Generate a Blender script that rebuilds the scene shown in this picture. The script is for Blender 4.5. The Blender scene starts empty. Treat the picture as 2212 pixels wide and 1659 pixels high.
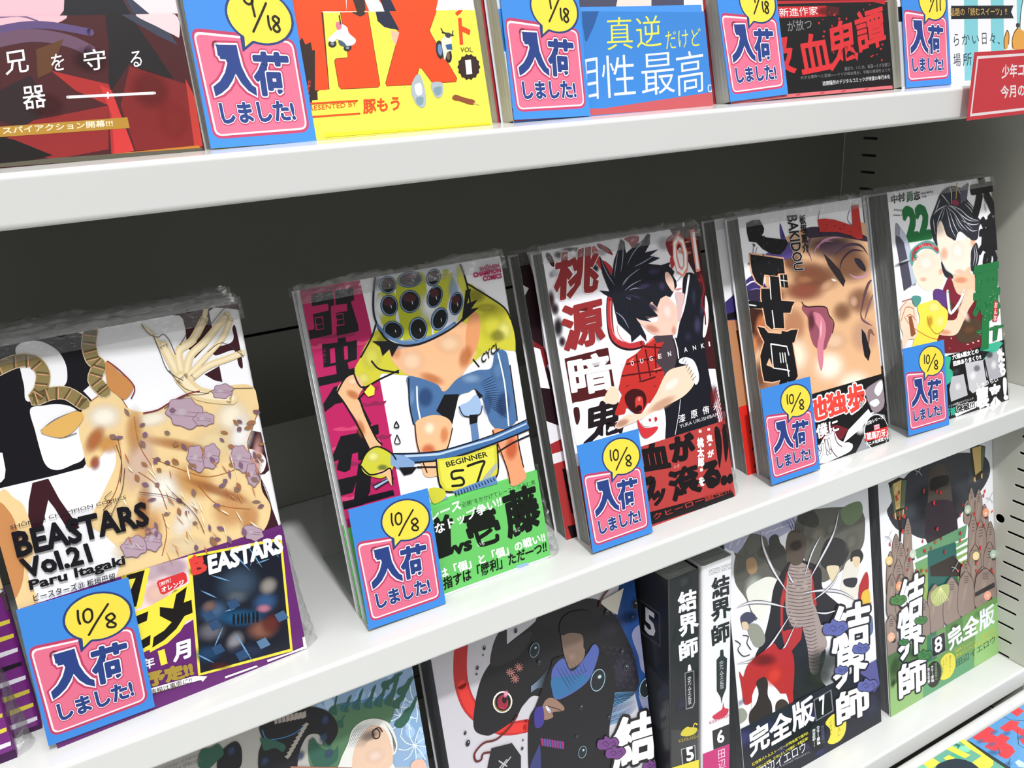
import bpy, bmesh, math, random, json
from mathutils import Vector, Matrix
from mathutils.geometry import tessellate_polygon
SC = bpy.context.scene
COL = SC.collection
# ------------------------------------------------------------------ camera
CAM_R = ((0.86582297, 0.21197693, -0.45322881), (-0.49742941, 0.2669342, -0.82541512), (-0.05398669, 0.94011271, 0.33656132))
cam_d = bpy.data.cameras.new('camera')
cam_d.sensor_fit = 'HORIZONTAL'; cam_d.sensor_width = 36
cam_d.lens = 1880.5 / 2212 * 36
cam_d.clip_start = 0.01
cam = bpy.data.objects.new('camera', cam_d); COL.objects.link(cam)
cam.matrix_world = Matrix.Translation((0, -0.35249, 0.26356)) @ Matrix(CAM_R).to_4x4()
SC.camera = cam
# ------------------------------------------------------------------ world, lights, exposure
W = bpy.data.worlds.new('shop_surroundings'); SC.world = W; W.use_nodes = True
nt = W.node_tree; nt.nodes.clear()
wo = nt.nodes.new('ShaderNodeOutputWorld'); bg = nt.nodes.new('ShaderNodeBackground')
tc = nt.nodes.new('ShaderNodeTexCoord'); sx = nt.nodes.new('ShaderNodeSeparateXYZ'); rp = nt.nodes.new('ShaderNodeValToRGB')
mr = nt.nodes.new('ShaderNodeMapRange'); mr.inputs[1].default_value = -1; mr.inputs[2].default_value = 1
nt.links.new(tc.outputs['Generated'], sx.inputs[0]); nt.links.new(sx.outputs[2], mr.inputs[0]); nt.links.new(mr.outputs[0], rp.inputs[0])
e = rp.color_ramp.elements
e[0].position = 0.30; e[0].color = (0.03, 0.03, 0.029, 1)
e[1].position = 0.95; e[1].color = (4.0, 4.0, 3.97, 1)
m_ = rp.color_ramp.elements.new(0.62); m_.color = (0.34, 0.34, 0.336, 1)
nt.links.new(rp.outputs[0], bg.inputs[0]); nt.links.new(bg.outputs[0], wo.inputs[0])
bg.inputs[1].default_value = 0.74
def area(name, loc, target, power, sx_, sy_, col):
    l = bpy.data.lights.new(name, 'AREA'); l.shape = 'RECTANGLE'; l.size = sx_; l.size_y = sy_; l.energy = power; l.color = col
    o = bpy.data.objects.new(name, l); COL.objects.link(o); o.location = loc
    o.rotation_euler = (Vector(target) - Vector(loc)).to_track_quat('-Z', 'Y').to_euler()
    return o
area('ceiling_spot_and_fill', (0.08, -1.45, 2.22), (0.2, 0.05, 0.0), 58.5, 0.17, 0.10, (1, 1, 1))
area('ceiling_spot_and_fill', (-1.50, -1.25, 1.95), (0.2, 0.05, 0.0), 3.6, 0.17, 0.12, (1, 1, 0.99))  # fill light added from the left, no lamp known there
SC.view_settings.view_transform = 'Standard'; SC.view_settings.look = 'None'
SC.view_settings.gamma = 1; SC.view_settings.use_curve_mapping = False
SC.view_settings.exposure = 0.0
SC.cycles.transparent_max_bounces = 48
# ------------------------------------------------------------------ materials
INK = [1.0]     # how light the inks and paper of the print being built are
def lin(h):
    if isinstance(h, str):
        v = [int(h[i:i + 2], 16) / 255 * INK[0] for i in (0, 2, 4)]
    else: v = list(h)
    return tuple((c / 12.92 if c <= 0.04045 else ((c + 0.055) / 1.055) ** 2.4) for c in v)
def mat(name, col=None, rough=0.5, metal=0, coat=0, noise=None, bump=None, spec=0.5, stripes=None, attr=None):
    m = bpy.data.materials.new(name); m.use_nodes = True; n = m.node_tree.nodes; l = m.node_tree.links
    b = n['Principled BSDF']; b.inputs['Roughness'].default_value = rough; b.inputs['Metallic'].default_value = metal
    b.inputs['Specular IOR Level'].default_value = spec
    if coat: b.inputs['Coat Weight'].default_value = coat; b.inputs['Coat Roughness'].default_value = 0.06
    if col is not None: b.inputs['Base Color'].default_value = (*lin(col), 1)
    tcn = n.new('ShaderNodeTexCoord')
    if attr:
        a = n.new('ShaderNodeAttribute'); a.attribute_name = attr; l.new(a.outputs['Color'], b.inputs['Base Color'])
    if noise:   # (scale, colour b, amount, stretch xyz)
        mp = n.new('ShaderNodeMapping'); mp.inputs['Scale'].default_value = noise[3]
        nz = n.new('ShaderNodeTexNoise'); nz.inputs['Scale'].default_value = noise[0]; nz.inputs['Detail'].default_value = 6
        r = n.new('ShaderNodeValToRGB'); r.color_ramp.elements[0].position = 0.5 - noise[2]; r.color_ramp.elements[1].position = 0.5 + noise[2]
        r.color_ramp.elements[0].color = (*lin(col), 1); r.color_ramp.elements[1].color = (*lin(noise[1]), 1)
        l.new(tcn.outputs['Object'], mp.inputs[0]); l.new(mp.outputs[0], nz.inputs[0]); l.new(nz.outputs[0], r.inputs[0]); l.new(r.outputs[0], b.inputs['Base Color'])
    if bump:    # (scale, strength, distance)
        nz = n.new('ShaderNodeTexNoise'); nz.inputs['Scale'].default_value = bump[0]; nz.inputs['Detail'].default_value = 3
        if len(bump) > 3:
            mp = n.new('ShaderNodeMapping'); mp.inputs['Scale'].default_value = bump[3]; l.new(tcn.outputs['Object'], mp.inputs[0]); l.new(mp.outputs[0], nz.inputs[0])
        else: l.new(tcn.outputs['Object'], nz.inputs[0])
        bp = n.new('ShaderNodeBump'); bp.inputs['Strength'].default_value = bump[1]; bp.inputs['Distance'].default_value = bump[2]
        l.new(nz.outputs[0], bp.inputs['Height']); l.new(bp.outputs[0], b.inputs['Normal'])
    return m
M = {}
M['steel'] = mat('white_powder_coated_steel', 'c6c7c5', 0.28, noise=(6, 'c2c3c1', 0.3, (1, 1, 1)), bump=(900, 0.03, 0.0002), coat=0.5)
M['panel'] = mat('grey_painted_steel', 'c6c5bb', 0.42, noise=(3, 'c1c0b6', 0.3, (1, 1, 1)), bump=(900, 0.03, 0.0002))
M['back'] = mat('shade_darkened_back_board', '9a9991', 0.45, noise=(3, '96958d', 0.3, (1, 1, 1)), bump=(900, 0.03, 0.0002))  # side panel paint made darker, shade at the back put into the colour
M['dark'] = mat('hollow_shade_paint', '0c0c0c', 0.9)  # near-black colour stands in for shade inside hollows
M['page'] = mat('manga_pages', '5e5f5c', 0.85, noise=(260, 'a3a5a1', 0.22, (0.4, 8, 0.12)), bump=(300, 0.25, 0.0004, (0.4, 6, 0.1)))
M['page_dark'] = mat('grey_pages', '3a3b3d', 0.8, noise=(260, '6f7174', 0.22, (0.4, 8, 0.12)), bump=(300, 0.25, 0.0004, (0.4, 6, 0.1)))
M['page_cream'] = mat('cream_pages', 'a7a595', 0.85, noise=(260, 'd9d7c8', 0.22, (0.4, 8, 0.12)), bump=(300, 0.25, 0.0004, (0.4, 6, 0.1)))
M['print'] = mat('glossy_offset_print', None, 0.38, coat=0.12, spec=0.3, attr='ink', bump=(60, 0.10, 0.0004, (1, 1, 0.35)))
M['print_matt'] = mat('card_print', None, 0.6, attr='ink', spec=0.3, noise=None)
M['under'] = mat('under_paper', 'e8e8ea', 0.4)
def film_mat(name, tint, gloss, haze, rough):
    m = bpy.data.materials.new(name); m.use_nodes = True; n = m.node_tree.nodes; l = m.node_tree.links; n.clear()
    o = n.new('ShaderNodeOutputMaterial'); t = n.new('ShaderNodeBsdfTransparent'); g = n.new('ShaderNodeBsdfGlossy'); d = n.new('ShaderNodeBsdfDiffuse')
    t.inputs[0].default_value = (*tint, 1); g.inputs['Roughness'].default_value = rough; d.inputs[0].default_value = (0.9, 0.9, 0.9, 1)
    m1 = n.new('ShaderNodeMixShader'); m1.inputs[0].default_value = haze; m2 = n.new('ShaderNodeMixShader'); m2.inputs[0].default_value = gloss
    l.new(t.outputs[0], m1.inputs[1]); l.new(d.outputs[0], m1.inputs[2]); l.new(m1.outputs[0], m2.inputs[1]); l.new(g.outputs[0], m2.inputs[2]); l.new(m2.outputs[0], o.inputs[0])
    tcn = n.new('ShaderNodeTexCoord'); nz = n.new('ShaderNodeTexNoise'); nz.inputs['Scale'].default_value = 220; bp = n.new('ShaderNodeBump'); bp.inputs['Strength'].default_value = 0.8; bp.inputs['Distance'].default_value = 0.001
    l.new(tcn.outputs['Object'], nz.inputs[0]); l.new(nz.outputs[0], bp.inputs['Height']); l.new(bp.outputs[0], g.inputs['Normal'])
    return m
M['film'] = film_mat('clear_shrink_film', (0.97, 0.97, 0.97), 0.20, 0.05, 0.14)
M['acrylic'] = film_mat('clear_acrylic', (0.93, 0.94, 0.93), 0.04, 0.015, 0.05)
def soft_mat():
    m = mat('soft_print', None, 0.38, coat=0.12, spec=0.3, attr='ink'); n = m.node_tree.nodes; l = m.node_tree.links
    a = [x for x in n if x.type == 'ATTRIBUTE'][0]; l.new(a.outputs['Alpha'], n['Principled BSDF'].inputs['Alpha']); return m
M['soft'] = soft_mat()
_cm = {}
def cmat(h, rough=0.35):
    k = (h, rough)
    if k not in _cm: _cm[k] = mat('paper_' + h, h, rough, coat=0.3)
    return _cm[k]
# ------------------------------------------------------------------ object helpers
def link(name, me, m=None, parent=None, mw=None):
    o = bpy.data.objects.new(name, me); COL.objects.link(o)
    if m: me.materials.append(m)
    if parent: o.parent = parent
    if mw is not None: o.matrix_world = mw
    return o
def empty(name, mw, label, cat, group=None):
    o = bpy.data.objects.new(name, None); COL.objects.link(o); o.empty_display_size = 0.01; o.matrix_world = mw
    tag(o, label, cat, group); return o
def tag(o, label, cat, group=None):
    o['label'] = label; o['category'] = cat
    if group: o['group'] = group
    return o
def boxes_mesh(name, bs, bevel=0, seg=2):
    bm = bmesh.new()
    for (x0, x1, y0, y1, z0, z1) in bs:
        r = bmesh.ops.create_cube(bm, size=1)
        for v in r['verts']:
            v.co = Vector((x0 + (v.co.x + .5) * (x1 - x0), y0 + (v.co.y + .5) * (y1 - y0), z0 + (v.co.z + .5) * (z1 - z0)))
    if bevel: bmesh.ops.bevel(bm, geom=bm.edges[:], offset=bevel, segments=seg, affect='EDGES', profile=0.5)
    me = bpy.data.meshes.new(name); bm.to_mesh(me); bm.free()
    if bevel: me.polygons.foreach_set('use_smooth', [True] * len(me.polygons)); smooth_angle(me)
    return me
def smooth_angle(me):
    try: me.set_sharp_from_angle(angle=0.6)
    except Exception: pass
def box(name, b, m, parent=None, bevel=0, seg=2): return link(name, boxes_mesh(name, [b], bevel, seg), m, parent)
def extrude_profile(name, prof, x0, x1, m, parent=None, closed=True):
    n = len(prof); vs = [(x0, y, z) for y, z in prof] + [(x1, y, z) for y, z in prof]
    fs = [(i, (i + 1) % n, n + (i + 1) % n, n + i) for i in range(n if closed else n - 1)]
    if closed: fs += [tuple(range(n))[::-1], tuple(range(n, 2 * n))]
    me = bpy.data.meshes.new(name); me.from_pydata(vs, [], fs); me.validate()
    bm = bmesh.new(); bm.from_mesh(me); bmesh.ops.recalc_face_normals(bm, faces=bm.faces); bm.to_mesh(me); bm.free()
    me.polygons.foreach_set('use_smooth', [True] * len(me.polygons)); smooth_angle(me)
    return link(name, me, m, parent)
def arc(cy, cz, r, a0, a1, n=6): return [(cy + r * math.cos(math.radians(a0 + (a1 - a0) * i / n)), cz + r * math.sin(math.radians(a0 + (a1 - a0) * i / n))) for i in range(n + 1)]
# ------------------------------------------------------------------ 2-D print engine: flat inks on a cover, units 0.1 mm
def cr(pts, closed=True, k=5):
    n = len(pts); out = []
    rng = range(n) if closed else range(n - 1)
    for i in rng:
        if closed: p = [pts[(i + j) % n] for j in (-1, 0, 1, 2)]
        else: p = [pts[max(0, min(n - 1, i + j))] for j in (-1, 0, 1, 2)]
        for s in range(k):
            t = s / k; t2 = t * t; t3 = t2 * t
            out.append(tuple(0.5 * (2 * p[1][a] + (p[2][a] - p[0][a]) * t + (2 * p[0][a] - 5 * p[1][a] + 4 * p[2][a] - p[3][a]) * t2 + (3 * p[1][a] - p[0][a] - 3 * p[2][a] + p[3][a]) * t3) for a in (0, 1)))
    if not closed: out.append(tuple(pts[-1]))
    return out
def clip(poly, r):
    def cut(ps, ax, val, sgn):
        out = []
        for i in range(len(ps)):
            a, b = ps[i - 1], ps[i]; ia = (a[ax] - val) * sgn >= 0; ib = (b[ax] - val) * sgn >= 0
            if ia != ib:
                t = (val - a[ax]) / (b[ax] - a[ax]); out.append(tuple(a[j] + (b[j] - a[j]) * t for j in range(len(a))))
            if ib: out.append(b)
        return out
    for ax, val, s in ((0, r[0], 1), (0, r[2], -1), (1, r[1], 1), (1, r[3], -1)):
        if len(poly) < 3: return []
        poly = cut(poly, ax, val, s)
    return poly
_txt = {}
def text_geo(s, off, vert):
    k = (s, off, vert)
    if k in _txt: return _txt[k]
    V = []; F = []
    def one(st):
        c = bpy.data.curves.new('t', 'FONT'); c.body = st; c.offset = off; c.resolution_u = 2
        o = bpy.data.objects.new('t', c); COL.objects.link(o)
        dg = bpy.context.evaluated_depsgraph_get(); me = bpy.data.meshes.new_from_object(o.evaluated_get(dg))
        v = [(a.co.x, a.co.y) for a in me.vertices]; f = [tuple(p.vertices) for p in me.polygons]
        bpy.data.objects.remove(o); bpy.data.curves.remove(c); bpy.data.meshes.remove(me); return v, f
    if vert:
        y = 0
        for ch in s:
            if ch == ' ': y -= 0.5; continue
            v, f = one(ch)
            if not v: continue
            cx = (min(a[0] for a in v) + max(a[0] for a in v)) / 2; b = len(V)
            if ch in 'ー': v = [(cx + (a[1] - 0.38), 0.38 - (a[0] - cx)) for a in v]
            V += [(a[0] - cx, a[1] + y) for a in v]; F += [tuple(i + b for i in q) for q in f]; y -= 1.0
    else: V, F = one(s)
    # the box the quad maps to is that of the un-thickened lettering
    xs = [a[0] for a in V]; ys = [a[1] for a in V]
    _txt[k] = (V, F, (min(xs) + off, min(ys) + off, max(xs) - off, max(ys) - off)); return _txt[k]
STEP = 4e-6
class Print:
    def __init__(s, rect): s.v = []; s.f = []; s.c = []; s.sv = []; s.sf = []; s.scol = []; s.k = 0; s.r = rect
    def add(s, pts, cols, soft=False):
        pts = [tuple(p) + tuple(c) for p, c in zip(pts, cols)]
        pts = clip(pts, s.r)
        if len(pts) < 3: return
        V, F, C_ = (s.sv, s.sf, s.scol) if soft else (s.v, s.f, s.c)
        b = len(V); V += [(p[0], p[1], s.k) for p in pts]; F.append(tuple(range(b, b + len(pts)))); C_ += [p[2:] for p in pts]
    def poly(s, pts, col, smooth):
        if smooth: pts = cr(pts)
        c = (*lin(col), 1)
        # concave-safe: triangulate, then clip triangles
        tris = tessellate_polygon([[Vector((p[0], p[1], 0)) for p in pts]])
        for t in tris: s.add([pts[i] for i in t], [c] * 3)
        s.k += 1
    def line(s, pts, w, col, smooth, taper):
        if smooth and len(pts) > 2: pts = cr(pts, False, 4)
        if taper and len(pts) == 2: pts = [tuple(pts[0][a] + (pts[1][a] - pts[0][a]) * i / 4 for a in (0, 1)) for i in range(5)]
        n = len(pts); L = []; R_ = []
        for i in range(n):
            a = Vector(pts[max(0, i - 1)]); b = Vector(pts[min(n - 1, i + 1)]); d = (b - a)
            if d.length < 1e-6: d = Vector((1, 0))
            d.normalize(); nn = Vector((-d.y, d.x)); h = w / 2
            t = i / (n - 1)
            if taper == 1: h *= max(0.05, 1 - t)
            if taper == 2: h *= max(0.05, math.sin(math.pi * t))
            p = Vector(pts[i]); L.append(tuple(p + nn * h)); R_.append(tuple(p - nn * h))
        c = (*lin(col), 1)
        for i in range(n - 1): s.add([L[i], R_[i], R_[i + 1], L[i + 1]], [c] * 4)
        if not taper:
            for q in (pts[0], pts[-1]): s.add([(q[0] + w / 2 * math.cos(a * math.pi / 4), q[1] + w / 2 * math.sin(a * math.pi / 4)) for a in range(8)], [c] * 8)
        s.k += 1
    def blob(s, cx, cy, rx, ry, rot, col, alpha):
        c = lin(col); N = 20; ca, sa = math.cos(rot), math.sin(rot)
        def pt(f, i): a = 2 * math.pi * i / N; x = rx * f * math.cos(a); y = ry * f * math.sin(a); return (cx + x * ca - y * sa, cy + x * sa + y * ca)
        rings = [(0, 1), (.35, .9), (.6, .55), (.8, .2), (1, 0)]
        for (f0, a0), (f1, a1) in zip(rings, rings[1:]):
            for i in range(N):
                q = [pt(f0, i), pt(f1, i), pt(f1, i + 1)] + ([pt(f0, i + 1)] if f0 else [])
                s.add(q, ([(*c, a0 * alpha), (*c, a1 * alpha), (*c, a1 * alpha)] + ([(*c, a0 * alpha)] if f0 else [])), True)
        s.k += 1
    def text(s, st, bl, br, tl, col, off, vert, keep=None):
        if off > 0.022:      # heavy or outlined lettering: the glyph struck several times round a small circle
            r = off - 0.014; n = 8 if off < 0.06 else 14
            V, F, bb = text_geo(st, 0.014, vert); k0 = s.k
            wx = max(1e-6, bb[2] - bb[0]); wy = max(1e-6, bb[3] - bb[1])
            for i in range(n + 1):
                a = 2 * math.pi * i / n; rr = 0 if i == n else r
                dx = rr * math.cos(a); dy = rr * math.sin(a)
                ox = (br[0] - bl[0]) * dx / wx + (tl[0] - bl[0]) * dy / wy; oy = (br[1] - bl[1]) * dx / wx + (tl[1] - bl[1]) * dy / wy
                s.k = k0 + i * 0.3
                s.text(st, (bl[0] + ox, bl[1] + oy), (br[0] + ox, br[1] + oy), (tl[0] + ox, tl[1] + oy), col, 0.014, vert)
            s.k = k0 + n * 0.3 + 1; return
        V, F, bb = text_geo(st, off, vert); c = (*lin(col), 1)
        wx = max(1e-6, bb[2] - bb[0]); wy = max(1e-6, bb[3] - bb[1])
        P = []
        for x, y in V:
            a = (x - bb[0]) / wx; b = (y - bb[1]) / wy
            P.append((bl[0] + (br[0] - bl[0]) * a + (tl[0] - bl[0]) * b, bl[1] + (br[1] - bl[1]) * a + (tl[1] - bl[1]) * b))
        r = s.r
        inside = all(r[0] <= p[0] <= r[2] and r[1] <= p[1] <= r[3] for p in P)
        if inside:
            b0 = len(s.v); s.v += [(p[0], p[1], s.k) for p in P]; s.c += [c] * len(P); s.f += [tuple(i + b0 for i in f) for f in F]
        else:
            for f in F: s.add([P[i] for i in f], [c] * len(f))
        s.k += 1
    def build(s, name, parent, d, m='print'):
        """d = distance in front of the plane; local x = right, z = up, -y = outwards"""
        V = s.v + s.sv; nb = len(s.v); F = s.f + [tuple(i + nb for i in f) for f in s.sf]; C_ = s.c + s.scol
        me = bpy.data.meshes.new(name)
        me.from_pydata([(x * 1e-4, -(d + (k + 1) * STEP), y * 1e-4) for x, y, k in V], [], F)
        at = me.color_attributes.new('ink', 'FLOAT_COLOR', 'POINT')
        at.data.foreach_set('color', [q for c in C_ for q in c])
        me.materials.append(M[m]); me.materials.append(M['soft'])
        me.polygons.foreach_set('material_index', [0] * len(s.f) + [1] * len(s.sf))
        # outward normals
        bm = bmesh.new(); bm.from_mesh(me)
        for f in bm.faces:
            if f.normal.y > 0: f.normal_flip()
        bm.to_mesh(me); bm.free()
        o = bpy.data.objects.new(name, me); COL.objects.link(o); o.parent = parent
        return o
def draw(pr, ops):
    for op in ops:
        k = op[0]
        if k in 'PS': pr.poly([(op[2][i], op[2][i + 1]) for i in range(0, len(op[2]), 2)], op[1], k == 'S')
        elif k in 'LC': pr.line([(op[3][i], op[3][i + 1]) for i in range(0, len(op[3]), 2)], op[2], op[1], k == 'C', op[4] if len(op) > 4 else 0)
        elif k == 'E':
            x, y, ax, ay, bx, by = op[2]; n = 18 if ax * ax + ay * ay + bx * bx + by * by > 900 else 10
            pr.add([(x + ax * math.cos(t) + bx * math.sin(t), y + ay * math.cos(t) + by * math.sin(t)) for t in [2 * math.pi * i / n for i in range(n)]], [(*lin(op[1]), 1)] * n); pr.k += 1
        elif k == 'B': pr.blob(*op[1:])
        elif k in 'TV': q = op[4]; pr.text(op[1], q[0:2], q[2:4], q[4:6], op[2], op[3], k == 'V')
def art(name, key, parent, rect, d, m='print'):
    INK[0] = 0.90 if key[0] == 'U' else 0.92 if key[0] == 'A' else 0.95 if key[0] == 'B' else 1.0
    pr = Print(rect); draw(pr, ART[key]); INK[0] = 1.0
    return pr.build(name, parent, d, m)
ART = {}
ART['tag'] = [["P","3b85d6",[0,0,435,0,435,635,0,635]],["P","b83b62",[9,426,12,442,18,453,30,459,47,459,373,419,392,414,405,405,413,392,416,374,415,78,412,60,404,48,391,40,372,37,56,35,39,38,27,45,19,57,17,73]],["P","ece0e4",[17,421,19,433,24,442,33,446,46,446,374,407,388,404,398,397,404,387,406,373,405,80,403,67,397,57,387,51,373,49,56,46,43,48,34,53,28,63,26,75]],["P","dc6b88",[24,416,25,426,30,432,37,436,47,436,373,400,384,397,392,391,397,383,399,372,398,82,396,71,392,63,383,58,372,57,58,53,48,54,40,59,35,66,34,76]],["P","243a74",[424,508,425,490,424,472,418,455,410,439,398,425,384,413,367,403,348,396,328,391,307,389,286,390,264,394,244,400,224,409,206,420,191,433,177,448,167,464,159,481,154,498,153,516,155,533,160,549,168,564,179,578,193,590,209,600,226,608,246,613,267,615,288,615,309,612,330,606,350,598,368,587,385,574,399,559,410,543,419,526]],["P","243a74",[197,460,291,420,243,398,195,366,195,411]],["P","ead545",[414,508,415,491,414,475,409,459,401,445,390,432,377,420,361,411,344,404,325,400,305,398,285,399,266,403,247,409,228,417,212,427,197,439,185,452,175,467,168,482,164,498,162,514,164,530,169,545,176,559,187,572,199,583,214,592,231,599,249,604,268,606,288,606,308,603,327,598,345,590,363,580,378,568,391,555,401,540,409,524]],["P","ead545",[209,453,277,410,240,408,208,386,212,420]],["L","b83b62",34,[95,397,175,394,176,349,179,311,192,269,209,235,222,226,220,193,189,216,167,246,151,284,134,258,111,231,82,211,56,199,54,237,84,257,109,288,126,325,122,340,101,342,100,353,94,356,95,397]],["T","荷","b83b62",0.11,[224,200,365,191,230,362]],["T","しました!","b83b62",0.125,[67,95,361,90,64,171]],["L","eee8ea",16,[95,397,175,394,176,349,179,311,192,269,209,235,222,226,220,193,189,216,167,246,151,284,134,258,111,231,82,211,56,199,54,237,84,257,109,288,126,325,122,340,101,342,100,353,94,356,95,397]],["T","荷","eee8ea",0.075,[224,200,365,191,230,362]],["T","しました!","eee8ea",0.085,[67,95,361,90,64,171]],["P","213a7d",[95,397,175,394,176,349,179,311,192,269,209,235,222,226,220,193,189,216,167,246,151,284,134,258,111,231,82,211,56,199,54,237,84,257,109,288,126,325,122,340,101,342,100,353,94,356]],["T","荷","213a7d",0.042,[224,200,365,191,230,362]],["T","しました!","213a7d",0.045,[67,95,361,90,64,171]]]
ART['d108'] = [["C","15140f",9,[218,556,213,518,216,495]],["C","15140f",9,[255,551,238,540,234,506,248,490,265,505,268,538,255,551]],["C","15140f",9,[336,545,282,486,239,434]],["C","15140f",9,[351,483,342,498,323,493,318,481,339,457,349,444,340,434,320,441,316,455,333,466,350,474,351,483]]]
ART['d918'] = [["C","15140f",9,[265,574,247,583,237,565,253,550,270,560,269,573,267,547,269,504]],["C","15140f",9,[323,554,288,499,252,445]],["C","15140f",9,[322,504,320,473,325,452]],["C","15140f",9,[365,493,351,504,339,493,354,471,361,451,349,442,337,451,339,464,360,479,365,493]]]
ART['d911'] = [["C","15140f",9,[265,574,247,583,237,565,253,550,270,560,269,573,267,547,269,504]],["C","15140f",9,[323,554,288,499,252,445]],["C","15140f",9,[326,511,325,472,325,448]],["C","15140f",9,[360,513,357,478,359,452]]]
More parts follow.
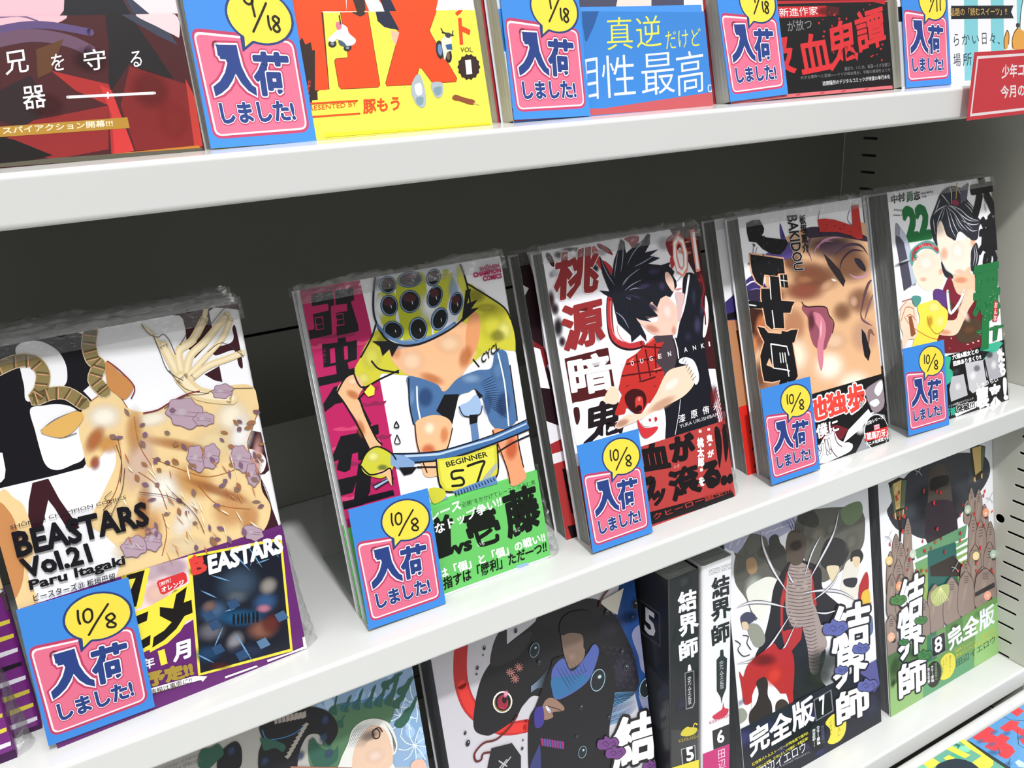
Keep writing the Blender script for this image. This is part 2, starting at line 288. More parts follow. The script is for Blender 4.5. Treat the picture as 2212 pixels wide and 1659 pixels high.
ART['A'] = [["P","121018",[52,1753,188,1767,262,1769,393,1765,448,1750,487,1726,502,1706,518,1664,521,1619,507,1577,486,1543,460,1515,432,1498,453,1458,474,1416,438,1253,361,1179,242,1178,53,1183,-83,1183]],["S","f2f2f5",[230,1715,250,1737,284,1743,332,1728,375,1684,392,1631,390,1582,374,1541,328,1519,227,1503,228,1570,230,1651]],["S","f2f2f5",[227,1470,275,1474,331,1466,379,1440,407,1387,416,1288,370,1217,327,1204,276,1196,244,1210,229,1238,225,1285,225,1380]],["P","f2f2f5",[61,1337,94,1322,89,1252,78,1219,63,1206,31,1208]],["P","3a1720",[833,1757,997,1759,1136,1760,1129,1708,1104,1718,1022,1740,997,1727,995,1633,961,1581,896,1536,875,1599,883,1668,882,1714,872,1732,843,1740]],["S","3a1720",[986,1561,1058,1570,1080,1592,1082,1633,1098,1633,1096,1460,1078,1460,1075,1524,1057,1537,985,1529]],["P","3a1720",[922,1456,993,1479,992,1404,958,1421]],["P","3a1720",[1074,1154,1117,1132,1121,946,1096,931,1063,937,1034,1086]],["S","f2f2f5",[996,1078,1054,1068,1098,1036,1114,993,1093,948,1061,944,1016,964]],["P","3a1720",[168,1171,227,1172,247,1075,293,930,252,923,222,1042,207,1084,163,982,108,982,137,1096]],["P","3a1720",[1073,948,1077,901,1116,645,1020,649,1008,783]],["S","edcf98",[412,1422,469,1458,545,1476,582,1389,641,1353,719,1354,823,1381,912,1370,1028,1381,1119,1353,1132,1250,1082,1162,1044,1082,1073,948,1069,857,1092,756,1016,651,821,660,631,647,466,618,375,641,422,756,384,857,337,937,418,1059,488,1165,487,1248,431,1202,380,1175,378,1248,380,1339]],["S","f0cf98",[50,1169,91,1130,120,1071,117,907,67,800,76,690,52,657,-53,720,-47,964]],["S","c98a55",[21,1113,63,1079,74,984,65,853,30,751,-23,708,-77,833]],["B",486,1372,87,71,-0.25,"fdf6e6",0.95],["B",431,1285,40,77,-0.66,"b9683a",0.85],["B",478,1251,55,50,-0.28,"d99a4e",0.8],["B",410,1187,25,40,-0.28,"a8553a",0.9],["B",671,1314,95,45,-0.06,"fbf3e0",0.9],["B",1000,1239,97,104,-0.6,"fbf0d8",0.95],["B",895,1135,125,107,-0.27,"f6e0b0",0.8],["B",577,1139,76,162,-0.48,"e3c3b0",0.8],["B",642,989,104,117,-0.83,"fdf8ee",0.95],["B",783,990,130,80,-0.82,"d9a05c",0.8],["B",916,813,107,111,-0.32,"dba066",0.7],["B",553,843,77,106,-0.33,"e0a76a",0.7],["B",685,708,123,55,-0.34,"f3ddb6",0.8],["B",1024,1144,65,128,-0.44,"ffffff",0.8],["B",459,765,95,52,-0.34,"f5e6c8",0.9],["B",989,742,54,89,-0.32,"d3935a",0.7],["C","a8643a",4,[412,1422,469,1458,545,1476,582,1389]],["C","a8643a",4,[1132,1250,1082,1162,1044,1082,1073,948]],["C","a8643a",4,[518,1261,509,1158,462,1045,401,979]],["C","a8643a",4,[601,1343,594,1219,627,1102]],["C","a8643a",4,[635,1143,720,1075,846,993,995,994]],["C","a8643a",4,[798,963,860,854,997,786]],["C","a8643a",4,[621,886,622,797,582,699]],["C","a8643a",4,[568,1098,628,1015,644,901]],["B",588,1283,45,121,-0.24,"c98a48",0.6],["B",741,1178,162,33,-0.46,"b9743c",0.6],["B",873,918,199,29,-0.65,"a8603a",0.6],["B",556,951,38,125,-0.31,"b9743c",0.6],["B",1075,1016,31,132,-0.26,"e0a8a0",0.8],["B",711,834,62,122,-0.67,"fff8ec",0.8],["C","e2ccb0",56,[128,1647,215,1671,279,1660,304,1606,283,1543,253,1507,314,1516,372,1502,421,1446]],["C","8c7b4e",50,[128,1647,215,1671,279,1660,304,1606,283,1543,253,1507,314,1516,372,1502,421,1446]],["L","5c5238",6,[153,1676,160,1633]],["L","dba077",4,[160,1678,166,1635]],["L","5c5238",6,[219,1692,211,1649]],["L","dba077",4,[225,1691,217,1648]],["L","5c5238",6,[261,1686,253,1642]],["L","dba077",4,[268,1685,260,1641]],["L","5c5238",6,[305,1654,269,1631]],["L","dba077",4,[308,1647,272,1625]],["L","5c5238",6,[322,1599,285,1613]],["L","dba077",4,[320,1592,283,1606]],["L","5c5238",6,[308,1557,271,1571]],["L","dba077",4,[306,1550,269,1564]],["L","5c5238",6,[287,1516,259,1546]],["L","dba077",4,[282,1510,254,1541]],["L","5c5238",6,[251,1530,254,1485]],["L","dba077",4,[258,1531,261,1486]],["L","5c5238",6,[292,1536,295,1490]],["L","dba077",4,[299,1537,302,1491]],["L","5c5238",6,[338,1534,328,1489]],["L","dba077",4,[345,1532,335,1487]],["L","5c5238",6,[387,1518,357,1485]],["L","dba077",4,[391,1513,362,1480]],["L","5c5238",6,[419,1481,390,1448]],["L","dba077",4,[424,1476,394,1443]],["C","e2ccb0",58,[515,1742,494,1681,495,1622,513,1588,485,1535,509,1478]],["C","8f8052",52,[515,1742,494,1681,495,1622,513,1588,485,1535,509,1478]],["L","5c5238",6,[529,1718,489,1732]],["L","dba077",4,[527,1711,486,1725]],["L","5c5238",6,[518,1684,477,1699]],["L","dba077",4,[516,1677,475,1691]],["L","5c5238",6,[517,1660,473,1657]],["L","dba077",4,[517,1652,473,1649]],["L","5c5238",6,[517,1627,474,1624]],["L","dba077",4,[518,1619,474,1616]],["L","5c5238",6,[523,1618,485,1592]],["L","dba077",4,[527,1611,489,1586]],["L","5c5238",6,[531,1574,493,1597]],["L","dba077",4,[527,1567,489,1590]],["L","5c5238",6,[515,1544,477,1567]],["L","dba077",4,[512,1537,474,1560]],["L","5c5238",6,[509,1536,470,1514]],["L","dba077",4,[512,1529,472,1507]],["L","5c5238",6,[523,1505,483,1483]],["L","dba077",4,[526,1498,486,1476]],["C","e6cfa0",40,[823,1460,803,1523,789,1578,778,1621]],["C","f3e3c0",18,[823,1460,803,1523,789,1578,778,1621]],["C","e6cfa0",36,[830,1464,834,1579,901,1616,968,1697]],["C","f3e3c0",16,[830,1464,834,1579,901,1616,968,1697]],["C","e6cfa0",34,[840,1462,877,1548,947,1596,1020,1655,1070,1698]],["C","f3e3c0",15,[840,1462,877,1548,947,1596,1020,1655,1070,1698]],["C","e6cfa0",26,[850,1466,933,1525,1030,1600,1082,1674]],["C","f3e3c0",12,[850,1466,933,1525,1030,1600,1082,1674]],["C","e6cfa0",30,[868,1455,946,1491,1032,1504,1102,1516]],["C","f3e3c0",14,[868,1455,946,1491,1032,1504,1102,1516]],["C","e6cfa0",14,[765,1624,747,1675,714,1714]],["C","f3e3c0",6,[765,1624,747,1675,714,1714]],["C","e6cfa0",22,[968,1697,995,1764,1023,1821]],["C","f3e3c0",10,[968,1697,995,1764,1023,1821]],["C","e6cfa0",60,[821,1467,883,1377,1017,1323]],["C","f3e3c0",27,[821,1467,883,1377,1017,1323]],["C","4b3d3a",3,[711,1727,730,1682,763,1659,788,1667,807,1636,819,1571]],["C","4b3d3a",3,[846,1607,877,1642,925,1705]],["C","4b3d3a",3,[920,1612,993,1671,1059,1725,1092,1736]],["C","4b3d3a",3,[955,1552,1026,1580,1096,1511,1104,1498]],["C","4b3d3a",3,[747,1675,759,1595,774,1509,827,1450]],["C","4b3d3a",3,[780,1507,829,1412,922,1368]],["C","4b3d3a",3,[727,1348,823,1381,901,1369,965,1379,1118,1347]],["C","4b3d3a",3,[245,1376,307,1409,399,1425]],["C","4b3d3a",3,[246,1365,307,1329,369,1332]],["S","e0b060",[244,1372,316,1407,389,1422,409,1392,363,1344,307,1329]],["S","c98a50",[527,1501,542,1602,584,1542,626,1477,581,1426,551,1458]],["C","7d2530",5,[549,1600,586,1552,628,1470,605,1424]],["C","7d2530",6,[640,1349,698,1349,751,1367,824,1387,885,1388]],["S","b59cab",[878,1288,884,1255,850,1242,814,1229,779,1254,748,1271,745,1300,726,1327,744,1349,760,1378,802,1372,841,1367,858,1336,883,1314]],["C","7d6075",3,[878,1288,884,1255,850,1242,814,1229,779,1254,748,1271,745,1300,726,1327,744,1349,760,1378,802,1372,841,1367,858,1336,883,1314,878,1288]],["C","8d7086",3,[747,1335,809,1312,872,1290]],["C","8d7086",3,[743,1316,805,1294,868,1271]],["B",793,1316,41,30,-0.24,"d6c4cf",0.7],["S","b59cab",[920,1249,916,1232,896,1231,881,1226,866,1235,847,1238,841,1254,832,1272,848,1283,859,1293,877,1288,894,1289,906,1278,924,1266]],["C","7d6075",3,[920,1249,916,1232,896,1231,881,1226,866,1235,847,1238,841,1254,832,1272,848,1283,859,1293,877,1288,894,1289,906,1278,924,1266,920,1249]],["C","8d7086",3,[849,1274,880,1263,910,1251]],["C","8d7086",3,[847,1264,878,1253,908,1241]],["B",872,1265,20,17,-0.24,"d6c4cf",0.7],["S","b59cab",[1023,1354,1023,1341,1005,1337,989,1328,966,1337,942,1346,941,1362,936,1375,950,1382,957,1395,978,1394,1003,1395,1018,1380,1033,1366]],["C","7d6075",3,[1023,1354,1023,1341,1005,1337,989,1328,966,1337,942,1346,941,1362,936,1375,950,1382,957,1395,978,1394,1003,1395,1018,1380,1033,1366,1023,1354]],["C","8d7086",3,[946,1379,983,1367,1021,1355]],["C","8d7086",3,[944,1370,982,1358,1020,1346]],["B",974,1369,24,14,-0.24,"d6c4cf",0.7],["S","b59cab",[851,1081,852,1053,833,1039,813,1025,795,1043,779,1056,779,1081,771,1104,782,1124,793,1151,816,1149,837,1147,844,1121,856,1104]],["C","7d6075",3,[851,1081,852,1053,833,1039,813,1025,795,1043,779,1056,779,1081,771,1104,782,1124,793,1151,816,1149,837,1147,844,1121,856,1104,851,1081]],["C","8d7086",3,[783,1112,815,1097,848,1082]],["C","8d7086",3,[779,1096,812,1081,845,1065]],["B",807,1099,21,27,-0.28,"d6c4cf",0.7],["S","b59cab",[908,1076,905,1054,890,1043,874,1025,855,1036,837,1047,839,1074,836,1096,850,1111,857,1134,876,1136,897,1141,908,1118,918,1098]],["C","7d6075",3,[908,1076,905,1054,890,1043,874,1025,855,1036,837,1047,839,1074,836,1096,850,1111,857,1134,876,1136,897,1141,908,1118,918,1098,908,1076]],["C","8d7086",3,[846,1104,876,1090,906,1076]],["C","8d7086",3,[843,1089,873,1075,903,1061]],["B",868,1092,20,25,-0.24,"d6c4cf",0.7],["S","b59cab",[1045,1025,1045,992,1023,979,1001,967,984,989,967,999,965,1025,954,1051,967,1076,981,1103,1005,1097,1025,1094,1033,1069,1049,1051]],["C","7d6075",3,[1045,1025,1045,992,1023,979,1001,967,984,989,967,999,965,1025,954,1051,967,1076,981,1103,1005,1097,1025,1094,1033,1069,1049,1051,1045,1025]],["C","8d7086",3,[970,1059,1004,1043,1039,1027]],["C","8d7086",3,[966,1041,1001,1025,1036,1009]],["B",995,1046,24,30,-0.3,"d6c4cf",0.7],["S","b59cab",[1067,938,1065,910,1050,898,1036,886,1025,903,1014,912,1014,934,1008,956,1018,977,1027,1002,1043,998,1057,997,1061,975,1070,961]],["C","7d6075",3,[1067,938,1065,910,1050,898,1036,886,1025,903,1014,912,1014,934,1008,956,1018,977,1027,1002,1043,998,1057,997,1061,975,1070,961,1067,938]],["C","8d7086",3,[1019,964,1041,952,1063,939]],["C","8d7086",3,[1016,948,1038,936,1060,924]],["B",1035,953,14,26,-0.28,"d6c4cf",0.7],["S","b59cab",[528,763,521,741,498,739,481,728,462,739,437,746,432,772,427,798,448,811,461,826,481,822,503,827,519,808,538,787]],["C","7d6075",3,[528,763,521,741,498,739,481,728,462,739,437,746,432,772,427,798,448,811,461,826,481,822,503,827,519,808,538,787,528,763]],["C","8d7086",3,[446,802,482,784,518,766]],["C","8d7086",3,[443,787,479,769,515,751]],["B",473,787,24,24,-0.33,"d6c4cf",0.7],["S","b59cab",[590,774,590,752,575,742,559,728,542,742,527,754,529,778,525,797,535,812,543,834,561,834,581,834,589,811,598,793]],["C","7d6075",3,[590,774,590,752,575,742,559,728,542,742,527,754,529,778,525,797,535,812,543,834,561,834,581,834,589,811,598,793,590,774]],["C","8d7086",3,[533,804,561,789,590,775]],["C","8d7086",3,[530,790,558,776,587,761]],["B",554,792,19,23,-0.37,"d6c4cf",0.7],["S","b59cab",[1029,658,1032,638,1011,633,990,629,971,645,953,655,950,672,937,689,948,702,959,718,983,710,1004,705,1014,687,1030,674]],["C","7d6075",3,[1029,658,1032,638,1011,633,990,629,971,645,953,655,950,672,937,689,948,702,959,718,983,710,1004,705,1014,687,1030,674,1029,658]],["C","8d7086",3,[951,692,987,676,1023,660]],["C","8d7086",3,[949,682,985,666,1021,649]],["B",978,679,24,17,-0.3,"d6c4cf",0.7],["L","7d6075",21,[567,1049,594,1029],2],["L","9c6c4a",20,[1009,965,1027,943],2],["L","8a6b62",24,[780,1081,783,1054],2],["L","7d6075",18,[719,871,728,850],2],["L","9c6c4a",19,[690,896,692,855],2],["L","7d6075",14,[939,1003,938,957],2],["L","7a5a66",19,[763,1177,780,1140],2],["L","8a6b62",25,[945,913,966,887],2],["L","8a6b62",22,[798,717,803,668],2],["L","8a6b62",22,[621,1034,634,1014],2],["L","9c6c4a",15,[1090,1080,1124,1077],2],["L","9c6c4a",24,[943,1025,971,1020],2],["L","7d6075",18,[580,824,576,790],2],["L","8a6b62",22,[488,1291,514,1271],2],["L","9c6c4a",19,[1075,1035,1097,1021],2],["L","7d6075",21,[993,1027,998,986],2],["L","8a6b62",25,[1027,934,1059,907],2],["L","9c6c4a",26,[726,1187,751,1175],2],["L","7a5a66",20,[635,1137,648,1117],2],["L","7d6075",21,[870,1085,885,1046],2],["L","7a5a66",21,[1097,1244,1130,1224],2],["L","7a5a66",18,[640,1143,665,1130],2],["L","8a6b62",18,[623,882,655,884],2],["L","9c6c4a",22,[524,894,546,885],2],["L","8a6b62",15,[1011,823,1052,808],2],["L","7d6075",14,[928,1158,945,1135],2],["L","7a5a66",18,[1063,1055,1069,1017],2],["L","9c6c4a",18,[1003,1226,1022,1194],2],["L","9c6c4a",21,[956,1115,984,1098],2],["L","9c6c4a",21,[552,1096,557,1060],2],["L","7a5a66",21,[1031,787,1064,788],2],["L","7d6075",24,[946,713,952,664],2],["L","7d6075",14,[806,718,808,671],2],["L","9c6c4a",15,[936,1186,970,1170],2],["L","9c6c4a",24,[1057,1193,1103,1189],2],["L","7d6075",16,[503,1273,540,1270],2],["L","7d6075",20,[872,697,881,652],2],["L","9c6c4a",15,[793,1075,801,1048],2],["L","7d6075",15,[583,864,587,822],2],["L","7a5a66",15,[1020,1221,1041,1199],2],["L","7a5a66",19,[677,1116,700,1104],2],["L","8a6b62",15,[569,1390,582,1353],2],["L","7d6075",21,[691,941,713,911],2],["L","9c6c4a",25,[708,1118,734,1090],2],["L","7d6075",24,[744,1336,769,1330],2],["L","7a5a66",15,[611,1300,637,1303],2],["L","9c6c4a",22,[802,709,816,665],2],["L","7d6075",20,[879,940,914,937],2],["L","9c6c4a",16,[585,1143,606,1117],2],["L","7d6075",14,[804,779,802,741],2],["L","7d6075",25,[908,967,917,943],2],["L","8a6b62",19,[734,808,757,798],2],["L","7a5a66",21,[808,704,841,689],2],["L","8a6b62",19,[1061,1014,1105,999],2],["L","8a6b62",22,[769,963,768,924],2],["L","9c6c4a",21,[1042,1173,1082,1172],2],["L","7a5a66",25,[1017,1188,1025,1164],2],["L","9c6c4a",21,[961,933,972,893],2],["L","7a5a66",20,[727,704,728,673],2],["L","8a6b62",19,[703,1249,726,1234],2],["L","7d6075",20,[837,860,871,849],2],["L","7d6075",20,[833,755,865,729],2],["L","8a6b62",24,[601,1237,613,1202],2],["L","7d6075",25,[614,1262,636,1253],2],["L","7d6075",15,[535,849,561,834],2],["L","7a5a66",14,[535,818,563,819],2],["L","9c6c4a",19,[640,1097,657,1078],2],["L","7a5a66",15,[573,968,612,964],2],["L","c98a50",6,[1025,903,1032,840],2],["L","c98a50",3,[805,745,835,693],2],["L","f8ecd0",5,[781,899,788,836],2],["L","b9713f",6,[844,858,869,819],2],["L","c98a50",3,[628,746,658,706],2],["L","f8ecd0",5,[625,850,636,814],2],["L","f8ecd0",3,[706,791,724,721],2],["L","c98a50",3,[746,800,757,770],2],["L","c98a50",4,[541,999,562,952],2],["L","f8ecd0",6,[658,1000,658,952],2],["L","f8ecd0",3,[1081,1003,1081,937],2],["L","b9713f",5,[911,1036,932,986],2],["L","f8ecd0",4,[1075,1017,1091,979],2],["L","b9713f",6,[754,886,766,844],2],["L","c98a50",7,[956,886,967,830],2],["L","f8ecd0",6,[780,844,784,773],2],["L","f8ecd0",6,[725,878,724,815],2],["L","f8ecd0",5,[624,1125,628,1075],2],["L","f8ecd0",7,[484,1006,487,969],2],["L","c98a50",6,[872,1064,895,1032],2],["L","b9713f",5,[690,1076,690,1036],2],["L","f8ecd0",4,[661,1029,684,969],2],["L","f8ecd0",7,[982,734,1017,687],2],["L","f8ecd0",6,[528,1140,544,1109],2],["L","b9713f",6,[529,1199,538,1151],2],["L","b9713f",6,[466,837,473,789],2],["L","b9713f",5,[908,924,910,887],2],["L","c98a50",5,[960,884,971,857],2],["L","b9713f",6,[550,843,567,807],2],["L","f8ecd0",4,[468,970,470,942],2],["L","b9713f",6,[557,988,568,946],2],["L","b9713f",5,[461,908,474,880],2],["L","b9713f",5,[1055,975,1062,932],2],["L","f8ecd0",3,[486,799,507,755],2],["L","c98a50",5,[920,887,942,855],2],["L","c98a50",3,[601,718,615,638],2],["L","b9713f",6,[847,1146,846,1098],2],["L","f8ecd0",7,[764,1076,764,1003],2],["L","c98a50",7,[701,782,702,742],2],["L","b9713f",7,[763,685,768,638],2],["L","f8ecd0",6,[744,900,774,858],2],["L","f8ecd0",4,[864,763,866,695],2],["L","f8ecd0",5,[714,962,724,928],2],["L","f8ecd0",6,[865,831,899,794],2],["L","c98a50",3,[533,865,549,802],2],["L","f8ecd0",3,[631,909,652,878],2],["L","f8ecd0",4,[688,752,702,721],2],["L","b9713f",4,[641,723,649,673],2],["L","f8ecd0",3,[966,1006,968,948],2],["L","b9713f",4,[842,1143,844,1076],2],["L","f8ecd0",4,[753,919,776,847],2],["L","b9713f",6,[713,871,720,845],2],["L","c98a50",3,[1058,985,1075,945],2],["L","f8ecd0",5,[931,804,950,736],2],["L","b9713f",4,[672,865,699,810],2],["L","b9713f",5,[712,1128,737,1095],2],["L","b9713f",7,[657,960,677,912],2],["L","f8ecd0",4,[957,1083,962,1005],2],["L","b9713f",4,[656,987,661,924],2],["L","f8ecd0",5,[605,1108,630,1051],2],["C","5a3a36",3,[515,1135,483,1039,423,951,401,894]],["C","5a3a36",3,[505,1243,509,1158,485,1081]],["C","5a3a36",3,[550,1014,657,963,724,897]],["C","5a3a36",3,[444,1051,412,1029,434,1001,396,981,424,955]],["C","5a3a36",3,[1063,951,1088,851,1094,767]],["C","5a3a36",3,[679,974,753,843,775,745]],["T","SHŌNEN CHAMPION COMICS","26222a",0.0,[50,1009,494,1002,51,1029]],["T","BEASTARS","121018",0.04,[50,888,558,860,53,991]],["T","Vol.21","121018",0.045,[57,791,307,775,53,871]],["T","Paru Itagaki","121018",0.035,[61,722,427,705,64,774]],["T","ビースターズ㉑ 板垣巴留","26222a",0.01,[62,679,377,660,64,713]]]
ART['Aband'] = [["P","64246e",[-172,671,1376,634,1250,-519,-320,41]],["P","f0d8dc",[419,671,688,657,675,363,449,304,395,498]],["B",522,647,76,62,-0.35,"c9b0bc",0.9],["B",615,628,79,56,-0.35,"bfa3b2",0.9],["B",524,536,71,70,-0.37,"efc5b5",0.9],["B",441,568,38,62,-0.37,"f5eee8",0.9],["B",457,399,51,50,-0.4,"d8c8c4",0.9],["P","a83a30",[333,865,379,856,389,732,413,673,373,717]],["L","f0e046",46,[424,662,499,660,432,509,410,507,409,566,456,636,419,642,424,662]],["L","f0e046",46,[400,463,474,468,459,427,401,422,400,463]],["L","f0e046",46,[396,341,460,356,448,312,401,302,396,341]],["L","f0e046",46,[602,502,653,520,625,451,710,453,691,391,615,387,569,341,509,309,454,294,470,340,519,354,557,380,515,428,523,469,576,441,602,502]],["P","f0e046",[398,482,489,490,612,517,742,559,684,474,716,462,683,352,620,362,549,307,447,290,401,287]],["P","14100f",[424,662,499,660,432,509,410,507,409,566,456,636,419,642]],["P","14100f",[400,463,474,468,459,427,401,422]],["P","14100f",[396,341,460,356,448,312,401,302]],["P","14100f",[602,502,653,520,625,451,710,453,691,391,615,387,569,341,509,309,454,294,470,340,519,354,557,380,515,428,523,469,576,441]],["P","d8353a",[534,584,542,592,651,594,662,581,661,547,653,539,550,520,539,530]],["T","［制作］","f8f4f4",0.01,[544,562,592,566,545,581]],["T","オレンジ","ffffff",0.03,[546,533,644,535,547,556]],["P","f0e046",[685,662,1115,604,1060,17,614,78]],["P","131826",[699,648,1102,591,1050,33,626,88]],["B",874,448,123,111,-0.37,"3c4f66",0.95],["B",856,392,64,43,-0.37,"56606a",0.9],["B",743,359,77,66,-0.38,"4a6a90",0.8],["B",978,313,75,68,-0.38,"3a5f8e",0.8],["B",856,282,146,52,-0.38,"1f5f8f",0.8],["B",939,184,89,61,-0.39,"8a5a4c",0.95],["B",712,270,76,58,-0.39,"6b6a74",0.9],["B",806,176,50,60,-0.41,"8f8f98",0.9],["B",677,167,77,51,-0.4,"1d4268",0.9],["B",986,197,60,61,-0.39,"6b2e2a",0.8],["B",857,105,134,44,-0.4,"24304c",0.9],["B",1008,389,52,52,-0.37,"9a948e",0.9],["B",706,580,40,28,-0.35,"7a2a2a",0.9],["B",729,391,41,35,-0.37,"7a5f58",0.9],["B",717,86,64,22,-0.42,"5a2420",0.6],["B",966,286,44,26,-0.39,"c77f94",0.8],["L","6f9fc8",7,[858,653,940,493],2],["L","6f9fc8",7,[990,599,944,515],2],["L","6f9fc8",7,[765,535,844,475],2],["L","6f9fc8",7,[974,519,1040,519],2],["L","6f9fc8",7,[706,481,769,418],2],["L","6f9fc8",7,[789,341,838,337],2],["L","6f9fc8",7,[626,189,694,112],2],["L","6f9fc8",7,[951,621,997,488],2],["L","6f9fc8",7,[1047,595,1083,511],2],["L","6f9fc8",7,[814,220,866,37],2],["L","6f9fc8",7,[768,271,708,185],2],["P","0c0e14",[816,292,823,315,829,313,827,284,820,260,812,264]],["P","0c0e14",[836,286,844,309,849,307,847,279,840,254,832,258]],["P","0c0e14",[853,281,861,304,866,302,864,274,857,249,849,253]],["P","0c0e14",[869,277,876,300,882,298,880,269,873,245,865,248]],["P","0c0e14",[885,272,893,295,898,293,896,264,889,240,881,243]],["P","0c0e14",[905,266,912,290,918,287,916,259,909,234,901,238]],["P","0c0e14",[923,261,930,284,936,282,934,253,927,229,919,232]],["P","2b4a70",[706,312,749,317,764,272,718,268]],["P","2b4a70",[804,381,848,388,864,342,816,337]],["P","41648c",[1008,236,1055,242,1072,194,1022,190]],["P","5a7ca0",[900,136,945,141,962,93,913,90]],["P","2b4a70",[695,191,739,196,754,150,708,146]],["P","2b4a70",[794,117,838,122,855,74,807,71]],["P","2b4a70",[689,365,732,371,747,326,701,321]],["T","B","e0423c",0.05,[693,568,750,563,692,641]],["T","EASTARS","f4f4f6",0.05,[761,545,1106,533,770,628]],["P","e0423c",[692,641,715,659,724,639,748,639,746,614,706,617]],["T","年","f2eef4",0.03,[397,207,445,203,404,255]],["T","1","f0e046",0.0,[471,196,500,195,472,270]],["T","月","f2eef4",0.05,[528,191,599,187,542,273]],["T","予定!!","a98f3a",0.07,[401,119,594,93,402,187]],["P","f1eef2",[402,110,598,87,652,61,627,43,620,56,403,83]],["T","情報は裏面に!!","4a3f2a",0.01,[401,72,582,58,401,103]],["P","f0eef2",[726,26,877,19,883,9,727,16]],["P","f0eef2",[930,25,1043,17,1137,19,1134,3,1011,10,932,12]],["P","f0eef2",[1118,68,1138,68,1137,2,1114,3]]]
ART['Aback'] = [["P","3a1720",[900,1600,1130,1600,1130,1700,900,1700]],["P","3a1720",[1000,1250,1130,1250,1130,1420,1040,1380]],["P","e8c58a",[900,700,1130,700,1130,980,940,960]],["P","4a3a40",[1040,560,1130,600,1130,690,1050,650]],["P","14121a",[0,900,500,900,480,1700,0,1700]]]
ART['Abackband'] = [["P","d8c84a",[1000,40,1130,40,1130,58,1010,60]],["P","2a1a30",[1036,116,1130,116,1130,134,1046,136]],["P","e8e4ee",[1018,192,1130,192,1130,210,1028,212]],["P","d8c84a",[1000,268,1130,268,1130,286,1010,288]],["P","e8e4ee",[1036,344,1130,344,1130,362,1046,364]],["P","e8e4ee",[1018,420,1130,420,1130,438,1028,440]],["P","e8e4ee",[1000,496,1130,496,1130,514,1010,516]]]
ART['Aleft'] = [["P","e8e4ee",[1000,60,1120,64,1122,82,1010,84]],["P","e0d048",[1028,128,1120,132,1122,150,1030,152]],["P","d0c048",[1014,196,1120,200,1122,218,1020,220]],["P","e8e4ee",[1000,264,1120,268,1122,286,1010,288]],["P","1a1020",[1028,332,1120,336,1122,354,1030,356]],["P","e8e4ee",[1014,400,1120,404,1122,422,1020,424]],["P","e0d048",[1000,468,1120,472,1122,490,1010,492]],["P","e0d048",[1028,536,1120,540,1122,558,1030,560]],["P","3a1042",[880,0,1130,0,1130,40,880,40]]]
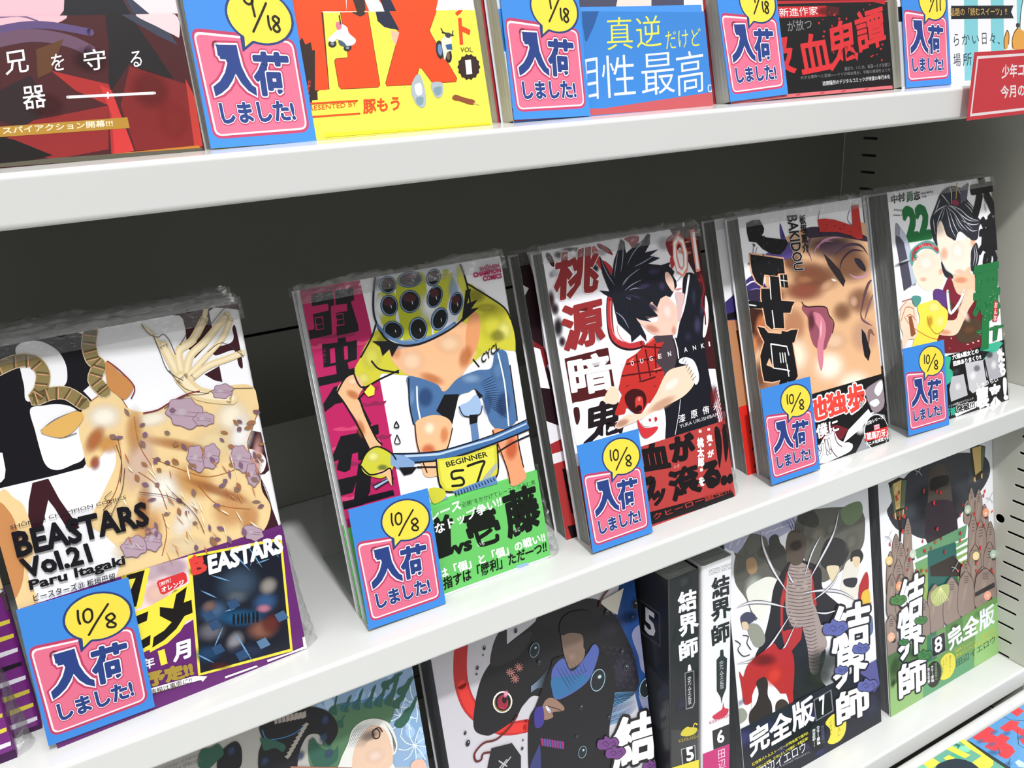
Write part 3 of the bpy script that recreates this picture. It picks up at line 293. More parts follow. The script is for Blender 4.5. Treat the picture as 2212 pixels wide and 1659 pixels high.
ART['B'] = [["P","b8225f",[-40,1753,308,1739,319,1509,315,1232,313,850,305,266,-111,402,-56,1015]],["S","8e2450",[-9,1741,32,1746,70,1736,112,1742,151,1730,193,1731,169,1715,87,1721,28,1727]],["S","8e2450",[13,1506,59,1509,102,1497,148,1502,192,1488,239,1487,212,1472,121,1481,55,1490]],["S","cf4472",[134,1442,166,1448,196,1438,228,1445,257,1434,290,1436,270,1419,208,1423,162,1428]],["S","8e2450",[-52,1306,-15,1310,18,1299,55,1304,89,1291,125,1292,104,1276,33,1283,-19,1291]],["S","cf4472",[196,1293,215,1301,231,1294,250,1303,266,1295,284,1299,272,1281,237,1280,211,1281]],["S","8e2450",[170,1126,203,1131,232,1119,266,1126,295,1113,328,1114,308,1097,245,1104,199,1111]],["S","cf4472",[24,1036,67,1038,107,1024,150,1027,190,1012,234,1009,209,994,125,1007,63,1018]],["S","8e2450",[192,945,219,951,243,941,271,948,296,936,323,938,306,920,254,925,215,931]],["S","8e2450",[-25,862,12,864,46,851,84,855,118,840,156,839,134,823,61,834,8,845]],["S","cf4472",[-48,951,-20,956,6,945,35,952,61,939,90,940,72,924,17,930,-24,937]],["S","8e2450",[42,738,77,741,109,728,145,732,177,717,212,716,191,700,123,711,73,721]],["S","cf4472",[-12,683,18,687,44,676,74,681,100,668,129,668,111,652,55,660,14,667]],["S","cf4472",[-20,1460,3,1467,23,1459,47,1468,67,1458,90,1462,75,1445,31,1445,-1,1448]],["S","8e2450",[195,1196,218,1204,238,1195,261,1204,281,1194,304,1197,289,1179,246,1181,214,1184]],["P","141418",[50,1711,162,1710,154,1641,135,1634,115,1500,1,1497,3,1541,34,1542,40,1614,122,1619,125,1652,43,1653]],["P","141418",[173,1711,267,1708,260,1646,241,1642,256,1521,253,1490,137,1489,156,1600,215,1599,219,1636,161,1638]],["P","b8225f",[45,1597,86,1596,80,1534,39,1535]],["P","141418",[47,1592,80,1592,81,1561,47,1562]],["P","141418",[48,1558,80,1559,79,1537,45,1538]],["P","b8225f",[151,1594,192,1593,186,1534,145,1535]],["P","141418",[153,1590,188,1589,187,1566,153,1567]],["P","141418",[152,1563,187,1563,184,1539,149,1541]],["P","141418",[55,1461,136,1455,138,1475,179,1474,179,1448,235,1448,216,1354,165,1348,165,1313,222,1315,221,1274,176,1263,-6,1262,-4,1305,99,1303,103,1347,40,1347]],["P","b8225f",[89,1432,115,1432,105,1360,79,1360]],["P","b8225f",[161,1429,181,1429,171,1363,152,1364]],["V","よわむし","8e2450",0,[37,1347,52,1344,57,1444]],["P","141418",[73,1244,157,1239,185,1164,227,1014,188,1002,141,1091,126,1157,63,1158,2,1131,3,1172]],["P","141418",[58,993,164,987,179,955,159,890,101,891,-1,876,0,911]],["P","141418",[146,1006,262,1005,256,957,207,948,165,846,122,850]],["P","141418",[-13,782,107,777,62,697,-37,698,-102,688,-98,722,-50,736]],["P","141418",[118,830,190,825,153,678,105,621,48,623]],["P","141418",[43,920,107,918,72,815,42,809,4,833]],["P","141418",[-57,668,274,651,276,621,-52,625]],["S","cfc93c",[893,1626,958,1579,1030,1523,1101,1452,1127,1387,1132,1251,1121,1214,979,1252,890,1225,782,1174,715,1160,454,1220,348,1253,326,1251,298,1222,229,1206,198,1230,191,1301,238,1360,279,1420,348,1476,444,1513,649,1631]],["B",1003,1381,99,109,-0.19,"d9d342",0.9],["B",1071,1338,59,66,-0.19,"ece77a",0.9],["B",1025,1317,58,43,-0.19,"8a8730",0.7],["B",936,1554,72,49,-0.17,"8a8730",0.7],["B",294,1348,64,81,-0.2,"dcd85a",0.9],["B",366,1417,43,40,-0.18,"8a8730",0.6],["B",231,1251,42,40,-0.21,"ece77a",0.8],["B",853,1248,73,57,-0.21,"e3df55",0.8],["B",988,1479,82,28,-0.17,"b9b43a",0.8],["S","f0b98c",[187,1281,224,1217,185,1164,199,1091,220,980,257,907,231,885,189,896,168,1007,140,1084,110,1147,80,1208,111,1256]],["B",160,1183,48,26,-0.71,"c9763f",0.7],["B",168,1007,28,61,0.11,"c9763f",0.6],["B",173,1250,42,27,-0.24,"fbd9b0",0.9],["C","141418",9,[80,1210,110,1147,151,1033,189,896]],["C","141418",9,[223,1211,225,1183,183,1157]],["C","141418",9,[190,1156,202,1069,235,941,260,899]],["C","141418",9,[190,1298,135,1272,80,1210]],["C","141418",9,[184,1302,198,1230,229,1206,314,1229,422,1251]],["C","141418",9,[893,1626,1000,1543,1094,1460,1123,1388]],["C","141418",9,[238,1360,314,1448,347,1504]],["C","141418",9,[1126,1380,1136,1296,1125,1215]],["C","141418",9,[796,1289,849,1226,881,1175]],["C","141418",9,[290,1328,324,1279,420,1241]],["S","f0b98c",[396,1383,457,1427,614,1453,771,1453,859,1408,893,1328,869,1244,798,1171,723,1121,653,1089,583,1130,488,1202,437,1248,397,1313]],["S","e39a68",[887,1468,932,1445,925,1366,883,1271,827,1238,833,1354]],["B",504,1284,91,77,-0.21,"fbd7b3",0.9],["B",732,1331,102,71,-0.2,"f9d2aa",0.9],["B",811,1242,48,79,-0.52,"c9763f",0.7],["B",598,1170,92,34,-0.53,"c9763f",0.6],["B",427,1349,36,48,-0.19,"e39a68",0.6],["S","d9dfe8",[390,1742,489,1740,669,1733,873,1730,889,1648,891,1533,864,1472,789,1421,679,1384,559,1365,469,1375,401,1410,362,1473,347,1559,362,1652]],["S","b6bc2e",[517,1729,651,1722,656,1630,640,1505,641,1391,566,1363,485,1379,477,1451,478,1535,484,1638]],["S","c2c43a",[767,1718,822,1674,779,1574,738,1488,710,1421,651,1404,706,1522,681,1597]],["S","b6bc2e",[387,1654,472,1654,479,1576,459,1511,479,1423,436,1396,391,1468,373,1561]],["S","d0cf52",[857,1732,888,1641,886,1504,792,1435,860,1538,840,1642]],["B",656,1545,68,90,-0.18,"f4f6f8",0.95],["B",386,1593,36,81,-0.19,"f4f6f8",0.9],["B",809,1604,38,98,-0.16,"8fa9c9",0.7],["B",523,1379,167,28,0.03,"8fa9c9",0.8],["B",409,1705,42,39,-0.17,"98a0ab",0.8],["E","2f4566",[450,1692,45,-11,-13,-45]],["E","7d97b8",[450,1692,41,-10,-12,-41]],["E","101114",[451,1692,36,-9,-11,-37]],["E","4a2026",[450,1706,28,-7,-5,-16]],["C","cfd8e4",5,[459,1695,459,1678],2],["E","2f4566",[575,1699,70,-2,-2,-42]],["E","7d97b8",[575,1699,66,-2,-2,-37]],["E","101114",[576,1699,61,-2,-1,-33]],["E","4a2026",[574,1712,46,-1,-1,-15]],["C","cfd8e4",5,[588,1701,591,1686],2],["E","2f4566",[707,1688,36,-18,-27,-41]],["E","7d97b8",[707,1688,32,-16,-24,-37]],["E","101114",[708,1688,27,-14,-21,-33]],["E","4a2026",[706,1703,22,-11,-9,-15]],["C","cfd8e4",5,[714,1691,714,1674],2],["E","2f4566",[437,1587,49,0,-1,-55]],["E","7d97b8",[437,1587,44,0,-1,-51]],["E","101114",[438,1587,39,0,0,-46]],["E","4a2026",[437,1605,30,-1,0,-21]],["C","cfd8e4",5,[446,1591,446,1571],2],["E","2f4566",[553,1588,58,-10,-12,-59]],["E","7d97b8",[553,1588,53,-10,-11,-55]],["E","101114",[554,1588,49,-9,-10,-50]],["E","4a2026",[553,1607,37,-7,-4,-22]],["C","cfd8e4",5,[564,1591,565,1569],2],["E","2f4566",[695,1588,38,-20,-34,-53]],["E","7d97b8",[695,1588,34,-18,-32,-50]],["E","101114",[696,1588,30,-16,-29,-46]],["E","4a2026",[696,1608,23,-13,-13,-21]],["C","cfd8e4",5,[703,1592,703,1570],2],["E","2f4566",[811,1532,37,-14,-26,-58]],["E","7d97b8",[811,1532,33,-12,-25,-54]],["E","101114",[812,1532,28,-11,-22,-50]],["E","4a2026",[811,1552,22,-8,-10,-22]],["C","cfd8e4",5,[818,1537,817,1514],2],["E","2f4566",[434,1459,44,-36,-34,-36]],["E","7d97b8",[434,1459,40,-33,-31,-33]],["E","101114",[435,1459,37,-30,-27,-30]],["C","cfd8e4",5,[444,1462,446,1444],2],["E","2f4566",[570,1441,52,-10,-12,-61]],["E","7d97b8",[570,1441,48,-9,-11,-57]],["E","101114",[571,1440,43,-8,-10,-51]],["C","cfd8e4",5,[580,1444,580,1422],2],["E","2f4566",[699,1470,41,-23,-34,-54]],["E","7d97b8",[699,1470,37,-21,-32,-50]],["E","101114",[701,1469,32,-17,-29,-45]],["C","cfd8e4",5,[708,1474,708,1451],2],["C","141418",10,[390,1742,363,1652,347,1559,362,1473,401,1410,469,1374,558,1363,679,1384,789,1421,865,1472,893,1532,889,1648,873,1730]],["C","5c7fae",14,[354,1502,405,1430,479,1388,568,1376,682,1398,783,1433]],["P","141418",[401,1410,310,1428,347,1393,351,1343,394,1370,400,1326,448,1380]],["P","141418",[823,1429,940,1488,891,1489,940,1531,873,1521,911,1594,879,1593]],["S","4a6f9e",[471,1212,615,1138,653,1086,743,1139,861,1158,952,1153,992,1234,1058,1221,1063,1114,1058,902,1060,840,996,802,937,809,889,866,871,991,834,1059,792,1054,733,1045,676,956,650,947,577,979,491,978,449,960,446,1046,454,1145]],["B",542,1082,53,63,-0.23,"2f4d7c",0.9],["B",988,941,50,88,-0.22,"2b4672",0.9],["B",468,1099,22,70,-0.22,"6d92c0",0.9],["B",821,1122,81,36,-0.22,"7f9fc8",0.9],["B",989,1130,51,73,-0.22,"5d84b4",0.9],["B",891,964,32,73,-0.22,"39598a",0.9],["P","141418",[650,1072,735,1056,666,906,588,998]],["P","141418",[831,1068,875,1013,848,1004]],["C","eef2f6",9,[505,1148,491,1058,491,978]],["C","eef2f6",9,[1007,1224,1017,1049,999,817]],["C","141418",7,[469,1199,447,1068,449,960]],["C","141418",7,[1069,1143,1062,901,1058,833]],["L","1e2f4e",4,[863,1083,969,1112],2],["L","1e2f4e",4,[866,1073,972,1095],2],["L","1e2f4e",4,[869,1063,974,1078],2],["L","1e2f4e",4,[873,1054,977,1060],2],["L","1e2f4e",4,[876,1044,980,1043],2],["L","1e2f4e",4,[879,1034,983,1026],2],["L","1e2f4e",4,[882,1025,985,1009],2],["L","1e2f4e",4,[885,1015,988,992],2],["L","1e2f4e",4,[888,1005,991,974],2],["L","1e2f4e",4,[892,996,993,957],2],["L","1e2f4e",4,[895,986,996,940],2],["L","1e2f4e",4,[898,976,999,922],2],["L","1e2f4e",4,[901,966,1002,905],2],["L","1e2f4e",4,[904,956,1004,887],2],["L","1e2f4e",4,[907,947,1007,870],2],["L","1e2f4e",4,[911,937,1010,852],2],["S","f0b98c",[456,958,507,981,584,977,648,940,662,885,623,806,552,728,571,664,462,671,450,770,444,859]],["B",533,917,46,49,-0.24,"fdeac8",0.95],["B",503,800,53,50,-0.26,"d4693f",0.8],["B",609,861,32,57,-0.25,"e08a58",0.7],["S","e39a70",[897,819,995,795,1050,812,1038,699,1042,581,1053,499,953,481,940,593,910,709]],["B",992,687,51,82,-0.24,"cf5f38",0.8],["B",954,759,24,44,-0.24,"f8d0b0",0.8],["C","3a1c14",7,[456,958,448,858,460,760,474,691]],["C","3a1c14",7,[662,885,621,799,558,719]],["C","3a1c14",7,[896,815,923,690,945,576,948,498]],["C","3a1c14",7,[1050,812,1042,698,1048,564]],["S","9db8dc",[722,989,782,1004,836,1029,856,957,832,918,736,934]],["P","141418",[773,932,825,923,812,878,767,881]],["P","5f7fae",[771,880,812,878,806,759,763,755]],["C","141418",6,[722,989,744,932,832,919,858,961]],["P","3f6a9e",[303,838,563,784,891,790,1113,820,1126,770,899,742,592,732,328,774,294,790]],["P","b8cbe0",[316,824,561,774,889,775,1110,805,1113,796,886,765,558,762,313,812]],["C","141418",7,[303,838,563,784,891,790,1118,822]],["C","141418",9,[294,789,592,731,899,742,1129,765]],["C","141418",10,[427,732,584,690]],["C","141418",10,[888,684,1006,715,1123,732]],["P","2a4468",[281,837,368,821,364,764,277,780]],["P","8fb0d4",[290,827,355,816,355,795,289,806]],["S","c9c63c",[132,827,170,873,227,901,292,855,305,809,287,756,229,729,175,751,137,783]],["B",185,841,36,41,-0.28,"ece98a",0.9],["B",254,779,30,34,-0.27,"8a8a2c",0.8],["S","c9c63c",[127,827,170,879,232,895,296,846,318,804,278,757,234,758,175,760,144,787]],["B",201,850,43,34,-0.26,"ece98a",0.9],["B",239,782,36,20,-0.25,"6f7a3a",0.8],["P","7fa0c8",[295,839,365,813,416,763,400,717,336,741,284,784]],["P","141418",[324,759,426,735,390,708,345,710]],["P","9fb8d8",[171,701,273,730,285,712,182,683]],["C","141418",6,[171,701,280,724]],["C","141418",6,[182,683,286,712]],["S","f0b98c",[207,770,243,767,280,764,276,686,264,682,245,738,209,746]],["C","141418",8,[127,827,170,879,232,895,296,846,318,804]],["C","141418",8,[129,819,150,781,175,760,234,758,280,764,275,682]],["P","cfc93c",[538,745,710,722,871,733,904,732,883,573,809,543,667,538,558,561,530,622]],["P","ddd84e",[552,734,708,711,885,722,869,588,796,562,662,554,568,573,548,631]],["P","a9b0a0",[780,567,886,637,885,607,811,550]],["C","141418",9,[538,745,530,622,558,561,667,538,809,543,883,573,908,731]],["T","BEGINNER","1a1a14",0.02,[590,688,840,682,588,717]],["C","1a1a14",14,[680,647,616,654,613,617,657,612,673,589,661,570,602,579]],["C","1a1a14",14,[711,662,811,663,791,625,748,553]],["P","7f9cc6",[478,599,543,566,566,521,485,515]],["P","5f86b8",[596,550,864,566,872,518,624,527]],["L","141418",5,[611,542,614,519]],["L","141418",5,[629,543,632,520]],["L","141418",5,[647,544,651,522]],["L","141418",5,[665,545,669,523]],["L","141418",5,[683,546,687,525]],["L","141418",5,[702,547,706,526]],["L","141418",5,[720,548,724,528]],["L","141418",5,[738,549,743,530]],["L","141418",5,[757,549,762,531]],["L","141418",5,[775,550,780,533]],["L","141418",5,[794,551,799,534]],["L","141418",5,[813,552,818,536]],["L","141418",5,[831,553,837,538]],["L","141418",5,[850,554,856,539]],["S","c9c63c",[467,602,545,580,552,533,478,517]],["C","141418",7,[357,996,341,972,366,965,357,996]],["C","141418",6,[347,927,327,889,357,882,349,925]],["T","CYCL","222010",0.02,[899,1186,1019,1244,900,1231]],["T","SHŌNEN","b8285f",0.06,[983,1680,1102,1682,981,1704]],["T","CHAMPION","b8285f",0.06,[937,1652,1105,1654,937,1675]],["T","COMICS","b8285f",0.06,[991,1623,1106,1623,991,1647]],["P","f0e046",[218,1184,260,1216,277,1192,267,1159,234,1156]]]
ART['Bband'] = [["P","66bf63",[-72,467,1135,524,1411,521,1209,-72,-41,-96]],["T","レース","f2f6f0",0.03,[451,428,631,442,453,477]],["T","“必勝”をかかげてレースにのぞむ男","123016",0,[627,445,1106,444,625,475]],["T","壱","121712",0.05,[660,207,846,202,632,404]],["T","藤","121712",0.04,[887,193,1102,198,887,444]],["T","道","121712",0.05,[371,217,539,219,404,428]],["T","vs","121712",0.05,[544,206,651,206,546,255]],["T","なトップ争い!!","f2f6f0",0.03,[463,346,876,389,462,403]],["T","いち","f2f6f0",0,[689,205,731,204,689,229]],["T","ふじ","d6efd0",0,[926,213,963,213,926,236]],["T","は「個」と「個」の戦い!!","f0f5ee",0.035,[440,103,1112,106,438,157]],["T","目指すは「勝利」ただ一つ!!","10150f",0.03,[399,37,1109,42,404,104]],["P","e8ecf2",[444,-2,1129,-1,1136,13,443,15]],["P","8fb0d8",[531,6,597,7,588,-18,531,-13]],["P","8fb0d8",[900,26,979,20,979,0,905,8]]]
ART['C'] = [["B",59,1609,31,31,-0.16,"b9b7c0",0.6],["B",400,1675,45,31,-0.13,"a9a7b2",0.6],["B",857,1661,73,56,-0.14,"9a98a4",0.6],["B",36,1603,21,26,-0.14,"8d8b96",0.5],["B",104,1705,36,26,-0.17,"1e1820",0.9],["B",317,1651,60,77,-0.15,"16121a",0.98],["B",339,1592,33,27,-0.15,"16121a",0.9],["B",215,1720,108,17,-0.14,"16121a",0.95],["B",9,1464,31,71,-0.16,"3a1518",0.95],["B",25,1411,36,48,-0.17,"28141a",0.95],["B",26,1307,42,80,-0.19,"1a1016",0.98],["B",37,1223,31,40,-0.19,"2a1016",0.95],["B",291,1224,38,64,-0.18,"4a2a2e",0.8],["S","3a1014",[29,1729,57,1712,70,1669,63,1644,46,1655,31,1684,22,1695]],["S","241014",[377,1729,419,1714,459,1685,473,1655,464,1652,424,1681,384,1705]],["S","b53038",[347,1720,371,1698,383,1641,423,1616,455,1574,439,1521,398,1546,359,1607,323,1682]],["S","7c1f28",[432,1781,478,1784,520,1762,506,1748,474,1762,455,1750]],["S","8f2630",[572,1734,678,1732,648,1667,623,1662,601,1702]],["S","8f2630",[377,1729,409,1720,448,1687,472,1660,462,1655,423,1676,399,1698]],["P","3a1418",[911,1750,1010,1747,1130,1741,1138,1439,1129,1140,1126,836,974,868,1057,1452,984,1610]],["S","b53038",[890,1575,945,1601,937,1558,904,1515,884,1508]],["S","7a1c22",[872,1674,941,1712,1004,1714,1006,1655,946,1605,892,1584]],["B",991,1590,9,21,-1.57,"c8453e",0.7],["B",918,1376,9,42,-1.57,"c8453e",0.7],["B",1020,1581,14,52,-1.57,"d8887a",0.7],["B",928,1650,7,28,-1.57,"d8887a",0.7],["B",982,1398,16,43,-1.51,"d8887a",0.7],["B",1174,1678,15,34,-1.57,"9c2a2e",0.7],["B",962,1481,13,43,-1.57,"9c2a2e",0.7],["B",1061,1665,8,54,-1.57,"c8453e",0.7],["B",1092,1658,18,36,-1.57,"d8887a",0.7],["B",970,1600,18,23,-1.52,"d8887a",0.7],["B",1036,1606,11,42,-1.48,"9c2a2e",0.7],["B",1037,1648,9,39,-1.57,"d8887a",0.7],["B",1073,1403,19,40,-1.52,"9c2a2e",0.7],["B",982,1722,11,28,-1.57,"54141a",0.7],["S","15161f",[965,1437,1026,1461,1076,1419,1092,1297,1091,1147,1055,953,1077,539,1073,332,676,434,676,634,671,932,709,1071,838,1095,918,1253]],["B",1024,1309,25,78,-0.16,"2c2f42",0.9],["B",1023,1135,38,69,-0.18,"3a3a55",0.9],["B",936,1077,50,44,-0.2,"26283a",0.9],["B",1073,1226,19,59,-0.21,"33344a",0.9],["C","e9e9ee",15,[1011,1444,972,1342,930,1251,877,1172,844,1094]],["C","a9a9b6",10,[912,1426,940,1441,982,1463]],["P","f0eef2",[898,1482,932,1462,958,1467,912,1426,892,1449]],["S","f2f0f4",[1119,1303,1128,1241,1113,1143,1075,1060,1052,1059,1075,1150,1098,1221]],["C","7a1c22",12,[1100,1445,1114,1343,1081,1269,1093,1197,1087,1128]],["T","01","e08a78",0.03,[916,1445,1101,1465,913,1692]],["T","01","f2f0f3",-0.01,[908,1451,1101,1467,913,1692]],["C","241014",44,[405,1405,389,1347,377,1255,380,1184,412,1140,465,1110,522,1099,582,1101]],["C","b53038",32,[405,1405,389,1347,377,1255,386,1183,419,1143,466,1117,522,1104,583,1106]],["C","e07a70",6,[409,1390,392,1323,387,1220,416,1158]],["C","dd8888",5,[426,1241,424,1204,449,1151,497,1123]],["P","181a24",[340,1465,408,1447,378,1558,379,1660,409,1600,441,1530,475,1618,515,1677,543,1734,569,1716,567,1646,632,1679,708,1706,745,1739,764,1729,751,1676,706,1631,810,1635,738,1607,812,1582,717,1562,810,1539,885,1547,869,1525,905,1485,888,1464,907,1431,907,1397,846,1339,814,1364,729,1243,608,1241,572,1271,620,1147,619,1109,581,1159,509,1125,511,1168,434,1254,425,1326,422,1402,366,1440]],["S","e8c0b0",[831,1487,856,1488,884,1440,885,1381,870,1369,855,1386,828,1439]],["S","e9bfae",[572,1271,607,1236,711,1212,729,1243,688,1279,685,1328,749,1346,797,1372,833,1336,883,1269,874,1187,841,1114,755,1116,669,1147,623,1190,578,1242]],["B",806,1258,54,74,0.11,"f6dcd2",0.9],["B",674,1176,70,30,-0.47,"c98a74",0.7],["B",672,1258,41,18,-0.17,"d99a84",0.7],["B",833,1136,24,38,-0.21,"cf9482",0.6],["S","d3b0b0",[888,1361,948,1346,949,1317,892,1184,876,1197,886,1283]],["C","8f93a8",6,[513,1668,481,1589,456,1518],2],["C","8f93a8",6,[555,1704,540,1627,506,1538],2],["C","8f93a8",6,[733,1712,626,1647,560,1577],2],["C","8f93a8",6,[654,1544,565,1510,509,1463],2],["C","8f93a8",6,[786,1609,684,1577,609,1560],2],["C","8f93a8",6,[653,1477,579,1461,515,1433],2],["C","8f93a8",6,[383,1641,411,1553,453,1472],2],["C","8f93a8",6,[519,1395,561,1369,618,1354],2],["C","8f93a8",6,[425,1326,474,1280,507,1207],2],["C","8f93a8",6,[636,1542,538,1496,503,1464],2],["C","8f93a8",6,[649,1425,592,1435,549,1430],2],["B",663,1437,71,23,0.06,"3a3350",0.9],["B",575,1381,70,23,-0.32,"3a3350",0.9],["B",749,1510,72,29,-0.1,"3a3350",0.9],["B",592,1311,61,20,-0.61,"3a3350",0.9],["B",698,1302,57,25,-0.61,"3a3350",0.9],["B",793,1416,36,38,-0.17,"3a3350",0.9],["P","181a24",[555,1398,652,1344,730,1248,670,1249,602,1271,676,1219,586,1250,524,1299]],["P","181a24",[692,1365,766,1372,793,1382,846,1337,812,1355,767,1343,733,1296,708,1324]],["T","桃","f4eef0",0.05,[30,1457,322,1465,90,1706]],["T","桃","8e2a2c",0.035,[30,1457,322,1465,90,1706]],["T","源","8e2a2c",0.035,[40,1166,320,1173,64,1411]],["P","4a1518",[40,1126,215,1128,217,1114,241,1112,249,1131,332,1129,337,847,42,866,38,908]],["P","4a1518",[32,1126,36,856,338,849,336,1127]],["T","暗","f0ecf0",0.035,[50,905,325,892,54,1116]],["S","f4f1f5",[18,846,118,861,299,848,373,788,356,700,295,650,375,616,406,594,69,608,12,651]],["T","鬼","1c1216",0.035,[69,608,338,604,112,828]],["S","3a1418",[35,832,71,830,68,769,45,736,33,757]],["P","43383f",[676,1132,817,1112,831,985,753,819,647,886]],["P","b52c28",[587,1085,675,1128,685,1087,748,1082,684,1030,705,997,657,985,714,900,683,834,576,743,407,782,364,876,407,966,455,1034,528,1054]],["L","4a0f12",10,[595,1083,715,1052]],["L","4a0f12",10,[450,1006,670,1004]],["L","4a0f12",10,[403,945,699,918]],["L","4a0f12",10,[425,877,639,888]],["L","4a0f12",10,[448,815,628,832]],["L","4a0f12",10,[527,1047,528,868]],["L","4a0f12",10,[600,1061,606,902]],["L","4a0f12",10,[675,1082,653,913]],["L","e8786a",7,[625,1099,673,1118]],["L","e8786a",7,[469,1016,506,1030]],["L","e8786a",7,[638,931,693,934]],["S","b52c28",[349,794,425,876,531,881,628,831,685,847,610,784,558,745,495,695,446,714,401,753,378,723,311,732]],["S","3a0c10",[403,831,464,853,537,822,547,755,487,697,431,725,398,782]],["S","c23a34",[480,799,522,790,521,739,506,707,473,715,464,760]],["E","2a0a0c",[488,729,20,-11,-12,-17]],["B",499,784,14,18,-0.21,"e88a7c",0.9],["S","e4c7b0",[299,671,393,712,495,695,553,718,629,787,731,896,835,910,936,896,951,826,912,768,819,722,656,693,489,661,382,651,320,644]],["B",753,818,118,48,0.29,"f8e8da",0.9],["B",660,714,136,38,0.21,"c99c80",0.8],["B",351,672,66,28,0.06,"b98468",0.7],["S","e4c7b0",[247,838,310,901,356,877,358,820,323,793,267,813]],["S","e9e6ea",[843,954,891,958,950,924,974,845,963,788,933,779,928,855,900,905,839,932]],["L","6a6a74",5,[881,957,863,935]],["L","6a6a74",5,[892,935,872,914]],["L","6a6a74",5,[903,914,881,893]],["L","6a6a74",5,[914,892,891,872]],["L","6a6a74",5,[925,871,900,850]],["L","6a6a74",5,[937,849,909,829]],["L","6a6a74",5,[948,827,918,808]],["C","dadade",9,[827,1088,837,1021,836,962]],["C","2a2a33",5,[815,1087,824,1023,821,958]],["T","T","f2eef2",0.01,[408,990,430,991,408,1017]],["T","O","f2eef2",0.01,[477,990,500,990,477,1017]],["T","U","f2eef2",0.01,[547,990,570,990,547,1017]],["T","G","f2eef2",0.01,[618,989,641,989,618,1017]],["T","E","f2eef2",0.01,[685,990,709,990,685,1017]],["T","N","f2eef2",0.01,[760,989,783,989,759,1017]],["T","A","f2eef2",0.01,[887,990,912,990,887,1018]],["T","N","f2eef2",0.01,[958,988,982,988,957,1016]],["T","K","f2eef2",0.01,[1024,987,1049,987,1024,1015]],["T","I","f2eef2",0.01,[1087,987,1096,987,1086,1016]],["C","c9c9d0",5,[803,711,772,622,723,508]],["S","c02f36",[463,667,505,606,601,590,577,559,502,541,466,587]],["S","f2eef2",[497,659,600,685,642,667,580,624,540,605,499,622]],["E","b02c34",[552,642,10,-3,-2,-11]],["E","b02c34",[596,638,12,-3,-2,-14]],["T","漆","f2eef2",0.01,[767,571,819,572,769,619]],["T","原","f2eef2",0.01,[864,574,917,575,866,622]],["T","侑","f2eef2",0.01,[961,577,1014,578,962,626]],["T","来","f2eef2",0.01,[1049,583,1103,584,1050,632]],["T","YURA URUSHIBARA","c9c2c8",0,[767,538,1103,543,766,560]],["C","8a1f28",8,[1097,727,1066,666,1015,602],1],["C","8a1f28",8,[1101,703,1069,641,1022,587],1],["C","8a1f28",8,[1104,680,1071,616,1029,571],1],["C","8a1f28",8,[1108,656,1073,591,1036,556],1],["C","8a1f28",8,[1111,633,1075,567,1043,541],1],["C","8a1f28",8,[1115,609,1078,542,1050,525],1],["C","8a1f28",8,[1118,585,1080,517,1057,510],1],["C","8a1f28",8,[1122,562,1082,492,1064,495],1],["C","8a1f28",8,[1125,538,1085,467,1071,479],1],["C","8a1f28",8,[1129,514,1087,442,1078,464],1],["B",1219,746,40,89,-0.23,"6a1a20",0.8],["B",1069,680,38,88,-0.21,"6a1a20",0.8]]
ART['Cband'] = [["P","a63a38",[-145,512,1400,520,1396,-82,-86,-10]],["T","血","171114",0.06,[455,353,649,327,449,511]],["T","が","171114",0.075,[681,348,857,332,677,498]],["T","ダ","171114",0.05,[291,140,462,134,282,324]],["C","171114",50,[441,280,503,278,477,211,409,157]],["T","ッ","171114",0.08,[482,121,575,131,487,194]],["T","滾","171114",0.05,[635,106,863,109,624,289]],["T","る","171114",0.075,[884,119,1020,111,893,269]],["S","171114",[1035,461,1074,459,1079,350,1042,229,1029,240]],["S","171114",[1101,468,1134,459,1130,337,1101,252,1087,256]],["E","171114",[1055,125,27,-12,-13,-30]],["E","171114",[1107,122,24,-10,-13,-30]],["P","171114",[-90,133,486,90,1104,49,1124,-8,471,13,-60,38]],["T","クヒーロー誕生!!!","a8332f",0.01,[471,35,1106,33,465,74]],["V","“桃太郎”を","f4f0f0",0.05,[847,148,896,138,897,495]],["V","“鬼”が","f4f0f0",0.05,[953,303,1000,298,967,485]],["T","たぎ","d8b0a8",0,[677,304,724,303,678,323]]]
ART['Cback'] = [["P","241016",[0,1500,90,1600,60,1100,120,900,100,700,0,760]],["P","7a1c22",[0,1240,70,1180,90,1100,0,1000]],["P","f2f0f4",[0,960,60,940,40,1180,0,1200]],["P","241016",[0,1740,60,1740,90,1500,0,1560]],["P","9c2a30",[0,620,130,640,130,560,0,560]]]
ART['Cbackband'] = [["P","171114",[40,0,130,0,130,100,20,110]],["P","171114",[60,180,130,150,130,420,50,460]]]
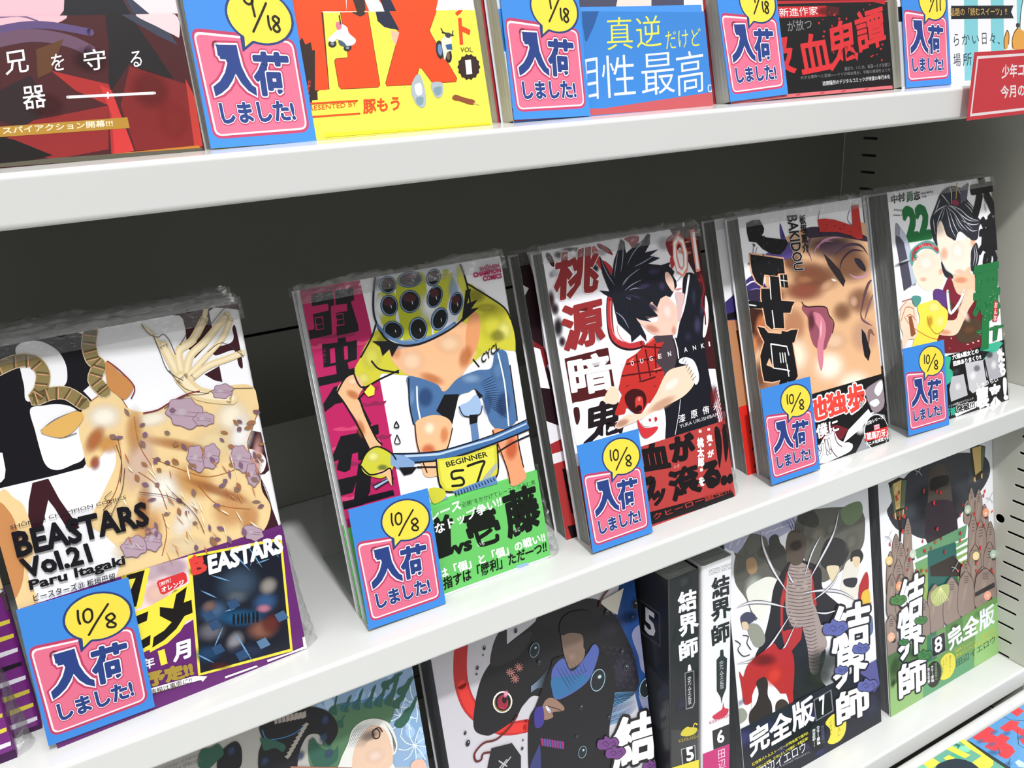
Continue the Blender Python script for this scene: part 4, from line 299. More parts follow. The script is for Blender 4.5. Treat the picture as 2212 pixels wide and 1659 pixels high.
ART['D'] = [["S","d6a981",[329,1543,553,1599,829,1571,1156,1543,1163,1191,1200,755,1217,165,258,315,-157,479,-90,731,10,975,-5,1142,136,1217,174,1342,263,1460]],["B",595,1278,278,115,-0.28,"7a4a36",0.95],["B",489,1193,230,86,-0.16,"8a4a38",0.9],["B",221,1203,122,71,-0.16,"8e4a36",0.95],["B",808,1438,346,109,-0.2,"4a3540",0.95],["B",931,1296,255,137,-0.15,"75503a",0.95],["B",1000,1041,159,112,-0.17,"8a6048",0.9],["B",413,1399,107,72,-0.14,"6b4434",0.9],["B",364,978,126,146,-0.18,"b9805e",0.8],["B",1002,792,160,140,-0.18,"c9a088",0.7],["B",332,780,182,161,-0.32,"fbe6cc",0.98],["B",638,650,191,137,-0.19,"fdeed8",0.95],["B",853,464,219,140,-0.21,"fff0da",0.95],["B",60,966,95,117,-0.18,"8a4a34",0.8],["B",711,811,153,83,-0.18,"e4bfa0",0.9],["B",18,708,104,130,-0.2,"6a3a28",0.8],["B",116,553,178,132,-0.22,"a8704e",0.8],["B",703,1193,88,45,0.24,"e0b088",0.6],["B",501,1265,118,39,-0.15,"a87050",0.8],["C","6b5068",22,[570,1591,598,1534,561,1472,591,1373],2],["C","c48aa8",14,[649,1446,703,1493,818,1504,960,1486],2],["C","b07a98",12,[616,1410,642,1460,722,1490,805,1479],2],["C","b985a0",16,[913,1243,985,1204,1065,1206,1120,1240],2],["C","3a2a34",20,[800,1384,923,1435,1057,1417,1125,1338],2],["C","2e2028",16,[830,1270,871,1346,975,1394,1090,1371],2],["C","5a4048",26,[984,937,1044,1069,1096,1145,1139,1167],2],["C","7a5860",22,[1018,896,1073,993,1135,1068],2],["C","6a4854",16,[990,972,1000,906,1091,847],2],["C","7a5a48",30,[1031,715,1057,818,1101,774],2],["S","362a3c",[552,1593,645,1598,717,1582,827,1558,993,1509,1107,1480,1139,1434,1006,1466,819,1511,652,1526,580,1536]],["S","8e4c5c",[466,1102,526,1075,600,1073,671,1047,682,997,719,928,702,875,654,815,609,768,522,812,492,921,496,1002,451,1071]],["S","c9788a",[543,1035,601,1018,639,963,643,893,604,796,588,695,559,631,542,704,549,807,583,904,548,979]],["B",599,915,16,88,-0.19,"efb8c0",0.9],["B",521,984,45,81,-0.18,"5a2a30",0.7],["B",932,1045,48,48,-0.17,"d0a488",0.8],["B",816,994,116,88,-0.16,"7a4e3a",0.7],["B",932,1045,48,48,-0.17,"d0a488",0.8],["C","2a1a18",8,[455,1121,490,1084,599,1069,671,1047,687,996,725,934,701,869]],["P","2a2024",[700,1412,758,1363,840,1275,877,1200,852,1162,804,1225,734,1325]],["B",770,1220,35,12,-0.4,"f4e0d0",0.95],["P","1d1a20",[981,846,1014,804,1044,670,1015,611,981,653,972,755]],["S","27222e",[986,1337,1043,1321,1083,1260,1069,1234,1008,1285]],["S","3a2f6a",[-8,1331,74,1364,121,1337,177,1256,223,1216,133,1198,-1,1220,-10,1267]],["C","e8e4f0",9,[-4,1305,50,1322,117,1312]],["C","8a80b0",6,[-2,1265,76,1273,133,1250]],["S","2f2540",[-10,1267,108,1261,136,1217,97,1190,-2,1213]],["P","141216",[-3,1207,164,1173,156,1128,-3,1158]],["L","e8e8ec",8,[1,1180,58,1164]],["P","3a1e16",[2,1157,121,1127,71,1030,-9,913,-10,1012]],["B",73,1043,50,86,-0.45,"c8744a",0.8],["B",0,911,33,97,-0.18,"e08a50",0.8],["S","4a3f80",[347,1659,365,1604,390,1535,445,1488,408,1479,346,1541,335,1595]],["S","5a4a90",[175,1460,215,1487,281,1464,375,1497,416,1531,419,1438,345,1422,261,1448]],["C","5c4f88",5,[104,1548,89,1511,95,1465]],["C","5c4f88",4,[127,1532,108,1495,107,1463]],["C","6a5f8a",5,[707,1694,690,1649]],["C","6a5f8a",5,[988,1667,959,1609,1000,1556]],["L","e6b08c",20,[61,1497,337,1427,335,1331,278,1340,267,1325,158,1351,142,1308,133,1277,83,1317,59,1379,56,1438,61,1497]],["L","e6b08c",20,[203,1335,279,1318,276,1161,393,1135,367,1112,342,1069,281,1080,274,977,179,998,169,986,123,1028,114,1135,109,1208,118,1266,186,1255,203,1335]],["L","e6b08c",20,[49,1028,103,1011,131,973,242,946,249,965,296,950,333,956,391,949,347,872,328,869,342,641,284,592,245,627,246,525,187,496,161,611,185,647,114,648,47,669,40,731,40,837,88,921,63,979,49,1028]],["P","141316",[60,1695,113,1707,176,1703,189,1678,205,1644,197,1619,177,1602,213,1585,383,1546,392,1521,364,1486,315,1459,247,1472,175,1512,124,1564,66,1578,58,1631]],["P","141316",[61,1497,337,1427,335,1331,278,1340,267,1325,158,1351,142,1308,133,1277,83,1317,59,1379,56,1438]],["P","141316",[203,1335,279,1318,276,1161,393,1135,367,1112,342,1069,281,1080,274,977,179,998,169,986,123,1028,114,1135,109,1208,118,1266,186,1255]],["P","141316",[49,1028,103,1011,131,973,242,946,249,965,296,950,333,956,391,949,347,872,328,869,342,641,284,592,245,627,246,525,187,496,161,611,185,647,114,648,47,669,40,731,40,837,88,921,63,979]],["P","141316",[290,1331,351,1321,351,1235,287,1252]],["L","f0e0d8",7,[287,1328,287,1252]],["L","f0e0d8",5,[320,1323,317,1247]],["L","f0e0d8",5,[289,1295,349,1279]],["L","f0e8e4",8,[199,1329,190,1185]],["L","f0e8e4",9,[188,1109,188,999]],["P","141316",[-3,1207,163,1166,156,1128,90,1146]],["L","f2f0f0",9,[141,898,276,855,285,796]],["L","f2f0f0",9,[141,898,137,738,252,701,273,690]],["L","f2f0f0",9,[258,740,263,658]],["L","f2f0f0",8,[209,824,209,760]],["L","f2f0f0",8,[231,820,231,756]],["L","f2f0f0",8,[252,816,253,752]],["P","e6b08c",[114,809,137,738,81,769]],["B",183,1544,11,12,-0.09,"3a3a40",0.8],["B",282,1362,12,13,-0.17,"3a3a40",0.8],["B",107,1548,11,12,-0.09,"3a3a40",0.8],["B",90,1464,12,12,-0.08,"3a3a40",0.8],["B",362,1577,12,12,-0.08,"3a3a40",0.8],["B",292,1555,12,13,-0.17,"3a3a40",0.8],["B",39,1439,12,12,-0.17,"3a3a40",0.8],["B",169,1613,11,12,-0.09,"3a3a40",0.8],["B",194,1590,12,13,-0.17,"3a3a40",0.8],["B",175,1523,12,13,-0.17,"3a3a40",0.8],["B",170,1477,12,12,-0.08,"3a3a40",0.8],["B",156,1639,12,13,-0.08,"3a3a40",0.8],["B",94,1643,12,12,-0.08,"3a3a40",0.8],["B",213,1546,12,13,-0.17,"3a3a40",0.8],["B",294,1487,12,13,-0.17,"3a3a40",0.8],["B",239,1339,12,13,-0.17,"3a3a40",0.8],["B",92,1672,12,12,-0.08,"3a3a40",0.8],["B",97,1553,11,13,-0.18,"3a3a40",0.8],["B",210,1421,11,13,-0.18,"3a3a40",0.8],["B",130,1360,12,12,-0.08,"3a3a40",0.8],["P","bf322e",[1008,1698,1075,1695,1084,1462,1035,1462,962,1499,852,1537,685,1559,680,1644,745,1641,836,1621,927,1589,1000,1556]],["B",694,1548,8,5,-0.12,"3a1010",0.9],["B",770,1534,8,4,-0.12,"3a1010",0.9],["B",704,1536,8,5,-0.12,"3a1010",0.9],["B",975,1498,9,5,-0.11,"3a1010",0.9],["B",917,1573,9,5,-0.22,"3a1010",0.9],["B",1063,1532,9,5,-0.11,"3a1010",0.9],["B",726,1562,9,5,-0.11,"3a1010",0.9],["B",882,1553,9,5,-0.11,"3a1010",0.9],["B",759,1597,8,5,-0.12,"3a1010",0.9],["B",914,1550,8,4,-0.12,"3a1010",0.9],["B",744,1573,9,4,-0.11,"3a1010",0.9],["B",966,1522,8,5,-0.12,"3a1010",0.9],["B",873,1560,9,4,-0.11,"3a1010",0.9],["B",834,1579,8,5,-0.12,"3a1010",0.9],["V","板垣恵介","141316",0.03,[515,1444,570,1440,518,1690]],["T","BAKIDOU","f4f0f0",0.045,[412,1698,415,1336,498,1694]],["T","BAKIDOU","141316",0.028,[412,1698,415,1336,498,1694]]]
ART['Dband'] = [["P","171617",[-73,483,1264,505,1266,-197,-74,-61]],["P","8d8f94",[846,49,1006,238,1114,199,1135,61,984,23,928,-8,776,-14]],["B",862,155,59,49,-0.24,"d8d8dc",0.9],["P","e8e4ea",[746,175,961,277,977,245,1017,243,862,155,674,91]],["S","8d8088",[952,417,1048,447,1131,452,1139,370,1112,258,1016,236,968,319,954,366]],["S","e9e6ea",[1066,429,1120,447,1121,388,1074,347,1038,384]],["S","dcd8de",[978,317,1051,330,1076,295,1023,278]],["P","6a2028",[432,263,647,234,747,182,679,126,439,184]],["S","e6e2e8",[434,93,514,180,603,201,642,135,713,89,769,68,742,24,583,6,486,2,414,27]],["C","4a3038",7,[549,157,573,66,613,13]],["C","4a3038",7,[611,185,628,110,706,47]],["C","4a3038",7,[512,166,519,93]],["S","f0eef2",[674,91,742,86,766,47,723,29,677,47]],["T","池","f6f2f2",0.1,[383,309,567,309,389,461]],["T","独","f6f2f2",0.1,[577,310,755,302,572,463]],["T","歩","f6f2f2",0.1,[773,291,932,284,772,477]],["T","池","d8433a",0.045,[383,309,567,309,389,461]],["T","独","d8433a",0.045,[577,310,755,302,572,463]],["T","歩","d8433a",0.045,[773,291,932,284,772,477]],["T","が","f4f2f2",0.06,[875,304,925,304,876,347]],["T","が","161516",0.01,[875,304,925,304,876,347]],["T","僕に","2a1216",0.06,[448,182,655,189,443,274]],["T","僕に","f4f2f2",0.03,[448,182,655,189,443,274]],["T","ッ!!","2a1216",0.06,[425,39,560,48,424,152]],["T","ッ!!","f4f2f2",0.03,[425,39,560,48,424,152]],["E","e8e8ea",[1011,98,122,-29,-19,-127]],["E","121112",[1014,97,116,-28,-18,-121]],["T","刃牙シリーズ","f4f4f4",0.03,[924,166,1100,176,918,192]],["P","e8b0b8",[993,149,1049,149,1049,114,993,116]],["T","第3部","b83038",0,[992,123,1047,121,992,142]],["P","cf2f2e",[894,114,1127,111,1126,37,892,56]],["T","「範馬刃牙」","f6eef0",0.03,[894,63,1120,46,896,114]],["T","アニメ化決定ッ!!","f4f4f4",0.03,[897,19,1123,19,894,45]],["T","バキ道","171617",0.02,[-220,114,-133,119,-209,179]]]
ART['Dback'] = [["P","3a2f6a",[0,1200,130,1260,130,1060,0,1080]],["P","b9805a",[0,1080,130,1060,130,400,0,400]],["P","5a2c1c",[60,1000,130,1000,130,400,100,400]],["P","141316",[0,1120,130,1130,130,1080,0,1080]]]
ART['Dbackband'] = [["P","1a0f0f",[60,60,110,70,120,100,80,96]],["P","1a0f0f",[80,120,110,130,120,160,80,156]],["P","1a0f0f",[60,180,110,190,120,220,80,216]],["P","1a0f0f",[80,240,110,250,120,280,80,276]],["P","1a0f0f",[60,300,110,310,120,340,80,336]],["P","1a0f0f",[80,360,110,370,120,400,80,396]]]
ART['E'] = [["T","中村","16161a",0.05,[35,1658,172,1665,36,1714]],["T","勇","1f6848",0.05,[188,1653,252,1657,193,1717]],["T","志","16161a",0.05,[265,1657,329,1660,267,1715]],["T","NAKAMURA","16161a",0.03,[342,1688,472,1689,342,1703]],["T","YUJI","16161a",0.03,[344,1662,394,1662,344,1677]],["T","ROKUDO NO","16161a",0.02,[50,1608,204,1580,52,1620]],["T","ONNA TACHI","16161a",0.02,[38,1570,186,1552,38,1582]],["T","22","2c8048",0.07,[157,1387,402,1380,143,1607]],["T","22","1f6e3c",0.05,[157,1387,402,1380,143,1607]],["S","8d909c",[51,1509,70,1517,98,1484,152,1407,192,1267,210,1068,157,1056,134,1049,108,1179,43,1338,38,1432]],["P","4c4a58",[45,1434,82,1417,119,1372,140,1259,160,1076,157,1056,74,1029,50,1287,39,1388]],["P","b9c2d4",[98,1484,152,1407,192,1267,207,1071,165,1060,140,1259,120,1377,83,1426]],["B",93,1231,20,126,-1.42,"2f2d3a",0.7],["B",160,1247,10,141,-1.47,"e4e8f0",0.7],["S","f6dcc8",[182,1244,252,1274,342,1292,417,1292,469,1228,501,1121,508,1053,463,998,378,981,277,1012,224,1066,196,1131]],["B",330,1197,119,80,-0.14,"fdf0e6",0.9],["B",286,1082,44,20,-0.16,"f3b8a8",0.8],["B",477,1109,30,30,-0.13,"f3b8a8",0.7],["S","5c9c94",[169,1285,214,1324,291,1349,373,1353,451,1318,477,1258,456,1245,401,1284,314,1301,236,1271,200,1216,182,1193,165,1226]],["S","c0323a",[183,1253,212,1309,289,1334,371,1336,455,1297,471,1269,458,1260,389,1306,301,1312,231,1287,195,1237,186,1223]],["L","3a7068",6,[186,1267,212,1260],2],["L","a8d4cc",4,[274,1337,285,1307],2],["L","3a7068",6,[208,1298,230,1280],2],["L","a8d4cc",4,[288,1343,298,1305],2],["L","3a7068",6,[216,1238,235,1258],2],["L","a8d4cc",4,[301,1340,310,1304],2],["L","3a7068",6,[187,1261,249,1261],2],["L","a8d4cc",4,[315,1341,322,1302],2],["L","3a7068",6,[199,1228,247,1240],2],["L","a8d4cc",4,[326,1327,335,1300],2],["L","3a7068",6,[189,1279,235,1238],2],["L","a8d4cc",4,[340,1333,347,1299],2],["L","3a7068",6,[214,1231,237,1264],2],["L","a8d4cc",4,[353,1324,360,1297],2],["L","3a7068",6,[213,1276,260,1293],2],["L","a8d4cc",4,[367,1329,372,1295],2],["L","3a7068",6,[215,1231,228,1290],2],["L","a8d4cc",4,[379,1324,384,1293],2],["L","3a7068",6,[211,1245,260,1253],2],["L","a8d4cc",4,[392,1320,397,1292],2],["L","3a7068",6,[205,1271,233,1275],2],["L","a8d4cc",4,[406,1322,409,1290],2],["L","3a7068",6,[216,1277,210,1260],2],["L","a8d4cc",4,[420,1323,422,1288],2],["L","3a7068",6,[199,1292,258,1288],2],["L","a8d4cc",4,[433,1321,435,1287],2],["L","3a7068",6,[212,1259,220,1246],2],["L","a8d4cc",4,[446,1318,447,1285],2],["S","f8e2d2",[479,1426,539,1479,605,1461,664,1315,885,1322,884,1249,815,1138,762,1093,655,1057,567,1096,507,1166,486,1241,467,1326]],["B",678,1235,100,92,-0.14,"fdf2e8",0.95],["B",531,1235,53,61,-0.13,"f0b898",0.7],["B",856,1279,39,52,-0.13,"f0b898",0.7],["B",682,1079,69,26,-0.16,"f2c8b4",0.7],["S","f0c0a0",[619,1072,687,1057,803,1103,804,1050,865,1020,886,932,748,848,600,924,594,998]],["B",689,1015,94,31,-0.15,"e09a70",0.7],["S","2a2c34",[413,1495,450,1551,486,1597,541,1671,605,1705,683,1714,743,1700,794,1674,832,1598,888,1540,905,1486,969,1416,940,1378,914,1297,857,1289,806,1322,734,1373,693,1362,664,1315,620,1336,571,1368,543,1448,517,1482,479,1426,463,1357,463,1301,426,1361,413,1434]],["S","2a2c34",[834,1224,895,1268,918,1192,900,1115,855,1069,815,1069,817,1153]],["S","2a2c34",[494,1184,532,1116,602,1065,591,1040,525,1066,494,1122]],["C","d0d2dc",7,[605,1578,664,1561,749,1495,836,1443,930,1426],2],["C","d0d2dc",7,[589,1575,609,1491,629,1407,674,1329],2],["C","d0d2dc",7,[597,1574,674,1514,740,1424,811,1363],2],["C","d0d2dc",7,[574,1577,522,1522,483,1456,474,1381],2],["C","d0d2dc",7,[605,1583,512,1563,448,1531],2],["C","d0d2dc",7,[628,1580,738,1537,839,1463,946,1424],2],["C","d0d2dc",7,[643,1574,575,1647,548,1670],2],["C","d0d2dc",7,[651,1578,661,1663,652,1710],2],["C","d0d2dc",7,[612,1572,663,1433,715,1349],2],["C","d0d2dc",7,[744,1454,856,1409,943,1404],2],["C","d0d2dc",7,[778,1419,850,1363,922,1359],2],["C","d0d2dc",7,[536,1636,500,1585,472,1548],2],["C","d0d2dc",7,[727,1697,773,1625,759,1576],2],["C","d0d2dc",7,[878,1260,891,1169,856,1079],2],["C","d0d2dc",7,[861,1252,867,1172,834,1098],2],["C","d0d2dc",7,[822,1579,872,1542,899,1498],2],["C","d0d2dc",7,[797,1571,854,1524,895,1467],2],["C","d0d2dc",7,[444,1501,445,1450,452,1389],2],["C","8d90a0",9,[620,1576,713,1520,803,1426,875,1365],2],["C","8d90a0",9,[582,1576,552,1518,524,1481],2],["C","8d90a0",9,[672,1504,709,1427,757,1375],2],["S","564f66",[781,1691,858,1716,850,1679,825,1604,791,1587,755,1612,762,1663]],["C","c89a50",9,[735,1732,721,1682,706,1618]],["S","8c2c4a",[658,1603,694,1614,730,1594,729,1572,703,1567,666,1581]],["T","六","16161a",0.09,[895,1467,1137,1469,890,1757]],["T","道","16161a",0.065,[917,1186,1146,1192,972,1447]],["T","の","16161a",0.09,[965,1052,1109,1053,965,1185]],["V","ろくどう","3a3a40",0.01,[1017,1481,1039,1481,1017,1619]],["T","悪","1f6e3c",0.05,[826,680,1082,675,851,1048]],["S","7a2434",[539,1045,577,1051,627,930,712,854,502,674,434,874]],["S","5c3a7a",[374,971,448,984,514,923,473,742,405,785]],["S","6a2028",[518,883,616,841,695,866,827,851,910,728,893,588,861,483,461,501,380,592,400,752,471,803]],["E","b04038",[592,737,13,-6,-4,-6]],["E","c98898",[617,566,8,-12,-8,-2]],["E","e0b8c4",[825,526,4,-7,-11,-2]],["E","d8a0b0",[529,682,9,-10,-7,-2]],["E","c98898",[703,523,16,-3,-1,-5]],["E","d8a0b0",[807,571,2,-8,-14,0]],["E","d8a0b0",[721,692,10,-5,-5,-4]],["E","d8a0b0",[830,581,1,-9,-7,0]],["E","c98898",[641,561,7,-4,-4,-4]],["E","c98898",[628,746,5,-14,-6,-1]],["E","c98898",[797,603,4,-8,-13,-2]],["E","e0b8c4",[525,602,2,-6,-7,0]],["E","c98898",[616,683,10,-3,-2,-9]],["E","e0b8c4",[705,602,7,-8,-12,-4]],["E","b04038",[731,481,2,-10,-9,0]],["E","c98898",[599,601,2,-10,-7,0]],["E","e0b8c4",[727,632,4,-12,-10,0]],["E","e0b8c4",[765,524,12,-8,-4,-3]],["E","d8a0b0",[816,616,11,-2,-1,-6]],["E","c98898",[820,771,0,-13,-10,1]],["E","e0b8c4",[698,615,12,-12,-7,-4]],["E","b04038",[866,654,14,-11,-9,-4]],["E","c98898",[733,640,4,-10,-14,-1]],["E","e0b8c4",[625,612,3,-6,-6,-1]],["E","b04038",[497,532,10,-8,-7,-3]],["E","c98898",[598,611,5,-12,-12,-1]],["S","4a3a2c",[617,695,791,710,881,649,860,555,674,538,585,592]],["B",733,630,115,51,-0.17,"6a4a34",0.8],["C","e8ecea",26,[528,956,526,869,544,790,656,860,703,929]],["C","3a7a54",9,[541,954,544,866,555,801]],["S","5c3a7a",[381,955,472,953,506,860,453,806,388,867]],["S","f4c8ac",[708,896,770,931,834,908,827,851,742,782,675,704,589,624,478,631,390,666,464,741,584,733,628,782]],["B",683,767,41,108,0.7,"fbe0cc",0.8],["B",463,659,83,25,-0.18,"e09a78",0.7],["S","f2d84e",[194,899,294,913,393,912,451,862,509,809,495,735,447,681,397,652,362,595,436,594,305,581,109,593,127,664,173,742,209,810]],["B",369,864,91,49,-0.17,"f8ec90",0.9],["B",311,768,45,55,-0.18,"c89a30",0.7],["B",418,749,55,55,-0.18,"fbf0a0",0.7],["C","8a6a20",6,[285,809,306,725,371,663,447,681]],["S","f4ccb4",[-3,804,29,920,86,953,144,926,179,852,172,730,138,674,67,675,35,632,-33,583,-25,667,20,714]],["C","a8603c",6,[43,960,140,963,153,930]],["C","a8603c",6,[51,886,81,912,148,888,148,821]],["C","a8603c",6,[8,820,51,886]],["C","a8603c",6,[72,846,116,851,163,800]],["P","8a5230",[89,843,124,840,150,703,109,689,97,700]],["C","b02c34",4,[46,850,91,788,171,724,313,642,456,604]],["C","b02c34",4,[-29,875,29,920,86,953]],["S","4f9088",[151,980,229,967,233,929,185,900,153,930]],["P","101012",[-46,512,19,511,4,328,-26,303]],["S","c9885c",[-36,559,25,559,19,511,-33,512]],["T","悪","1f6e3c",0.04,[792,722,1098,722,836,1080]],["P","1f6e3c",[887,700,974,691,936,450,847,447]],["P","1f6e3c",[1015,612,1074,605,1041,496,991,492]],["L","1f6e3c",22,[816,596,1133,591]],["L","1f6e3c",22,[837,773,954,772]],["B",994,838,6,4,-0.17,"cfe0c8",0.9],["B",1057,813,6,4,-0.17,"cfe0c8",0.9],["B",1052,731,6,3,0.0,"cfe0c8",0.9],["B",991,715,6,4,-0.17,"cfe0c8",0.9],["B",1006,794,6,3,-0.17,"cfe0c8",0.9],["B",963,596,6,4,-0.17,"cfe0c8",0.9],["B",917,675,6,4,-0.17,"cfe0c8",0.9],["B",949,737,6,4,-0.17,"cfe0c8",0.9],["B",926,701,6,4,-0.17,"cfe0c8",0.9],["B",1031,877,5,3,-0.2,"cfe0c8",0.9],["B",850,571,6,4,-0.17,"cfe0c8",0.9],["B",837,589,6,4,-0.17,"cfe0c8",0.9],["B",1041,853,5,4,-0.2,"cfe0c8",0.9],["B",1007,840,6,4,-0.17,"cfe0c8",0.9],["B",1073,858,6,3,-0.17,"cfe0c8",0.9],["B",890,970,6,4,-0.17,"cfe0c8",0.9],["P","c0303a",[1044,797,1086,790,1058,637,1004,647]],["V","おんな","f4eef0",0.01,[1014,648,1051,645,1045,787]]]
ART['Eband'] = [["P","161616",[-152,496,857,491,1364,490,1403,-103,-141,-77]],["P","3aa888",[843,448,861,516,956,485,1037,500,1113,456,1047,415,934,384,831,352,948,421]],["P","3aa888",[447,491,508,460,480,382,523,348,496,283,437,263,431,367]],["P","b8b8bc",[651,387,863,372,888,169,717,139,665,189]],["P","a0a0a6",[884,381,1099,426,1098,199,921,195,887,242]],["P","b0b0b4",[499,314,632,307,659,138,467,128,459,220]],["B",734,273,67,57,-0.19,"e0e0e4",0.9],["B",985,309,50,52,-0.2,"dcdce0",0.9],["B",555,226,56,51,-0.21,"d8d8dc",0.9],["B",945,395,49,32,-0.18,"4a4a50",0.9],["B",550,343,57,32,-0.19,"3a3a40",0.9],["B",788,321,48,32,-0.19,"707078",0.9],["L","161616",12,[651,387,678,134]],["L","161616",12,[882,368,919,176]],["T","六道&悪女との","f2f2f4",0.04,[524,438,821,432,520,477]],["T","因縁ありまくり!!","f2f2f4",0.04,[528,389,844,382,525,425]],["T","襲来","f4f4f6",0.05,[751,10,1039,-3,759,163]],["S","f4f4f6",[1080,176,1120,168,1107,56,1076,56]],["E","f4f4f6",[1098,25,28,-6,-2,-20]],["T","しゅうらい","f2f2f4",0.02,[775,173,1023,168,769,207]],["P","f2f2f4",[493,31,607,25,748,73,742,22,605,13,508,2]],["T","突破!!!","f4f4f6",0.09,[525,27,728,25,518,84]],["T","突破!!!","161616",0.04,[525,27,728,25,518,84]],["T","万部","2fa080",0.05,[389,29,506,22,387,87]],["T","イン少年悪女のラブパニック!","d8d8dc",0,[438,89,721,92,436,109]],["V","たち","e9e6ea",0.08,[1044,217,1115,209,1038,417]]]
